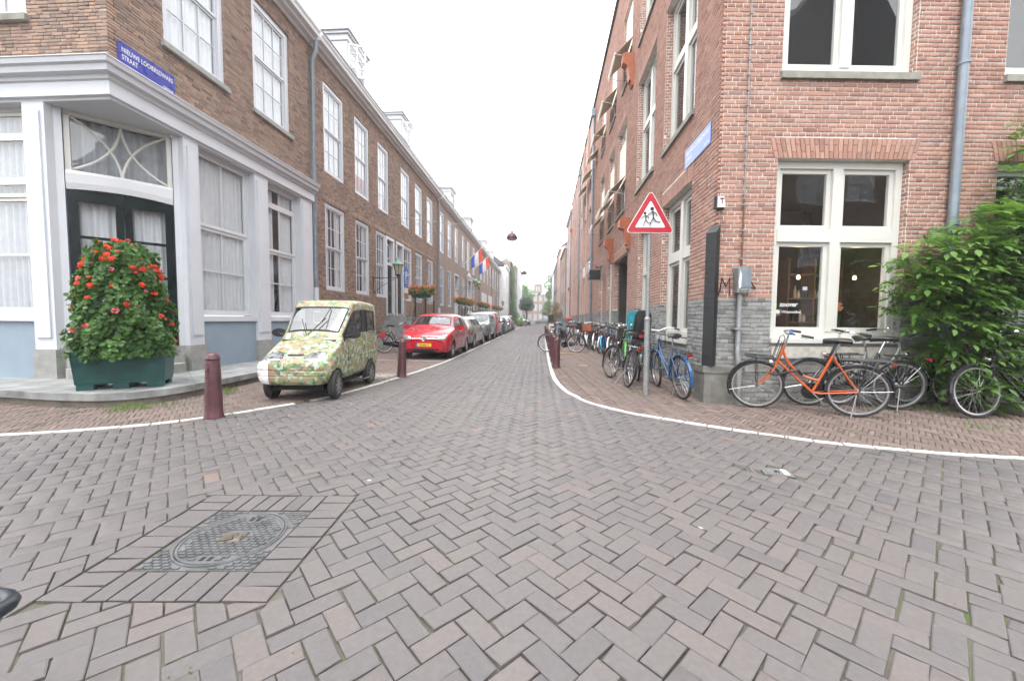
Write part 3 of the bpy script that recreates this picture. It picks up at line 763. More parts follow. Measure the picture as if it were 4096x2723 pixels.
for k in range(12): r.box(-0.18 + k * 0.031, -0.165 + k * 0.031, -0.055, 0.055, 0.0, 0.005)
r.build('bars', 'cast_iron', t, local=True)
# bay marks beside the parked red car
mk = MB()
for (xa, ya, xb, yb) in ((-5.1, 11.35, -4.3, 11.45), (-3.9, 11.35, -2.8, 11.2)):
    d = Vector((xb - xa, yb - ya)); n = Vector((-d.y, d.x)).normalized() * 0.04
    mk.quad((xa - n.x, ya - n.y, 0.007), (xb - n.x, yb - n.y, 0.007), (xb + n.x, yb + n.y, 0.007), (xa + n.x, ya + n.y, 0.007))
mk.build('bay_marking', 'line_white', pav_l)
# ------------------------------------------------------------------ windows
def curtain_mesh(F, s0, s1, d, z0, z1, folds=0.12, amp=0.022, seed=0):
    mb = MB(); n = max(6, int((s1 - s0) / folds * 6)); ph = random.Random(seed).random() * 6
    vs = []
    for i in range(n + 1):
        s = s0 + (s1 - s0) * i / n; a = amp * math.sin(2 * math.pi * s / folds + ph + 1.5 * math.sin(s * 5 + ph))
        vs += [F(s, d + a, z0), F(s, d + a, z1)]
    mb.add(vs, [(2 * i, 2 * i + 2, 2 * i + 3, 2 * i + 1) for i in range(n)]); return mb
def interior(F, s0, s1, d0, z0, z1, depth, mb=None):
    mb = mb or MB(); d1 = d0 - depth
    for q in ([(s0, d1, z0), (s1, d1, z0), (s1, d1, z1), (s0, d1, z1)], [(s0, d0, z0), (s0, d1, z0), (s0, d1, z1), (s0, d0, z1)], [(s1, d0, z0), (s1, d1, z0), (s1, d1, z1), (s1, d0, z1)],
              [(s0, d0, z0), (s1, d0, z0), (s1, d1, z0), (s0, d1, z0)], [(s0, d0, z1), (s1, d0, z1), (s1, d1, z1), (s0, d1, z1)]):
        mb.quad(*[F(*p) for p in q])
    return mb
def window(F, parent, s0, s1, z0, z1, d=-0.06, fw=0.10, cols=3, rows=(2, 2), split=0.5, mat='white_paint', bars=0.022, curtain='curtain', cz=1.0, depth=0.5, detail=True, sill=None, sill_mat='stone_sill', glass='glass', mull=None, name='window', room='room_mid', gap=None, sash=0.05):
    """wooden frame (the part) with its panes, curtain, sill as sub-parts; rows lists the sashes from the bottom"""
    f = MB(); D = 0.09
    f.fbox(F, s0, s0 + fw, d - D, d, z0, z1).fbox(F, s1 - fw, s1, d - D, d, z0, z1).fbox(F, s0 + fw, s1 - fw, d - D, d, z1 - fw, z1).fbox(F, s0 + fw, s1 - fw, d - D, d, z0, z0 + fw * 0.8)
    a, b, c, e = s0 + fw, s1 - fw, z0 + fw * 0.8, z1 - fw
    lights = [(a, b)] if not mull else [(a, (a + b) / 2 - mull / 2), ((a + b) / 2 + mull / 2, b)]
    if mull: f.fbox(F, lights[0][1], lights[1][0], d - D, d - 0.003, c, e)
    zs = [c] + [c + (e - c) * x for x in ([split] if isinstance(split, (int, float)) else split)] + [e]
    panes = []
    for k, r in enumerate(rows):
        za, zb = zs[k], zs[k + 1]; dd = d - 0.02 - 0.03 * (len(rows) - 1 - k == 1 or k == 0)
        dd = d - (0.05 if k == 0 else 0.025)
        for (la, lb) in lights:
            w = sash
            f.fbox(F, la, la + w, dd - 0.04, dd, za, zb).fbox(F, lb - w, lb, dd - 0.04, dd, za, zb)
            f.fbox(F, la + w, lb - w, dd - 0.04, dd, zb - w, zb).fbox(F, la + w, lb - w, dd - 0.04, dd, za, za + w)
            ia, ib, ja, jb = la + w, lb - w, za + w, zb - w
            nc = cols if not mull else max(1, cols)
            for i in range(1, nc):
                x = ia + (ib - ia) * i / nc; f.fbox(F, x - bars / 2, x + bars / 2, dd - 0.035, dd - 0.008, ja, jb)
            for j in range(1, r):
                y = ja + (jb - ja) * j / r; f.fbox(F, ia, ib, dd - 0.034, dd - 0.01, y - bars / 2, y + bars / 2)
            if detail:
                for i in range(nc):
                    for j in range(r):
                        panes.append((ia + (ib - ia) * i / nc, ia + (ib - ia) * (i + 1) / nc, ja + (jb - ja) * j / r, ja + (jb - ja) * (j + 1) / r, dd - 0.024))
            else: panes.append((ia, ib, ja, jb, dd - 0.024))
    w = f.build(name, mat, parent)
    for (p, q, r, t, pd) in panes:
        tw = random.uniform(-0.004, 0.004)
        MB().quad(F(p, pd - tw, r), F(q, pd + tw, r), F(q, pd + tw * 0.5, t), F(p, pd - tw * 0.5, t)).build('pane', glass, w)
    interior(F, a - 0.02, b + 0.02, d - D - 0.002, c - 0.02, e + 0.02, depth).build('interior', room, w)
    if curtain:
        zt = e; zb = c + (e - c) * (1 - cz)
        if gap:
            m = a + (b - a) * gap[0]; n = a + (b - a) * gap[1]
            curtain_mesh(F, a, m, d - D - 0.04, zb, zt, seed=int(s0 * 100)).build('curtain', curtain, w); curtain_mesh(F, n, b, d - D - 0.04, zb, zt, seed=int(s1 * 100)).build('curtain', curtain, w)
        else: curtain_mesh(F, a, b, d - D - 0.04, zb, zt, seed=int(s0 * 100)).build('curtain', curtain, w)
    if sill:
        MB().fbox(F, s0 - sill[0], s1 + sill[0], d - 0.05, sill[1], z0 - sill[2], z0 - 0.002).build('sill', sill_mat, w)
    return w
def reveal_bricks(F, o, depth, zlo=None, zhi=None, L=0.2, Hc=0.0625, side=0, seed=1, J=0.01):
    """brick faces of an opening's side wall; side 0 = at s0 facing +s, 1 = at s1 facing -s"""
    s = o[0] if side == 0 else o[1]; p = F(s, 0, 0); sg = 1 if side == 0 else -1
    G = Fac((p.x, p.y), tuple(-F.n), tuple(F.u * sg)); return lay_bricks(G, 0.0, depth, zlo if zlo is not None else o[2], zhi if zhi is not None else o[3], [], L, Hc, J, seed=seed, proud=0.003)

# ------------------------------------------------------------------ left corner house with the white shop front
LH = 9.42
def cornice_run(F, s0, s1, z, parent, mat='white_paint', ends=True, out=0.42, h=0.36):
    prof = [(0.0, z), (0.06, z), (0.09, z + 0.06), (0.22, z + 0.07), (0.24, z + 0.13), (out - 0.06, z + 0.16), (out - 0.04, z + 0.24), (out, z + 0.30), (out, z + h), (0.0, z + h)]
    mb = MB(); n = len(prof)
    vs = [F(s0, d, zz) for d, zz in prof] + [F(s1, d, zz) for d, zz in prof]
    mb.add(vs, [(i, (i + 1) % n, n + (i + 1) % n, n + i) for i in range(n)] + [tuple(range(n)), tuple(range(2 * n - 1, n - 1, -1))])
    o = mb.build('cornice', mat, parent)
    MB().fbox(F, s0, s1, out - 0.14, out + 0.02, z + h + 0.001, z + h + 0.05).build('gutter', 'lead', o)
    return o
def roof_slope(F, s0, s1, z, parent, mat='roof_slate', depth=4.0, rise=3.6, out=0.3):
    return MB().add([F(s0, out, z), F(s1, out, z), F(s1, -depth, z + rise), F(s0, -depth, z + rise), F(s1, -depth * 2, z), F(s0, -depth * 2, z)], [(0, 1, 2, 3), (3, 2, 4, 5), (0, 3, 5), (1, 4, 2)]).build('roof', mat, parent)
ch = thing('corner_house', 'brown brick corner house with white shop front and curtained windows', 'house', (-8.5, 8.5, 0))
op_s = [(6.95, 8.38, 6.33, 9.0), (9.22, 10.62, 6.33, 9.0)]
op_c = [(8.36, 9.8, 6.13, 9.0)]
CX1 = 13.0
b1, t1 = lay_bricks(LS, 6.0, 11.5, 5.2, LH + 0.02, op_s, 0.185, 0.0545, 0.010, 0.003, bond='wild', seed=31)
b2, t2 = lay_bricks(LC, 6.95, CX1, 5.2, LH + 0.02, op_c, 0.185, 0.0545, 0.010, 0.003, bond='wild', seed=32)
rv = [reveal_bricks(LS, o, 0.13, Hc=0.0545, side=1, seed=33) for o in op_s] + [reveal_bricks(LC, o, 0.13, Hc=0.0545, side=0, seed=34) for o in op_c]
split_blocks('brick', 'brickwork', np.concatenate([b1, b2] + [r[0] for r in rv]), np.concatenate([t1, t2] + [r[1] for r in rv]), 'brick_brown', ch, 300)
m = MB(); wall_cells(m, LS, 6.0, 11.5, 5.0, LH, op_s, -0.004); wall_cells(m, LC, 6.954, CX1, 5.0, LH, op_c, -0.004); m.build('wall', 'mortar_tan', ch)
for o in op_s: window(LS, ch, *o, d=-0.05, fw=0.13, cols=3, rows=(2, 2), split=0.52, mat='lavender_paint', sill=(0.06, 0.07, 0.1), sill_mat='plinth_stone')
for o in op_c: window(LC, ch, *o, d=-0.05, fw=0.13, cols=3, rows=(2, 2), split=0.52, mat='lavender_paint', sill=(0.06, 0.07, 0.1), sill_mat='stone_sill')
# cornice at the eaves, mitred at the corner
prof = [(0.0, 0), (0.06, 0), (0.09, 0.06), (0.22, 0.07), (0.24, 0.13), (0.36, 0.16), (0.38, 0.24), (0.42, 0.30), (0.42, 0.36), (0.0, 0.36)]
def mitre_run(prof, z, sx1, sy1, cx, cy, name, mat, parent):
    """run along the cross street face, round the corner, along the street face"""
    n = len(prof); vs = []
    for d, h in prof: vs.append(Vector((sx1, cy - d, z + h)))
    for d, h in prof: vs.append(Vector((cx + d, cy - d, z + h)))
    for d, h in prof: vs.append(Vector((cx + d, sy1, z + h)))
    fs = [(k * n + i, k * n + (i + 1) % n, (k + 1) * n + (i + 1) % n, (k + 1) * n + i) for k in range(2) for i in range(n)] + [tuple(range(n)), tuple(range(3 * n - 1, 2 * n - 1, -1))]
    return MB().add(vs, fs).build(name, mat, parent)
mitre_run(prof, LH, -CX1, 11.5, XL, 6.0, 'cornice', 'white_paint', ch)
MB().hexa([(-CX1, 5.7, LH + 0.37), (XL + 0.3, 5.7, LH + 0.37), (XL + 0.3, 11.5, LH + 0.37), (-CX1, 11.5, LH + 0.37), (-CX1, 9.5, LH + 3.6), (XL - 3.3, 9.5, LH + 3.6), (XL - 3.3, 11.5, LH + 3.6), (-CX1, 11.5, LH + 3.6)]).build('roof', 'roof_slate', ch)
# shop front: entablature, soffit, pilasters
ent = [(-0.1, -0.28), (0.06, -0.28), (0.07, -0.25), (0.12, -0.23), (0.12, -0.02), (0.15, 0.0), (0.16, 0.05), (0.24, 0.07), (0.26, 0.15), (0.30, 0.17), (0.32, 0.24), (-0.1, 0.30)]
en = mitre_run(ent, 5.02, -CX1, 11.52, XL, 6.0, 'entablature', 'lavender_paint', ch)
ld = mitre_run([(-0.02, 0.315), (0.31, 0.252), (0.325, 0.238), (0.335, 0.245), (0.32, 0.262), (-0.02, 0.328)], 5.02, -CX1, 11.53, XL, 6.0, 'flashing', 'sign_white', en)
MB().add([(-8.3, 5.95, 4.745), (XL + 0.05, 5.95, 4.745), (XL + 0.05, 7.4, 4.745), (-8.3, 5.95, 4.9), (XL + 0.05, 5.95, 4.9), (XL + 0.05, 7.4, 4.9)], [(0, 1, 2), (3, 5, 4), (0, 2, 5, 3), (0, 3, 4, 1), (1, 4, 5, 2)]).build('soffit', 'lavender_paint', ch)
pl = [(LS, 7.2, 7.54, 0.06), (LS, 9.08, 9.55, 0.06), (LS, 10.93, 11.5, 0.05), (LC, 8.07, 8.46, 0.06)]
for (F, a, b, d) in pl:
    p = MB().fbox(F, a, b, -0.3, d, 0.70, 4.745).fbox(F, a + 0.07, b - 0.05, d, d + 0.025, 0.9, 4.6).build('pilaster', 'lavender_paint', ch)
    MB().fbox(F, a - 0.015, b + 0.015, -0.3, d + 0.03, 0.2, 0.699).build('plinth', 'plinth_stone', p)
# chamfered entrance between the two corner pilasters
pA = Vector((-8.07, 6.06)); pB = Vector((-6.99, 7.2)); CHW = (pB - pA).length
CF = Fac(pA, tuple(pB - pA), (0.726, -0.688))
m = MB().fbox(CF, -0.03, 0.09, -0.32, 0.0, 0.7, 4.745).fbox(CF, CHW - 0.09, CHW + 0.03, -0.32, 0.0, 0.7, 4.745)
dp = m.build('door_surround', 'lavender_paint', ch)
MB().fbox(CF, -0.03, 0.1, -0.3, 0.03, 0.2, 0.699).build('plinth', 'plinth_stone', dp); MB().fbox(CF, CHW - 0.1, CHW + 0.03, -0.3, 0.03, 0.2, 0.699).build('plinth', 'plinth_stone', dp)
DA, DB = 0.10, CHW - 0.10
# fanlight with crossing curved bars
FZ0, FZ1 = 3.72, 4.70
fl = MB().fbox(CF, DA, DB, -0.14, -0.05, FZ1 - 0.03, FZ1 + 0.04).fbox(CF, DA, DA + 0.07, -0.14, -0.05, FZ0, FZ1).fbox(CF, DB - 0.07, DB, -0.14, -0.05, FZ0, FZ1)
a, b = DA + 0.07, DB - 0.07; mid = (a + b) / 2
def bez(p, q, r, n=14): return [((1-t)**2*p[0] + 2*(1-t)*t*q[0] + t*t*r[0], (1-t)**2*p[1] + 2*(1-t)*t*q[1] + t*t*r[1]) for t in [i / n for i in range(n + 1)]]
for sg in (-1, 1):
    e = a if sg < 0 else b
    for cur in (bez((e, FZ1 - 0.03), (mid + sg * 0.05, FZ0 + 0.62), (mid, FZ0 + 0.03)), bez((e, FZ0 + 0.06), (mid + sg * 0.05, FZ0 + 0.36), (mid, FZ1 - 0.03))):
        fl.tube([CF(x, -0.10, z) for x, z in cur], 0.021, 6)
flo = fl.build('fanlight', 'cream_paint', ch)
MB().quad(CF(DA, -0.11, FZ0), CF(DB, -0.11, FZ0), CF(DB, -0.11, FZ1), CF(DA, -0.11, FZ1)).build('pane', 'glass', flo)
curtain_mesh(CF, DA, DB, -0.3, 3.4, FZ1, 0.16, 0.025, 5).build('curtain', 'curtain_grey', flo)
# curved transom band and double doors with arched head
def arch(x): return 0.055 * (1 - ((x - mid) / (mid - DA)) ** 2)
n = 16; vs = []; fs = []
for i in range(n + 1):
    x = DA + (DB - DA) * i / n
    for (d, z) in ((-0.16, 3.42 + arch(x)), (-0.02, 3.42 + arch(x)), (0.0, 3.52 + arch(x)), (0.0, FZ0 - 0.03 + arch(x) * 0.4), (-0.03, FZ0 + 0.03 + arch(x) * 0.3), (-0.16, FZ0 + 0.03 + arch(x) * 0.3)): vs.append(CF(x, d, z))
for i in range(n):
    for j in range(6): fs.append((i * 6 + j, i * 6 + (j + 1) % 6, i * 6 + 6 + (j + 1) % 6, i * 6 + 6 + j))
MB().add(vs, fs).build('transom', 'white_paint', ch)
MB().fbox(CF, DA, DB, -0.16, -0.05, 0.55, 0.70).build('threshold', 'plinth_stone', ch)
interior(CF, DA, DB, -0.17, 0.55, 4.7, 0.6).build('interior', 'room_mid', dp)
for k in range(2):
    x0 = DA if k == 0 else mid; x1 = mid if k == 0 else DB
    w0 = 0.13 if k == 0 else 0.11; w1 = 0.11 if k == 0 else 0.13
    m = MB(); nn = 8
    zt = lambda x: 3.42 + arch(x)
    m.fbox(CF, x0 + 0.004, x0 + w0, -0.12, -0.055, 0.7, zt(x0 + 0.01)).fbox(CF, x1 - w1, x1 - 0.004, -0.12, -0.055, 0.7, zt(x1 - 0.01))
    for i in range(nn):
        xa = x0 + w0 + (x1 - w1 - x0 - w0) * i / nn; xb = x0 + w0 + (x1 - w1 - x0 - w0) * (i + 1) / nn
        m.hexa([CF(xa, -0.12, 3.25), CF(xb, -0.12, 3.25), CF(xb, -0.06, 3.25), CF(xa, -0.06, 3.25), CF(xa, -0.12, zt(xa)), CF(xb, -0.12, zt(xb)), CF(xb, -0.06, zt(xb)), CF(xa, -0.06, zt(xa))])
    m.fbox(CF, x0 + w0, x1 - w1, -0.12, -0.06, 0.7, 1.35)
    for z in (2.0, 2.64): m.fbox(CF, x0 + w0, x1 - w1, -0.11, -0.065, z - 0.025, z + 0.025)
    leaf = m.build('door_leaf', 'door_green', ch)
    for (za, zb) in ((1.35, 1.975), (2.025, 2.615), (2.665, 3.25)):
        MB().quad(CF(x0 + w0, -0.09, za), CF(x1 - w1, -0.09, za), CF(x1 - w1, -0.09, zb), CF(x0 + w0, -0.09, zb)).build('pane', 'glass', leaf)
curtain_mesh(CF, DA + 0.05, DB - 0.05, -0.24, 0.9, 3.5, 0.13, 0.025, 8).build('curtain', 'curtain', dp)
# steps below the door, curved front
for (r, z0_, z1_) in ((0.55, 0.201, 0.38), (0.26, 0.38, 0.55)):
    pts = [(0.02, 0.0), (0.02, r * 0.55)] + [(CHW / 2 - math.cos(a) * (CHW / 2 - 0.02), r * 0.55 + math.sin(a) * r * 0.45) for a in [math.pi * i / 12 for i in range(1, 12)]] + [(CHW - 0.02, r * 0.55), (CHW - 0.02, 0.0)]
    n = len(pts); MB().add([CF(s, d, z0_) for s, d in pts] + [CF(s, d, z1_) for s, d in pts], [tuple(range(n)), tuple(range(n, 2 * n))] + [(i, (i + 1) % n, n + (i + 1) % n, n + i) for i in range(n)]).build('step', 'plinth_stone', ch)
# shop windows and blue panels under them
window(LS, ch, 7.54, 9.08, 1.30, 4.745, d=-0.10, fw=0.06, cols=2, rows=(2, 1), split=0.55, curtain='curtain', mat='white_paint', bars=0.03, name='shop_window', sash=0.07)
window(LS, ch, 9.55, 10.93, 1.30, 4.745, d=-0.10, fw=0.06, cols=2, rows=(2, 1, 1), split=(0.50, 0.86), curtain='curtain', mat='white_paint', bars=0.03, name='shop_window', gap=(0.4, 0.62), sash=0.07)
window(LC, ch, 8.46, 10.2, 1.30, 4.745, d=-0.10, fw=0.06, cols=1, rows=(2, 1, 1, 1), split=(0.58, 0.66, 0.88), curtain='curtain_grey', mat='cream_paint', bars=0.04, name='shop_window', sash=0.06)
for (F, a, b) in ((LS, 7.54, 9.08), (LS, 9.55, 10.93), (LC, 8.46, CX1)):
    MB().fbox(F, a + 0.002, b - 0.002, -0.2, 0.0, 0.2, 1.17).build('panel', 'grey_blue_paint', ch)
    MB().fbox(F, a + 0.003, b - 0.003, -0.2, 0.05, 1.172, 1.29).build('window_ledge', 'lavender_paint', ch)
MB().fbox(LC, 10.2, CX1, -0.2, 0.05, 1.295, 4.745).build('pilaster', 'lavender_paint', ch)
# stone stoop round the corner
edge = [(-12, 5.02), (-9, 5.0), (-7.64, 4.95), (-6.9, 4.86), (-6.4, 4.83), (-6.0, 4.87), (-5.7, 5.02), (-5.5, 5.32), (-5.43, 5.8), (-5.45, 6.6), (-5.5, 8.0), (-5.55, 9.5), (-5.6, 11.5)]
es = smooth_line(edge, 0.18); st = thing('stone_stoop', 'low grey stone platform curving round the shop corner under the planter', 'stoop', (-6.5, 6.0, 0))
def strip_poly(line, inset, z0, z1, back):
    pts = []
    for i, p in enumerate(line):
        a = line[max(0, i - 1)]; b = line[min(len(line) - 1, i + 1)]; t = (b - a).normalized(); n = Vector((-t.y, t.x)); pts.append(p + n * inset)
    pts = [(p.x, p.y) for p in pts] + back
    n = len(pts); return MB().add([(x, y, z0) for x, y in pts] + [(x, y, z1) for x, y in pts], [tuple(range(n)), tuple(range(n, 2 * n))] + [(i, (i + 1) % n, n + (i + 1) % n, n + i) for i in range(n)])
back = [(-6.97, 11.5), (-6.97, 7.25), (-8.1, 6.03), (-12, 6.02)]
strip_poly(es, 0.05, -0.02, 0.10, back).build('base', 'concrete_edge', st)
cuts = [0]
for f in (0.30, 0.55, 0.78): cuts.append(int(f * len(es)))
cuts.append(len(es) - 1)
backs = [[(-8.05, 6.03), (-12, 6.02)], [(-6.97, 7.2), (-8.06, 6.04)], [(-6.97, 8.9), (-6.97, 7.21)], [(-6.97, 11.5), (-6.97, 8.91)]]
for k in range(4):
    seg = es[cuts[k]:cuts[k + 1] + 1]
    if k < 3: seg = seg[:-1] + [seg[-1] - (seg[-1] - seg[-2]).normalized() * 0.006]
    strip_poly(seg, 0.0, 0.102, 0.2 + 0.002 * (k % 2), backs[k]).build('slab', 'bluestone', st)

# ------------------------------------------------------------------ left terrace
def downpipe(F, s, z0, z1, d, r, mat, label, bands=(), shoe=None, top=None):
    t = thing('downpipe', label, 'downpipe', tuple(F(s, d, z0)), group='rainwater pipes')
    MB().tube([F(s, d, z0), F(s, d, z1)] + ([F(s, d + 0.12, z1 + 0.25), F(s, d + 0.12, z1 + 0.55)] if top else []), r, 12).build('pipe', mat, t, smooth=40)
    for z in bands: MB().lathe([(r + 0.002, -0.03), (r + 0.012, -0.025), (r + 0.012, 0.025), (r + 0.002, 0.03)], 12, Matrix.Translation(F(s, d, z))).fbox(F, s - 0.01, s + 0.01, 0.0, d, z - 0.015, z + 0.015).build('bracket', mat, t, smooth=40)
    if shoe: MB().tube([F(s, d, z0 - 0.001), F(s, d, z0 + shoe)], r + 0.012, 12).build('lower_pipe', 'lavender_paint' if mat == 'zinc' else 'black_paint', t, smooth=40)
    return t
downpipe(LS, 11.58, 0.0, 9.0, 0.09, 0.055, 'zinc', 'grey downpipe with white foot between corner house and terrace', (2.8, 5.3, 7.9), 2.2, True)
UZ = (6.02, 8.86); LZ = (2.2, 5.03)
def terrace(name, label, s0, s1, ups, lows, doors, geo, seed, detail, wallmat='wall_brown', blocks=()):
    root = thing(name, label, 'house', (XL - 3, (s0 + s1) / 2, 0))
    ops = [(a, b, *UZ) for a, b in ups] + [(a, b, *LZ) for a, b in lows] + [(a, b, 1.38, 5.03) for a, b in doors] + list(blocks)
    m = MB(); wall_cells(m, LS, s0, s1, 0.0, LH, ops, -0.004 if geo else 0.0, 0.2)
    w = m.build('wall', 'mortar_tan' if geo else wallmat, root)
    if geo:
        v, t = lay_bricks(LS, s0, s1, 0.0, LH + 0.02, ops, 0.185, 0.0555, 0.010, 0.003, bond='wild', seed=seed)
        split_blocks('brick', 'brickwork', v, t, 'brick_brown', root, 300)
    else: uv_metres(w)
    for a, b in ups: window(LS, root, a, b, *UZ, d=-0.03, fw=0.11, cols=3, rows=(2, 2), split=0.5, mat='lavender_paint', detail=detail)
    for a, b in lows: window(LS, root, a, b, *LZ, d=-0.03, fw=0.11, cols=3, rows=(2, 2), split=0.5, mat='lavender_paint', detail=detail, curtain='curtain_grey' if a > 15 else 'curtain', gap=(0.3, 0.7))
    for o in ops:                                              # soldier course over each opening
        if not geo or o[3] > 8: continue
        F = LS; n = int((o[1] - o[0] + 0.3) / 0.062); cc = np.array([[*F(o[0] - 0.15 + (k + 0.5) * (o[1] - o[0] + 0.3) / n, 0, o[3] + 0.1)] for k in range(n)])
        U = np.tile([0., 0, 1], (n, 1)); V = np.tile([0., 1, 0], (n, 1)); W = np.tile([1., 0, 0], (n, 1))
        blocks_object('flat_arch', blocks_arrays(cc, U, V, W, np.full(n, 0.095), np.full(n, 0.026), np.full(n, 0.013), 0.003, 0.02), rng.beta(2, 2, n), 'brick_brown', root)
    cornice_run(LS, s0 + 0.002, s1, LH, root); roof_slope(LS, s0, s1, LH + 0.37, root)
    return root
def panel_door(F, root, a, b, z0, z1, mat='door_green', frame='lavender_paint', light=True):
    f = MB().fbox(F, a, a + 0.12, -0.2, 0.02, z0, z1).fbox(F, b - 0.12, b, -0.2, 0.02, z0, z1).fbox(F, a + 0.12, b - 0.12, -0.2, 0.02, z1 - 0.13, z1).fbox(F, a + 0.12, b - 0.12, -0.2, 0.0, z0 + 2.35, z0 + 2.47).build('door_frame', frame, root)
    if light:
        MB().quad(F(a + 0.12, -0.12, z0 + 2.47), F(b - 0.12, -0.12, z0 + 2.47), F(b - 0.12, -0.12, z1 - 0.13), F(a + 0.12, -0.12, z1 - 0.13)).build('pane', 'glass', f)
        c = ((a + b) / 2, (z0 + 2.47 + z1 - 0.13) / 2); r = 0.26
        MB().tube([F(c[0] + r * math.cos(t) * 0.9, -0.115, c[1] + r * 1.3 * math.sin(t)) for t in [2 * math.pi * i / 20 for i in range(20)]], 0.015, 6, closed=True).build('glazing_ring', frame, f)
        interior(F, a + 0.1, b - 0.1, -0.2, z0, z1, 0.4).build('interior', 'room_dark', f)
    d = MB().fbox(F, a + 0.12, b - 0.12, -0.14, -0.09, z0 + 0.12, z0 + 2.35)
    for (za, zb) in ((0.25, 0.95), (1.1, 2.2)): d.fbox(F, a + 0.24, b - 0.24, -0.09, -0.07, z0 + za, z0 + zb)
    dd = d.build('door', mat, root); MB().fbox(F, a + 0.12, b - 0.12, -0.2, 0.03, z0, z0 + 0.118).build('threshold', 'plinth_stone', dd)
    MB().lathe([(0.0, 0), (0.028, 0.01), (0.03, 0.03), (0.0, 0.05)], 10, F.mat((a + b) / 2, -0.09, z0 + 1.05)).build('knob', 'chrome', dd)
t2 = terrace('terraced_house', 'brown brick terrace next to the shop, lantern and stone steps at its doors', 11.6, 26.42,
    [(12.3, 13.6), (14.42, 15.65), (16.53, 17.72), (19.33, 20.65), (21.58, 22.93), (23.87, 25.24)], [(12.3, 13.58), (14.4, 15.6), (21.57, 22.9), (23.88, 25.27)], [(16.27, 18.34), (18.6, 20.95)], True, 41, True)
for (wa, wb, da, db) in ((16.27, 17.34, 17.34, 18.34), (19.62, 20.95, 18.6, 19.62)):
    window(LS, t2, wa, wb, 2.2, 5.03, d=-0.02, fw=0.10, cols=3, rows=(2, 2), mat='lavender_paint', gap=(0.3, 0.7), curtain='curtain_grey')
    v, t = lay_bricks(LS, wa, wb, 1.38, 2.2, [], 0.185, 0.0555, 0.01, 0.003, bond='wild', seed=45, d=0.0); blocks_object('brick_apron', v, t, 'brick_brown', t2)
    MB().fbox(LS, wa, wb, -0.2, -0.004, 1.38, 2.198).build('apron_wall', 'mortar_tan', t2)
    panel_door(LS, t2, da, db, 1.38, 5.03)
downpipe(LS, 26.5, 0.0, 9.3, 0.1, 0.06, 'zinc', 'grey downpipe with black foot halfway along the terrace', (3.0, 6.2, 8.6), 2.0)
t3 = terrace('terraced_house', 'brown brick terrace with flags, flower boxes and an ornate white doorcase', 26.6, 44.9,
    [(26.95, 28.3), (29.45, 30.8), (31.95, 33.3), (35.0, 36.4), (37.6, 39.0), (40.9, 42.3)], [(26.95, 28.3), (29.45, 30.8), (35.0, 36.4), (40.9, 42.3)], [(31.85, 33.6), (37.5, 39.4)], False, 43, False)
panel_door(LS, t3, 31.85, 33.6, 1.38, 5.03, 'lavender_paint'); panel_door(LS, t3, 37.5, 39.4, 1.38, 5.03, 'white_paint')
MB().fbox(LS, 37.3, 39.6, 0.0, 0.18, 5.04, 5.3).fbox(LS, 37.2, 39.7, 0.0, 0.28, 5.3, 5.42).fbox(LS, 37.4, 37.6, 0.021, 0.12, 1.4, 5.04).fbox(LS, 39.3, 39.5, 0.021, 0.12, 1.4, 5.04).prism([(-0.9, 0), (0.9, 0), (0.5, 0.3), (0, 0.45), (-0.5, 0.3)], 0.02, 0.1, LS.mat(38.45, 0, 5.42)).build('doorcase', 'white_paint', t3)
downpipe(LS, 45.0, 0.0, 9.3, 0.1, 0.06, 'zinc', 'grey downpipe beyond the flags on the terrace')
t4 = terrace('terraced_house', 'far brown brick terrace with wide white garage doors at street level', 45.1, 69.3,
    [(a, a + 1.5) for a in (46.2, 49.2, 52.2, 55.6, 58.8, 62.0, 65.4)], [(60.0, 61.4), (66, 67.4)], [], False, 44, False, blocks=[(47.3, 52.4, 0.02, 4.6), (53.8, 58.4, 0.02, 4.6)])
for (a, b) in ((47.3, 52.4), (53.8, 58.4)):
    m = MB().fbox(LS, a, b, -0.15, -0.03, 0.0, 4.6)
    for k in range(5): m.fbox(LS, a + 0.1 + k * (b - a - 0.1) / 5, a + (k + 1) * (b - a - 0.1) / 5, -0.03, 0.0, 0.1, 4.45)
    g_ = m.build('garage_door', 'white_paint', t4)
    for k in range(5): MB().fbox(LS, a + 0.3 + k * (b - a - 0.1) / 5, a - 0.2 + (k + 1) * (b - a - 0.1) / 5, 0.001, 0.004, 2.2, 2.9).build('pane', 'glass_dark', g_)
downpipe(LS, 57.0, 4.6, 9.3, 0.1, 0.06, 'zinc', 'grey downpipe above the second pair of garage doors'); downpipe(LS, 63.7, 0.0, 9.3, 0.1, 0.06, 'zinc', 'grey downpipe near the far end of the terrace')
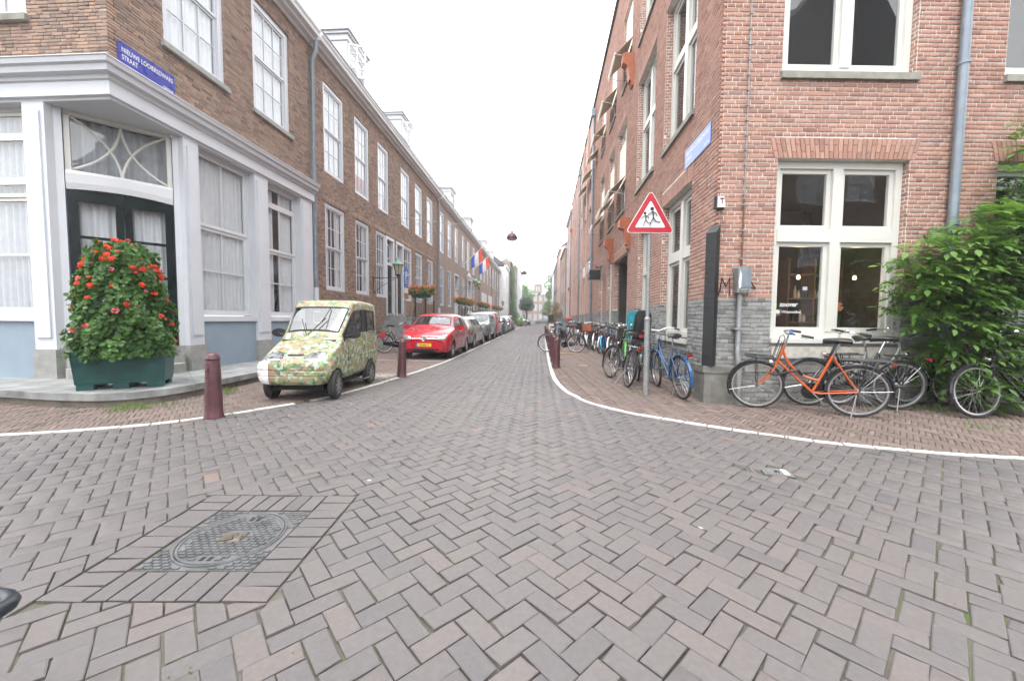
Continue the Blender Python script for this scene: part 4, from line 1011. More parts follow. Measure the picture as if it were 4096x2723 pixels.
# dormers on the terrace roofs
def dormer(s, label, open_sash=False, w=1.5, hoist=False):
    t = thing('dormer', label, 'dormer', (XL - 0.5, s, LH + 0.4), group='white roof dormers')
    z0, z1 = LH + 0.45, LH + 2.2; dF = -0.15
    m = MB().fbox(LS, s - w / 2, s - w / 2 + 0.06, -2.6, dF, z0, z1).fbox(LS, s + w / 2 - 0.06, s + w / 2, -2.6, dF, z0, z1).fbox(LS, s - w / 2, s + w / 2, dF - 0.05, dF, z0, z0 + 0.25)
    m.build('cheeks', 'white_paint', t)
    m = MB(); pr = [(0.0, 0.0), (0.1, 0.0), (0.14, 0.1), (0.17, 0.12), (0.2, 0.26), (0.0, 0.26)]
    m.fbox(LS, s - w / 2 - 0.04, s + w / 2 + 0.04, -2.7, dF + 0.04, z1 - 0.2, z1 + 0.001).fbox(LS, s - w / 2 - 0.1, s + w / 2 + 0.1, -2.75, dF + 0.1, z1 + 0.001, z1 + 0.1).fbox(LS, s - w / 2 - 0.16, s + w / 2 + 0.16, -2.8, dF + 0.16, z1 + 0.1, z1 + 0.16)
    m.build('roof_cap', 'white_paint', t)
    if open_sash:
        hf = Fac(tuple(LS(s - w / 2 + 0.08, dF, 0).xy), (0.93, 0.36), (0.36, -0.93))
        fr = MB(); W_ = 0.62
        for (a, b, c, d) in ((0, 0.06, z0 + 0.3, z1 - 0.25), (W_ - 0.06, W_, z0 + 0.3, z1 - 0.25), (0.06, W_ - 0.06, z0 + 0.3, z0 + 0.37), (0.06, W_ - 0.06, z1 - 0.32, z1 - 0.25), (W_ / 2 - 0.015, W_ / 2 + 0.015, z0 + 0.37, z1 - 0.32)): fr.fbox(hf, a, b, -0.02, 0.02, c, d)
        for k in range(1, 4):
            z = z0 + 0.37 + (z1 - z0 - 0.69) * k / 4; fr.fbox(hf, 0.06, W_ - 0.06, -0.015, 0.015, z - 0.015, z + 0.015)
        f = fr.build('casement', 'white_paint', t); MB().quad(hf(0.06, 0, z0 + 0.37), hf(W_ - 0.06, 0, z0 + 0.37), hf(W_ - 0.06, 0, z1 - 0.32), hf(0.06, 0, z1 - 0.32)).build('pane', 'glass', f)
    window(LS, t, s - w / 2 + 0.062, s + w / 2 - 0.062, z0 + 0.26, z1 - 0.201, d=dF, fw=0.07, cols=2, rows=(2, 2), detail=False, mat='white_paint')
    if hoist: MB().fbox(LS, s - 0.08, s + 0.08, dF, dF + 1.1, z1 - 0.1, z1 + 0.1).build('hoist_beam', 'white_paint', t)
    MB().fbox(LS, s - w / 2 + 0.06, s + w / 2 - 0.06, -2.6, -2.55, z0, z1).build('rear', 'white_paint', t)
dormer(15.0, 'nearest white roof dormer with its casement window swung open', True)
dormer(20.6, 'second white roof dormer along the left eaves', True)
dormer(31.8, 'third white roof dormer along the left eaves')
dormer(41.0, 'white dormer with a protruding hoist beam on the left roof', hoist=True)
dormer(52.5, 'white dormer above the far garage doors'); dormer(60.5, 'farthest white dormer on the terrace roof')
# ------------------------------------------------------------------ right: red brick corner building
rb = thing('corner_building', 'red brick corner building with grey brick base and cream window frames', 'building', (*RF(2.5, -3, 0).xy, 0))
RH = 13.1; GT = 1.63                                   # eaves, top of the grey brick
FW = [(0.88, 2.87), (4.2, 6.2)]
opF = [(a, b, 0.90, 3.70) for a, b in FW] + [(a, b, 4.93, 7.95) for a, b in FW]
SX = 16.4                                              # bricks are laid one by one up to here along the street
gcols = [(1.06, 2.80), (3.72, 5.05)]; porch = (6.45, 9.1, 0.0, 3.45)
lowc = [(9.35, 10.65), (11.9, 13.2)]
u2 = [(1.08, 2.9), (3.65, 5.5), (7.1, 8.6), (9.3, 10.67), (11.85, 13.24)]
u3 = [(1.08, 2.9), (3.72, 5.5), (6.55, 7.9), (9.2, 10.65), (11.85, 13.1)]
opS = [(a, b, 0.95, 3.75) for a, b in gcols] + [porch] + [(a, b, 0.95, 3.84) for a, b in lowc] + [(a, b, 4.97, 7.95) for a, b in u2] + [(a, b, 9.08, 11.45) for a, b in u3]
HC = 0.0645
def arch_strip(F, a, b, z, h=0.30, splay=0.09, root=None, mat='brick_red', seed=5):
    """flat arch of bricks on end, fanning out"""
    n = int((b - a) / 0.068); mb = MB(); rg = random.Random(seed)
    for k in range(n):
        t0, t1 = k / n, (k + 1) / n; x0, x1 = a + (b - a) * t0, a + (b - a) * t1
        o0 = splay * (2 * t0 - 1); o1 = splay * (2 * t1 - 1); cut = 0.5 + (0.17 if k % 2 else -0.17)
        for (ha, hb) in ((0.0, cut), (cut, 1.0)):
            g = 0.005; p = 0.012 + rg.uniform(-0.001, 0.001)
            q = [(x0 + o0 * ha + g, z + h * ha + g * .6), (x1 + o1 * ha - g, z + h * ha + g * .6), (x1 + o1 * hb - g, z + h * hb - g * .6), (x0 + o0 * hb + g, z + h * hb - g * .6)]
            mb.add([F(s, p, zz) for s, zz in q] + [F(s, -0.01, zz) for s, zz in q], [(0, 1, 2, 3)] + [(4 + i, 4 + (i + 1) % 4, (i + 1) % 4, i) for i in range(4)], rg.betavariate(2.5, 2))
    o = mb.build('flat_arch', mat, root, tint=True); o['kind'] = 'stuff'; return o
archF = [(a - 0.06, b + 0.06, 3.70, 4.0) for a, b in FW] + [(a - 0.06, b + 0.06, 7.95, 8.25) for a, b in FW]
archS = [(a - 0.05, b + 0.05, o3, o3 + 0.28) for (a, b, o2, o3) in opS]
FE = 7.4
parts = [lay_bricks(RF, -0.016, FE, GT, 8.8, opF + archF, 0.212, HC, 0.013, 0.0012, seed=51), lay_bricks(RS, -0.016, SX, GT, RH, opS + archS, 0.212, HC, 0.013, 0.0012, seed=52)]
for o in opF: parts += [reveal_bricks(RF, o, 0.11, max(o[2], GT), o[3], 0.2, HC, sd, 53, 0.011) for sd in (0, 1)]
for o in opS:
    if o is porch: continue
    parts += [reveal_bricks(RS, o, 0.2, max(o[2], GT), o[3], 0.2, HC, 1, 54, 0.011)]
parts.append(reveal_bricks(RS, porch, 0.62, GT, 3.45, 0.2, HC, 1, 55, 0.011))
split_blocks('brick', 'brickwork', np.concatenate([p[0] for p in parts]), np.concatenate([p[1] for p in parts]), 'brick_red', rb, 300)
parts = [lay_bricks(RF, -0.02, FE, 0.62, GT, opF, 0.205, HC, 0.008, 0.002, seed=56), lay_bricks(RS, -0.02, SX, 0.0, GT, opS, 0.205, HC, 0.008, 0.002, seed=57), lay_bricks(RF, -0.12, FE, 0.0, 0.52, [], 0.205, HC, 0.008, 0.002, d=0.08, seed=58)]
for o in opF[:2]: parts += [reveal_bricks(RF, o, 0.11, o[2], GT, 0.2, HC, sd, 59, 0.008) for sd in (0, 1)]
for o in opS[:5]:
    parts += [reveal_bricks(RS, o, 0.62 if o is porch else 0.2, o[2], GT, 0.2, HC, 1, 60, 0.008)]
gb = MB()
split_blocks('grey_brick', 'grey_brickwork', np.concatenate([p[0] for p in parts]), np.concatenate([p[1] for p in parts]), 'brick_grey', rb, 300)
m = MB(); wall_cells(m, RF, 0.03, FE, GT, RH, opF, -0.003, 0.11); wall_cells(m, RS, 0.115, SX, GT, RH, opS, -0.003, 0.2); m.build('wall', 'mortar_light', rb)
m = MB(); wall_cells(m, RF, 0.03, FE, 0.0, GT - 0.001, opF, -0.003, 0.11); wall_cells(m, RS, 0.115, porch[0], 0.0, GT - 0.001, opS, -0.003, 0.2); m.build('base_wall', 'mortar_grey', rb); m = MB(); wall_cells(m, RS, porch[1], SX, 0.0, GT - 0.001, opS, -0.003, 0.2); m.build('base_wall', 'mortar_grey', rb); MB().fbox(RF, -0.12, FE, 0.0, 0.077, 0.0, 0.52).build('plinth_wall', 'mortar_grey', rb)
for i, (a, b, c, d) in enumerate(archF): arch_strip(RF, a, b, c, d - c, 0.08, rb, seed=i)
for i, (a, b, c, d) in enumerate(archS): arch_strip(RS, a, b, c, d - c, 0.03, rb, seed=20 + i)
MB().hexa([RF(-0.13, 0.0, 0.521), RF(FE, 0.0, 0.521), RF(FE, 0.10, 0.521), RF(-0.13, 0.10, 0.521), RF(-0.02, 0.0, 0.625), RF(FE, 0.0, 0.625), RF(FE, 0.012, 0.61), RF(-0.02, 0.012, 0.61)]).build('plinth_cap', 'bluestone_dark', rb)
cb = MB().prism([(-0.14, -0.09), (-0.14, 0.30), (-0.06, 0.38), (0.0, 0.38), (0.0, -0.0), (0.42, 0.0), (0.42, -0.09), (0.30, -0.115), (-0.04, -0.115)], 0.0, 0.50, Matrix.Translation((FR_O[0], FR_O[1], 0)))
cb.build('corner_stone', 'bluestone_dark', rb)
MB().prism([(-0.16, -0.10), (-0.16, 0.40), (0.0, 0.40), (0.0, 0.0), (0.43, 0.0), (0.43, -0.12), (-0.05, -0.13)], 0.501, 0.60, Matrix.Translation((FR_O[0], FR_O[1], 0))).build('corner_cap', 'bluestone_dark', rb)
rr = MB()
for (F, a, b) in ((RF, 0.0, FE), (RS, 0.0, SX)): rr.fbox(F, a, b, -0.3, 0.09, RH, RH + 0.1)
rr.build('eaves', 'roof_slate', rb)
MB().add([RS(0, 0.09, RH + 0.11), RS(SX, 0.09, RH + 0.11), RS(SX, -4, RH + 3), RS(0, -4, RH + 3)], [(0, 1, 2, 3)]).build('roof', 'roof_slate', rb)
# front windows: cross casements, dark rooms behind
def cross_window(F, root, s0, s1, z0, z1, d, tr, sill, room, depth, detail=True, blind=None):
    f = MB(); fw = 0.10; mw = 0.15
    m = (s0 + s1) / 2
    f.fbox(F, s0, s0 + fw, d - 0.1, d, z0, z1).fbox(F, s1 - fw, s1, d - 0.1, d, z0, z1).fbox(F, s0 + fw, s1 - fw, d - 0.1, d, z1 - fw, z1).fbox(F, s0 + fw, s1 - fw, d - 0.1, d, z0, z0 + 0.11).fbox(F, m - mw / 2, m + mw / 2, d - 0.1, d + 0.012, z0 + 0.11, z1 - fw)
    cells = []
    for (a, b) in ((s0 + fw, m - mw / 2), (m + mw / 2, s1 - fw)):
        if tr:
            f.fbox(F, a, b, d - 0.1, d + 0.006, tr[0], tr[1]); cells += [(a, b, z0 + 0.11, tr[0]), (a, b, tr[1], z1 - fw)]
        else: cells.append((a, b, z0 + 0.11, z1 - fw))
    for (a, b, c, e) in cells:
        w = 0.065; dd = d - 0.035
        f.fbox(F, a, a + w, dd - 0.045, dd, c, e).fbox(F, b - w, b, dd - 0.045, dd, c, e).fbox(F, a + w, b - w, dd - 0.045, dd, c, c + w).fbox(F, a + w, b - w, dd - 0.045, dd, e - w, e)
    w_ = f.build('window', 'cream_paint', root)
    for (a, b, c, e) in cells: MB().quad(F(a + 0.06, d - 0.06, c + 0.06), F(b - 0.06, d - 0.06, c + 0.06), F(b - 0.06, d - 0.06, e - 0.06), F(a + 0.06, d - 0.06, e - 0.06)).build('pane', 'glass', w_)
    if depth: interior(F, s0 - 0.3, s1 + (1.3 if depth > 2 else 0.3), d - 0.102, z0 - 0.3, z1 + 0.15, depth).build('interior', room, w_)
    if blind: MB().fbox(F, s0 + fw, s1 - fw, d - 0.13, d - 0.12, z0 + (z1 - z0) * (1 - blind), z1 - fw).build('blind', 'curtain', w_)
    if sill: MB().hexa([F(s0 - 0.03, d - 0.08, z0 - 0.13), F(s1 + 0.03, d - 0.08, z0 - 0.13), F(s1 + 0.03, 0.055, z0 - 0.13), F(s0 - 0.03, 0.055, z0 - 0.13), F(s0 - 0.03, d - 0.08, z0 - 0.002), F(s1 + 0.03, d - 0.08, z0 - 0.002), F(s1 + 0.03, 0.05, z0 - 0.03), F(s0 - 0.03, 0.05, z0 - 0.03)]).build('sill', 'stone_sill', w_)
    return w_
for a, b in FW:
    w1 = cross_window(RF, rb, a + 0.005, b - 0.005, 1.02, 3.695, -0.10, (2.50, 2.69), False, 'room_dark', 3.0)
    MB().fbox(RF, a + 0.002, b - 0.002, -0.1, 0.03, 0.955, 1.018).build('window_board', 'cream_paint', w1)
    MB().fbox(RF, a + 0.002, b - 0.002, -0.1, -0.01, 0.902, 0.953).build('lead_strip', 'lead', w1)
    cross_window(RF, rb, a + 0.005, b - 0.005, 4.96, 7.945, -0.10, None, True, 'room_dark', 1.2)
MB().fbox(RF, 0.9, 6.2, 0.004, 0.03, 0.74, 0.899).build('plaster_band', 'old_plaster', rb)
MB().tube([RF(0.55, 0.11, 0.735), RF(6.4, 0.11, 0.715)], 0.03, 8).build('service_pipe', 'galvanised', rb, smooth=40)
# room behind the ground floor window: shelves, counter
rm = thing('shelving', 'dark wooden shelves with bottles seen through the ground floor window', 'shelves', tuple(RF(2.2, -2.2, 0.8)))
m = MB()
for z in (1.25, 1.75, 2.25): m.fbox(RF, 2.75, 3.9, -2.6, -2.25, z, z + 0.03)
for s in (2.75, 3.3, 3.87): m.fbox(RF, s, s + 0.03, -2.6, -2.24, 0.8, 2.6)
m.fbox(RF, 1.5, 2.5, -2.4, -2.0, 0.75, 1.15); m.build('frame', 'wood_brown', rm)
for k in range(14):
    s = 2.82 + (k % 7) * 0.14 + 0.03 * (k % 3); z = (1.281, 1.781)[k // 7]; h = 0.16 + 0.05 * (k % 3)
    MB().lathe([(0.03, 0), (0.03, h * 0.65), (0.012, h * 0.8), (0.012, h)], 8, Matrix.Translation(RF(s, -2.4, z))).build('bottle', ('curtain_grey', 'door_green', 'plank')[k % 3], rm)
for i, (sx, sz) in enumerate(((2.10, 2.08), (3.12, 2.08))):
    # lit bulbs hanging inside
    p = RF(sx, -1.1, sz); t = thing('pendant_bulb', ['lit bulb hanging behind the left lower pane of the corner building', 'lit bulb hanging behind the right lower pane of the corner building'][i], 'lamp', tuple(p), group='lit bulbs behind the ground floor window')
    MATS.get('bulb') or emit_mat('bulb', (1.0, 0.62, 0.28), 2.5)
    MB().lathe([(0.0, -0.045), (0.024, -0.035), (0.03, -0.01), (0.02, 0.03), (0.0, 0.04)], 12, Matrix.Translation(p), cap=False).build('bulb', 'bulb', t, smooth=60)
    MB().tube([p + Vector((0, 0, 0.04)), p + Vector((0, 0, 1.6))], 0.006, 5).build('cord', 'black_paint', t)
    bl = bpy.data.lights.new('bulb_light', 'POINT'); bl.energy = 6; bl.color = (1, 0.75, 0.45); bl.shadow_soft_size = 0.05; lo = bpy.data.objects.new('bulb_light', bl); col.objects.link(lo); lo.location = p - Vector((0, 0, 0.1))
fl_ = thing('flower_bunch', 'peach flowers in a vase behind the lower right pane', 'flowers', tuple(RF(2.3, -0.5, 1.0)))
m = MB(); rg = random.Random(4)
for k in range(16):
    a = rg.random() * 6.28; r = rg.random() * 0.13; c = RF(2.3 + r * math.cos(a), -0.5 + r * math.sin(a), 1.46 + rg.random() * 0.12)
    m.lathe([(0.0, -0.02), (0.035, 0.0), (0.045, 0.03), (0.0, 0.035)], 7, Matrix.Translation(c), cap=False)
m.build('blossoms', plain('peach', (0.65, 0.28, 0.14), 0.8), fl_)
MB().lathe([(0.04, 0), (0.07, 0.1), (0.05, 0.25), (0.09, 0.42)], 10, Matrix.Translation(RF(2.3, -0.5, 1.03))).build('vase', 'leaf_geranium', fl_)
# lettering on the panes
dc = thing('window_lettering', 'pale grey lettering and round logo on the lower left pane', 'lettering', tuple(RF(1.2, -0.15, 1.3)))
lg = plain('vinyl_grey', (0.60, 0.62, 0.62), 0.5)
lettering('word', 'zoover', 0.098, 'vinyl_grey', dc, RF.mat(1.11, -0.150, 1.515), bold=0.003, shear=0.15)
lettering('word', 'Weeronline', 0.062, 'vinyl_grey', dc, RF.mat(1.15, -0.150, 1.41), bold=0.001)
MB().lathe([(0.0, 0.0), (0.034, 0.0), (0.034, 0.001)], 20, RF.mat(1.085, -0.150, 1.43)).build('disc', 'vinyl_grey', dc)
m = MB()
for k in range(12):
    a = -2.4 + k * 0.3; m.fbox(RF, 1.085 + 0.055 * math.cos(a) - 0.004, 1.085 + 0.055 * math.cos(a) + 0.004, -0.150, -0.149, 1.43 + 0.055 * math.sin(a) - 0.004, 1.43 + 0.055 * math.sin(a) + 0.004)
m.build('dots', 'vinyl_grey', dc)['kind'] = 'stuff'
MB().fbox(RF, 1.052, 1.066, -0.150, -0.149, 1.45, 1.56).build('stroke', plain('vinyl_green', (0.12, 0.45, 0.14), 0.5), dc)
nm = thing('house_number', 'small dark number 88 plate behind the left pane', 'number', tuple(RF(1.55, -0.15, 1.85)))
lettering('digits', '88', 0.075, 'vinyl_grey', nm, RF.mat(1.46, -0.150, 1.77), bold=0.002)
# side windows along the street
for a, b in gcols: cross_window(RS, rb, a + 0.005, b - 0.005, 0.955, 3.74, -0.14, (2.5, 2.66), False, 'room_dark', 1.0)
for a, b in gcols: MB().fbox(RS, a + 0.002, b - 0.002, -0.14, 0.05, 0.86, 0.95).build('sill', 'cream_paint', rb)
for a, b in lowc: cross_window(RS, rb, a + 0.005, b - 0.005, 0.955, 3.83, -0.14, (2.5, 2.66), False, 'room_dark', 1.0)
for i, (a, b) in enumerate(u2): cross_window(RS, rb, a + 0.005, b - 0.005, 5.0, 7.945, -0.14, (6.6, 6.75) if i < 2 else None, True, 'room_dark', 0.8, blind=0.75 if i >= 2 else None)
for i, (a, b) in enumerate(u3): cross_window(RS, rb, a + 0.005, b - 0.005, 9.11, 11.445, -0.14, None, True, 'room_dark', 0.8, blind=0.7)
# recessed porch with heavy orange beams
m = MB(); m.fbox(RS, 6.45, 9.1, -0.7, -0.64, 0.0, 3.45); m.build('porch_wall', 'cream_paint', rb)
pd = MB().fbox(RS, 7.0, 8.5, -0.64, -0.6, 0.05, 2.6).fbox(RS, 7.1, 7.7, -0.6, -0.58, 0.3, 2.4).fbox(RS, 7.8, 8.4, -0.6, -0.58, 0.3, 2.4).build('porch_door', 'door_green', rb)
MB().fbox(RS, 6.45, 9.1, -0.64, -0.12, 3.40, 3.46).build('porch_soffit', 'wood_brown', rb)
def corbel(s, z, label, h=0.95, w=0.26, dep=0.34):
    pr = [(0, 0), (0.06, 0.0), (0.10, 0.06), (0.08, 0.12), (0.14, 0.16), (0.13, 0.22), (0.16, h * 0.45), (dep * 0.6, h * 0.62), (dep, h * 0.7), (dep, h * 0.96), (dep - 0.03, h), (0, h)]
    n = len(pr); vs = [RS(s - w / 2, 0.003 + d, z + zz) for d, zz in pr] + [RS(s + w / 2, 0.003 + d, z + zz) for d, zz in pr]
    return MB().add(vs, [tuple(range(n)), tuple(range(2 * n - 1, n - 1, -1))] + [(i, (i + 1) % n, n + (i + 1) % n, n + i) for i in range(n)]).build('corbel', 'orange_beam', None, base=tuple(RS(s, 0.0, z)))
for s, z, lb in ((6.2, 3.45, 'near carved orange beam end on the brick pier by the porch'), (9.3, 3.45, 'far carved orange beam end beyond the porch'), (6.3, 8.35, 'carved orange beam end high above the porch'), (35.3, 3.7, 'small orange beam end far down the right side'), (33.0, 9.3, 'little orange beam end under the far eaves')):
    tag(corbel(s, z, lb), lb, 'beam', 'orange beam ends')
# far half of the long facade: bricks too small to pick apart
SE = 35.0
c3 = [(a, a + 1.4) for a in (17.0, 19.6, 22.2, 25.2, 27.8, 30.4, 33.0)]
op2 = [(a, b, 0.95, 3.84) for a, b in c3] + [(a, b, 4.97, 7.95) for a, b in c3] + [(a, b, 9.08, 11.45) for a, b in c3] + [(14.4, 15.4, 9.08, 11.45)]
rb2 = thing('brick_building', 'long red brick warehouse continuing the corner building down the street', 'building', tuple(RS(26, -4, 0)))
m = MB(); wall_cells(m, RS, SX, SE, GT, RH, op2, 0.009, 0.2); w = uv_metres(m.build('wall', 'wall_red', rb2))
m = MB(); wall_cells(m, RS, SX, SE, 0.0, GT - 0.001, op2, 0.009, 0.2); uv_metres(m.build('base_wall', 'wall_grey', rb2))
for (a, b, c, d) in op2:
    if a < SX: continue
    cross_window(RS, rb2, a + 0.005, b - 0.005, c + 0.03, d - 0.005, -0.13, None, c > 4, 'room_dark', 0.6, blind=0.7 if c > 4 else None)
MB().fbox(RS, SX, SE, -0.3, 0.09, RH, RH + 0.1).build('eaves', 'roof_slate', rb2)
for s in (18.75, 21.3, 26.9, 29.5, 32.1): uv_metres(MB().fbox(RS, s - 0.2, s + 0.2, 0.0095, 0.13, GT, RH - 0.1).build('pier', 'wall_red', rb2))
MB().add([RS(SX, 0.09, RH + 0.11), RS(SE, 0.09, RH + 0.11), RS(SE, -4, RH + 3), RS(SX, -4, RH + 3)], [(0, 1, 2, 3)]).build('roof', 'roof_slate', rb2)
# drop-arm awnings
def awning(s0, s1, z, label):
    t = thing('awning', label, 'awning', tuple(RS((s0 + s1) / 2, 0, z)), group='cream drop-arm awnings on the right facade')
    dep = 0.5; zl = z - 0.5
    MB().hexa([RS(s0, -0.02, z), RS(s1, -0.02, z), RS(s1, -0.02, z + 0.012), RS(s0, -0.02, z + 0.012), RS(s0, dep, zl), RS(s1, dep, zl), RS(s1, dep, zl + 0.012), RS(s0, dep, zl + 0.012)]).build('cloth', 'awning_cloth', t)
    MB().fbox(RS, s0 - 0.02, s1 + 0.02, dep - 0.005, dep + 0.035, zl - 0.03, zl + 0.03).build('front_bar', 'cream_paint', t)
    MB().fbox(RS, s0, s1, dep + 0.01, dep + 0.016, zl - 0.12, zl - 0.031).build('valance', 'awning_drop', t)
    for s in (s0, s1): MB().tube([RS(s, 0.0, z - 0.62), RS(s, dep, zl)], 0.009, 6).build('arm', 'cream_paint', t)
    MB().fbox(RS, s0, s1, -0.12, -0.06, z - 0.001, z + 1.3).build('roll_cloth', 'awning_drop', t)
ordn = ['nearest', 'second', 'third', 'fourth', 'fifth', 'sixth', 'seventh']
for i, (a, b) in enumerate([(6.55, 7.9), (9.2, 10.65), (11.85, 13.1), (14.4, 15.4), (17.0, 18.4), (19.6, 21.0)]): awning(a + 0.05, b - 0.05, 10.05, ordn[i] + ' cream awning of the upper row on the right facade')
for i, (a, b) in enumerate([(7.1, 8.6), (9.3, 10.67), (11.85, 13.24)]): awning(a + 0.05, b - 0.05, 6.05, ordn[i] + ' cream awning of the lower row on the right facade')
# pipes on the right
downpipe(RF, 3.47, 0.0, 9.0, 0.09, 0.06, 'zinc', 'fat blue grey downpipe on the brick front beside the shrub', (2.75, 5.05))
for s, lb in ((15.8, 'pale grey downpipe by the white board on the right facade'), (24.4, 'second pale grey downpipe on the right facade'), (35.05, 'pale grey downpipe at the end of the red brick building')):
    downpipe(RS, s, 0.0, 12.7, 0.1, 0.06, 'zinc', lb, (3, 6, 9.5))
    MB().fbox(RS, s - 0.14, s + 0.14, 0.03, 0.25, 12.3, 12.7).build('hopper', 'zinc', bpy.data.objects[[k for k in WM if k.startswith('downpipe')][-1]])
wb = MB().fbox(RS, 16.2, 21.8, 0.02, 0.06, 4.1, 4.75).build('name_board', 'sign_white', None, base=tuple(RS(19, 0.02, 4.1))); tag(wb, 'long white board above the ground floor behind the right downpipe', 'board')
# black corner guard
g = thing('corner_guard', 'tall black timber guard with slanted top on the brick corner', 'corner guard', (FR_O[0] - 0.07, FR_O[1] - 0.07, 0.6))
q = Vector((FR_O[0], FR_O[1], 0)); rot = R(-47)
M = Matrix.Translation(q + Vector((-0.075, -0.06, 0))) @ Matrix.Rotation(rot, 4, 'Z')
m = MB().hexa([(-0.075, -0.055, 0.60), (0.075, -0.055, 0.60), (0.075, 0.07, 0.60), (-0.075, 0.07, 0.60), (-0.075, -0.055, 2.58), (0.075, -0.055, 2.58), (0.075, 0.07, 2.70), (-0.075, 0.07, 2.70)]).xf(M)
m.build('post', 'black_paint', g)
# lamp box, conduit with clips, switch box with pipe, bell
lb = thing('wall_light', 'small white and black light box on the brick corner', 'wall light', tuple(RF(0.0, 0.05, 3.0)))
MB().fbox(RF, -0.065, 0.075, 0.014, 0.06, 2.93, 3.12).build('housing', 'black_paint', lb)
MB().hexa([RF(-0.04, 0.06, 2.95), RF(0.065, 0.06, 2.95), RF(0.065, 0.10, 2.95), RF(-0.04, 0.10, 2.95), RF(-0.035, 0.06, 3.115), RF(0.06, 0.06, 3.115), RF(0.06, 0.075, 3.115), RF(-0.035, 0.075, 3.115)]).build('cover', 'sign_white', lb)
MB().fbox(RF, -0.01, 0.05, 0.082, 0.092, 3.075, 3.088).fbox(RF, 0.015, 0.024, 0.085, 0.1, 3.0, 3.075).build('mark', 'rust', lb)
cd = thing('cable', 'thin grey cable with clips running up the brick front by the corner', 'cable', tuple(RF(0.38, 0.02, 2.1)))
MB().tube([RF(0.385, 0.022, 3.1), RF(0.382, 0.022, 4.5), RF(0.375, 0.022, 8.8)], 0.008, 6).build('wire', 'galvanised', cd)
for k in range(22): MB().fbox(RF, 0.362, 0.40, 0.012, 0.036, 3.15 + 0.215 * k, 3.165 + 0.215 * k).build('clip', 'galvanised', cd)
MB().tube([RF(0.385, 0.024, 2.10), RF(0.385, 0.024, 3.1)], 0.013, 8).build('conduit', 'rust', cd)
for z in (2.2, 2.62, 3.0): MB().fbox(RF, 0.352, 0.412, 0.012, 0.04, z, z + 0.02).build('saddle', 'galvanised', cd)
eb = thing('switch_box', 'grey metal switch box on a pipe beside the graffiti', 'switch box', tuple(RF(0.36, 0.08, 0.0)))
MB().fbox(RF, 0.27, 0.47, 0.03, 0.14, 1.70, 2.06).build('box', 'galvanised', eb)
MB().fbox(RF, 0.28, 0.46, 0.141, 0.15, 1.78, 2.045).build('cover', 'zinc', eb)
MB().fbox(RF, 0.26, 0.48, 0.013, 0.029, 2.0, 2.10).build('back_plate', 'galvanised', eb)
for k in range(3): MB().lathe([(0.012, 0), (0.012, 0.02)], 8, RF.mat(0.31 + k * 0.05, 0.15, 1.73)).build('screw', 'chrome', eb)
MB().tube([RF(0.345, 0.145, 0.0), RF(0.345, 0.145, 0.55), RF(0.345, 0.075, 0.78), RF(0.35, 0.065, 1.70)], 0.035, 10).build('pipe', 'galvanised', eb, smooth=40)
MB().fbox(RF, 0.27, 0.43, 0.014, 0.11, 1.15, 1.18).build('clamp', 'galvanised', eb)
MB().prism([(0, 0), (0.03, 0.02), (0.035, 0.2), (0.01, 0.27), (-0.01, 0.1)], 0.0, 0.001, RF.mat(0.285, 0.1505, 1.76)).build('sticker', 'sign_white', eb)
gr = thing('graffiti', 'black sprayed letters either side of the switch box', 'graffiti', tuple(RF(0.3, 0.02, 1.7)))
for pts in ([(0.02, 1.82), (0.06, 1.66), (0.10, 1.93), (0.08, 1.72)], [(0.10, 1.93), (0.165, 1.80), (0.22, 1.93), (0.225, 1.66)], [(0.50, 1.68), (0.50, 1.93), (0.62, 1.77), (0.50, 1.80)]):
    MB().tube([RF(s, 0.0125, z) for s, z in pts], 0.014, 6, flat=0.4).build('stroke', 'graffiti', gr)
# projecting frame sign
bs = thing('box_sign', 'galvanised frame with a black square board jutting over the right pavement', 'sign', tuple(RS(11.4, 0.3, 3.0)))
sF = Fac(tuple(RS(11.4, 0.08, 0).xy), tuple(RS.n), tuple(-RS.u)); W_ = 0.66
m = MB()
for (a, b, c, d) in ((0.0, 0.04, 3.0, 3.78), (W_ - 0.04, W_, 3.0, 3.78), (0.04, W_ - 0.04, 3.0, 3.04), (0.04, W_ - 0.04, 3.74, 3.78), (0.04, W_ - 0.04, 3.53, 3.56)): m.fbox(sF, a, b, -0.03, 0.03, c, d)
m.build('frame', 'galvanised', bs); MB().fbox(sF, 0.08, W_ - 0.08, -0.02, 0.02, 3.05, 3.49).build('board', 'sign_black', bs)
for z in (3.1, 3.68): MB().tube([sF(-0.1, 0, z), sF(0.0, 0, z)], 0.02, 8).build('bracket', 'galvanised', bs)
al = MB().lathe([(0.05, 0), (0.06, 0.03), (0.05, 0.09), (0.0, 0.11)], 12, Matrix.Translation(sF(0.25, 0, 3.565))).build('beacon', 'sign_red', bs, smooth=40)
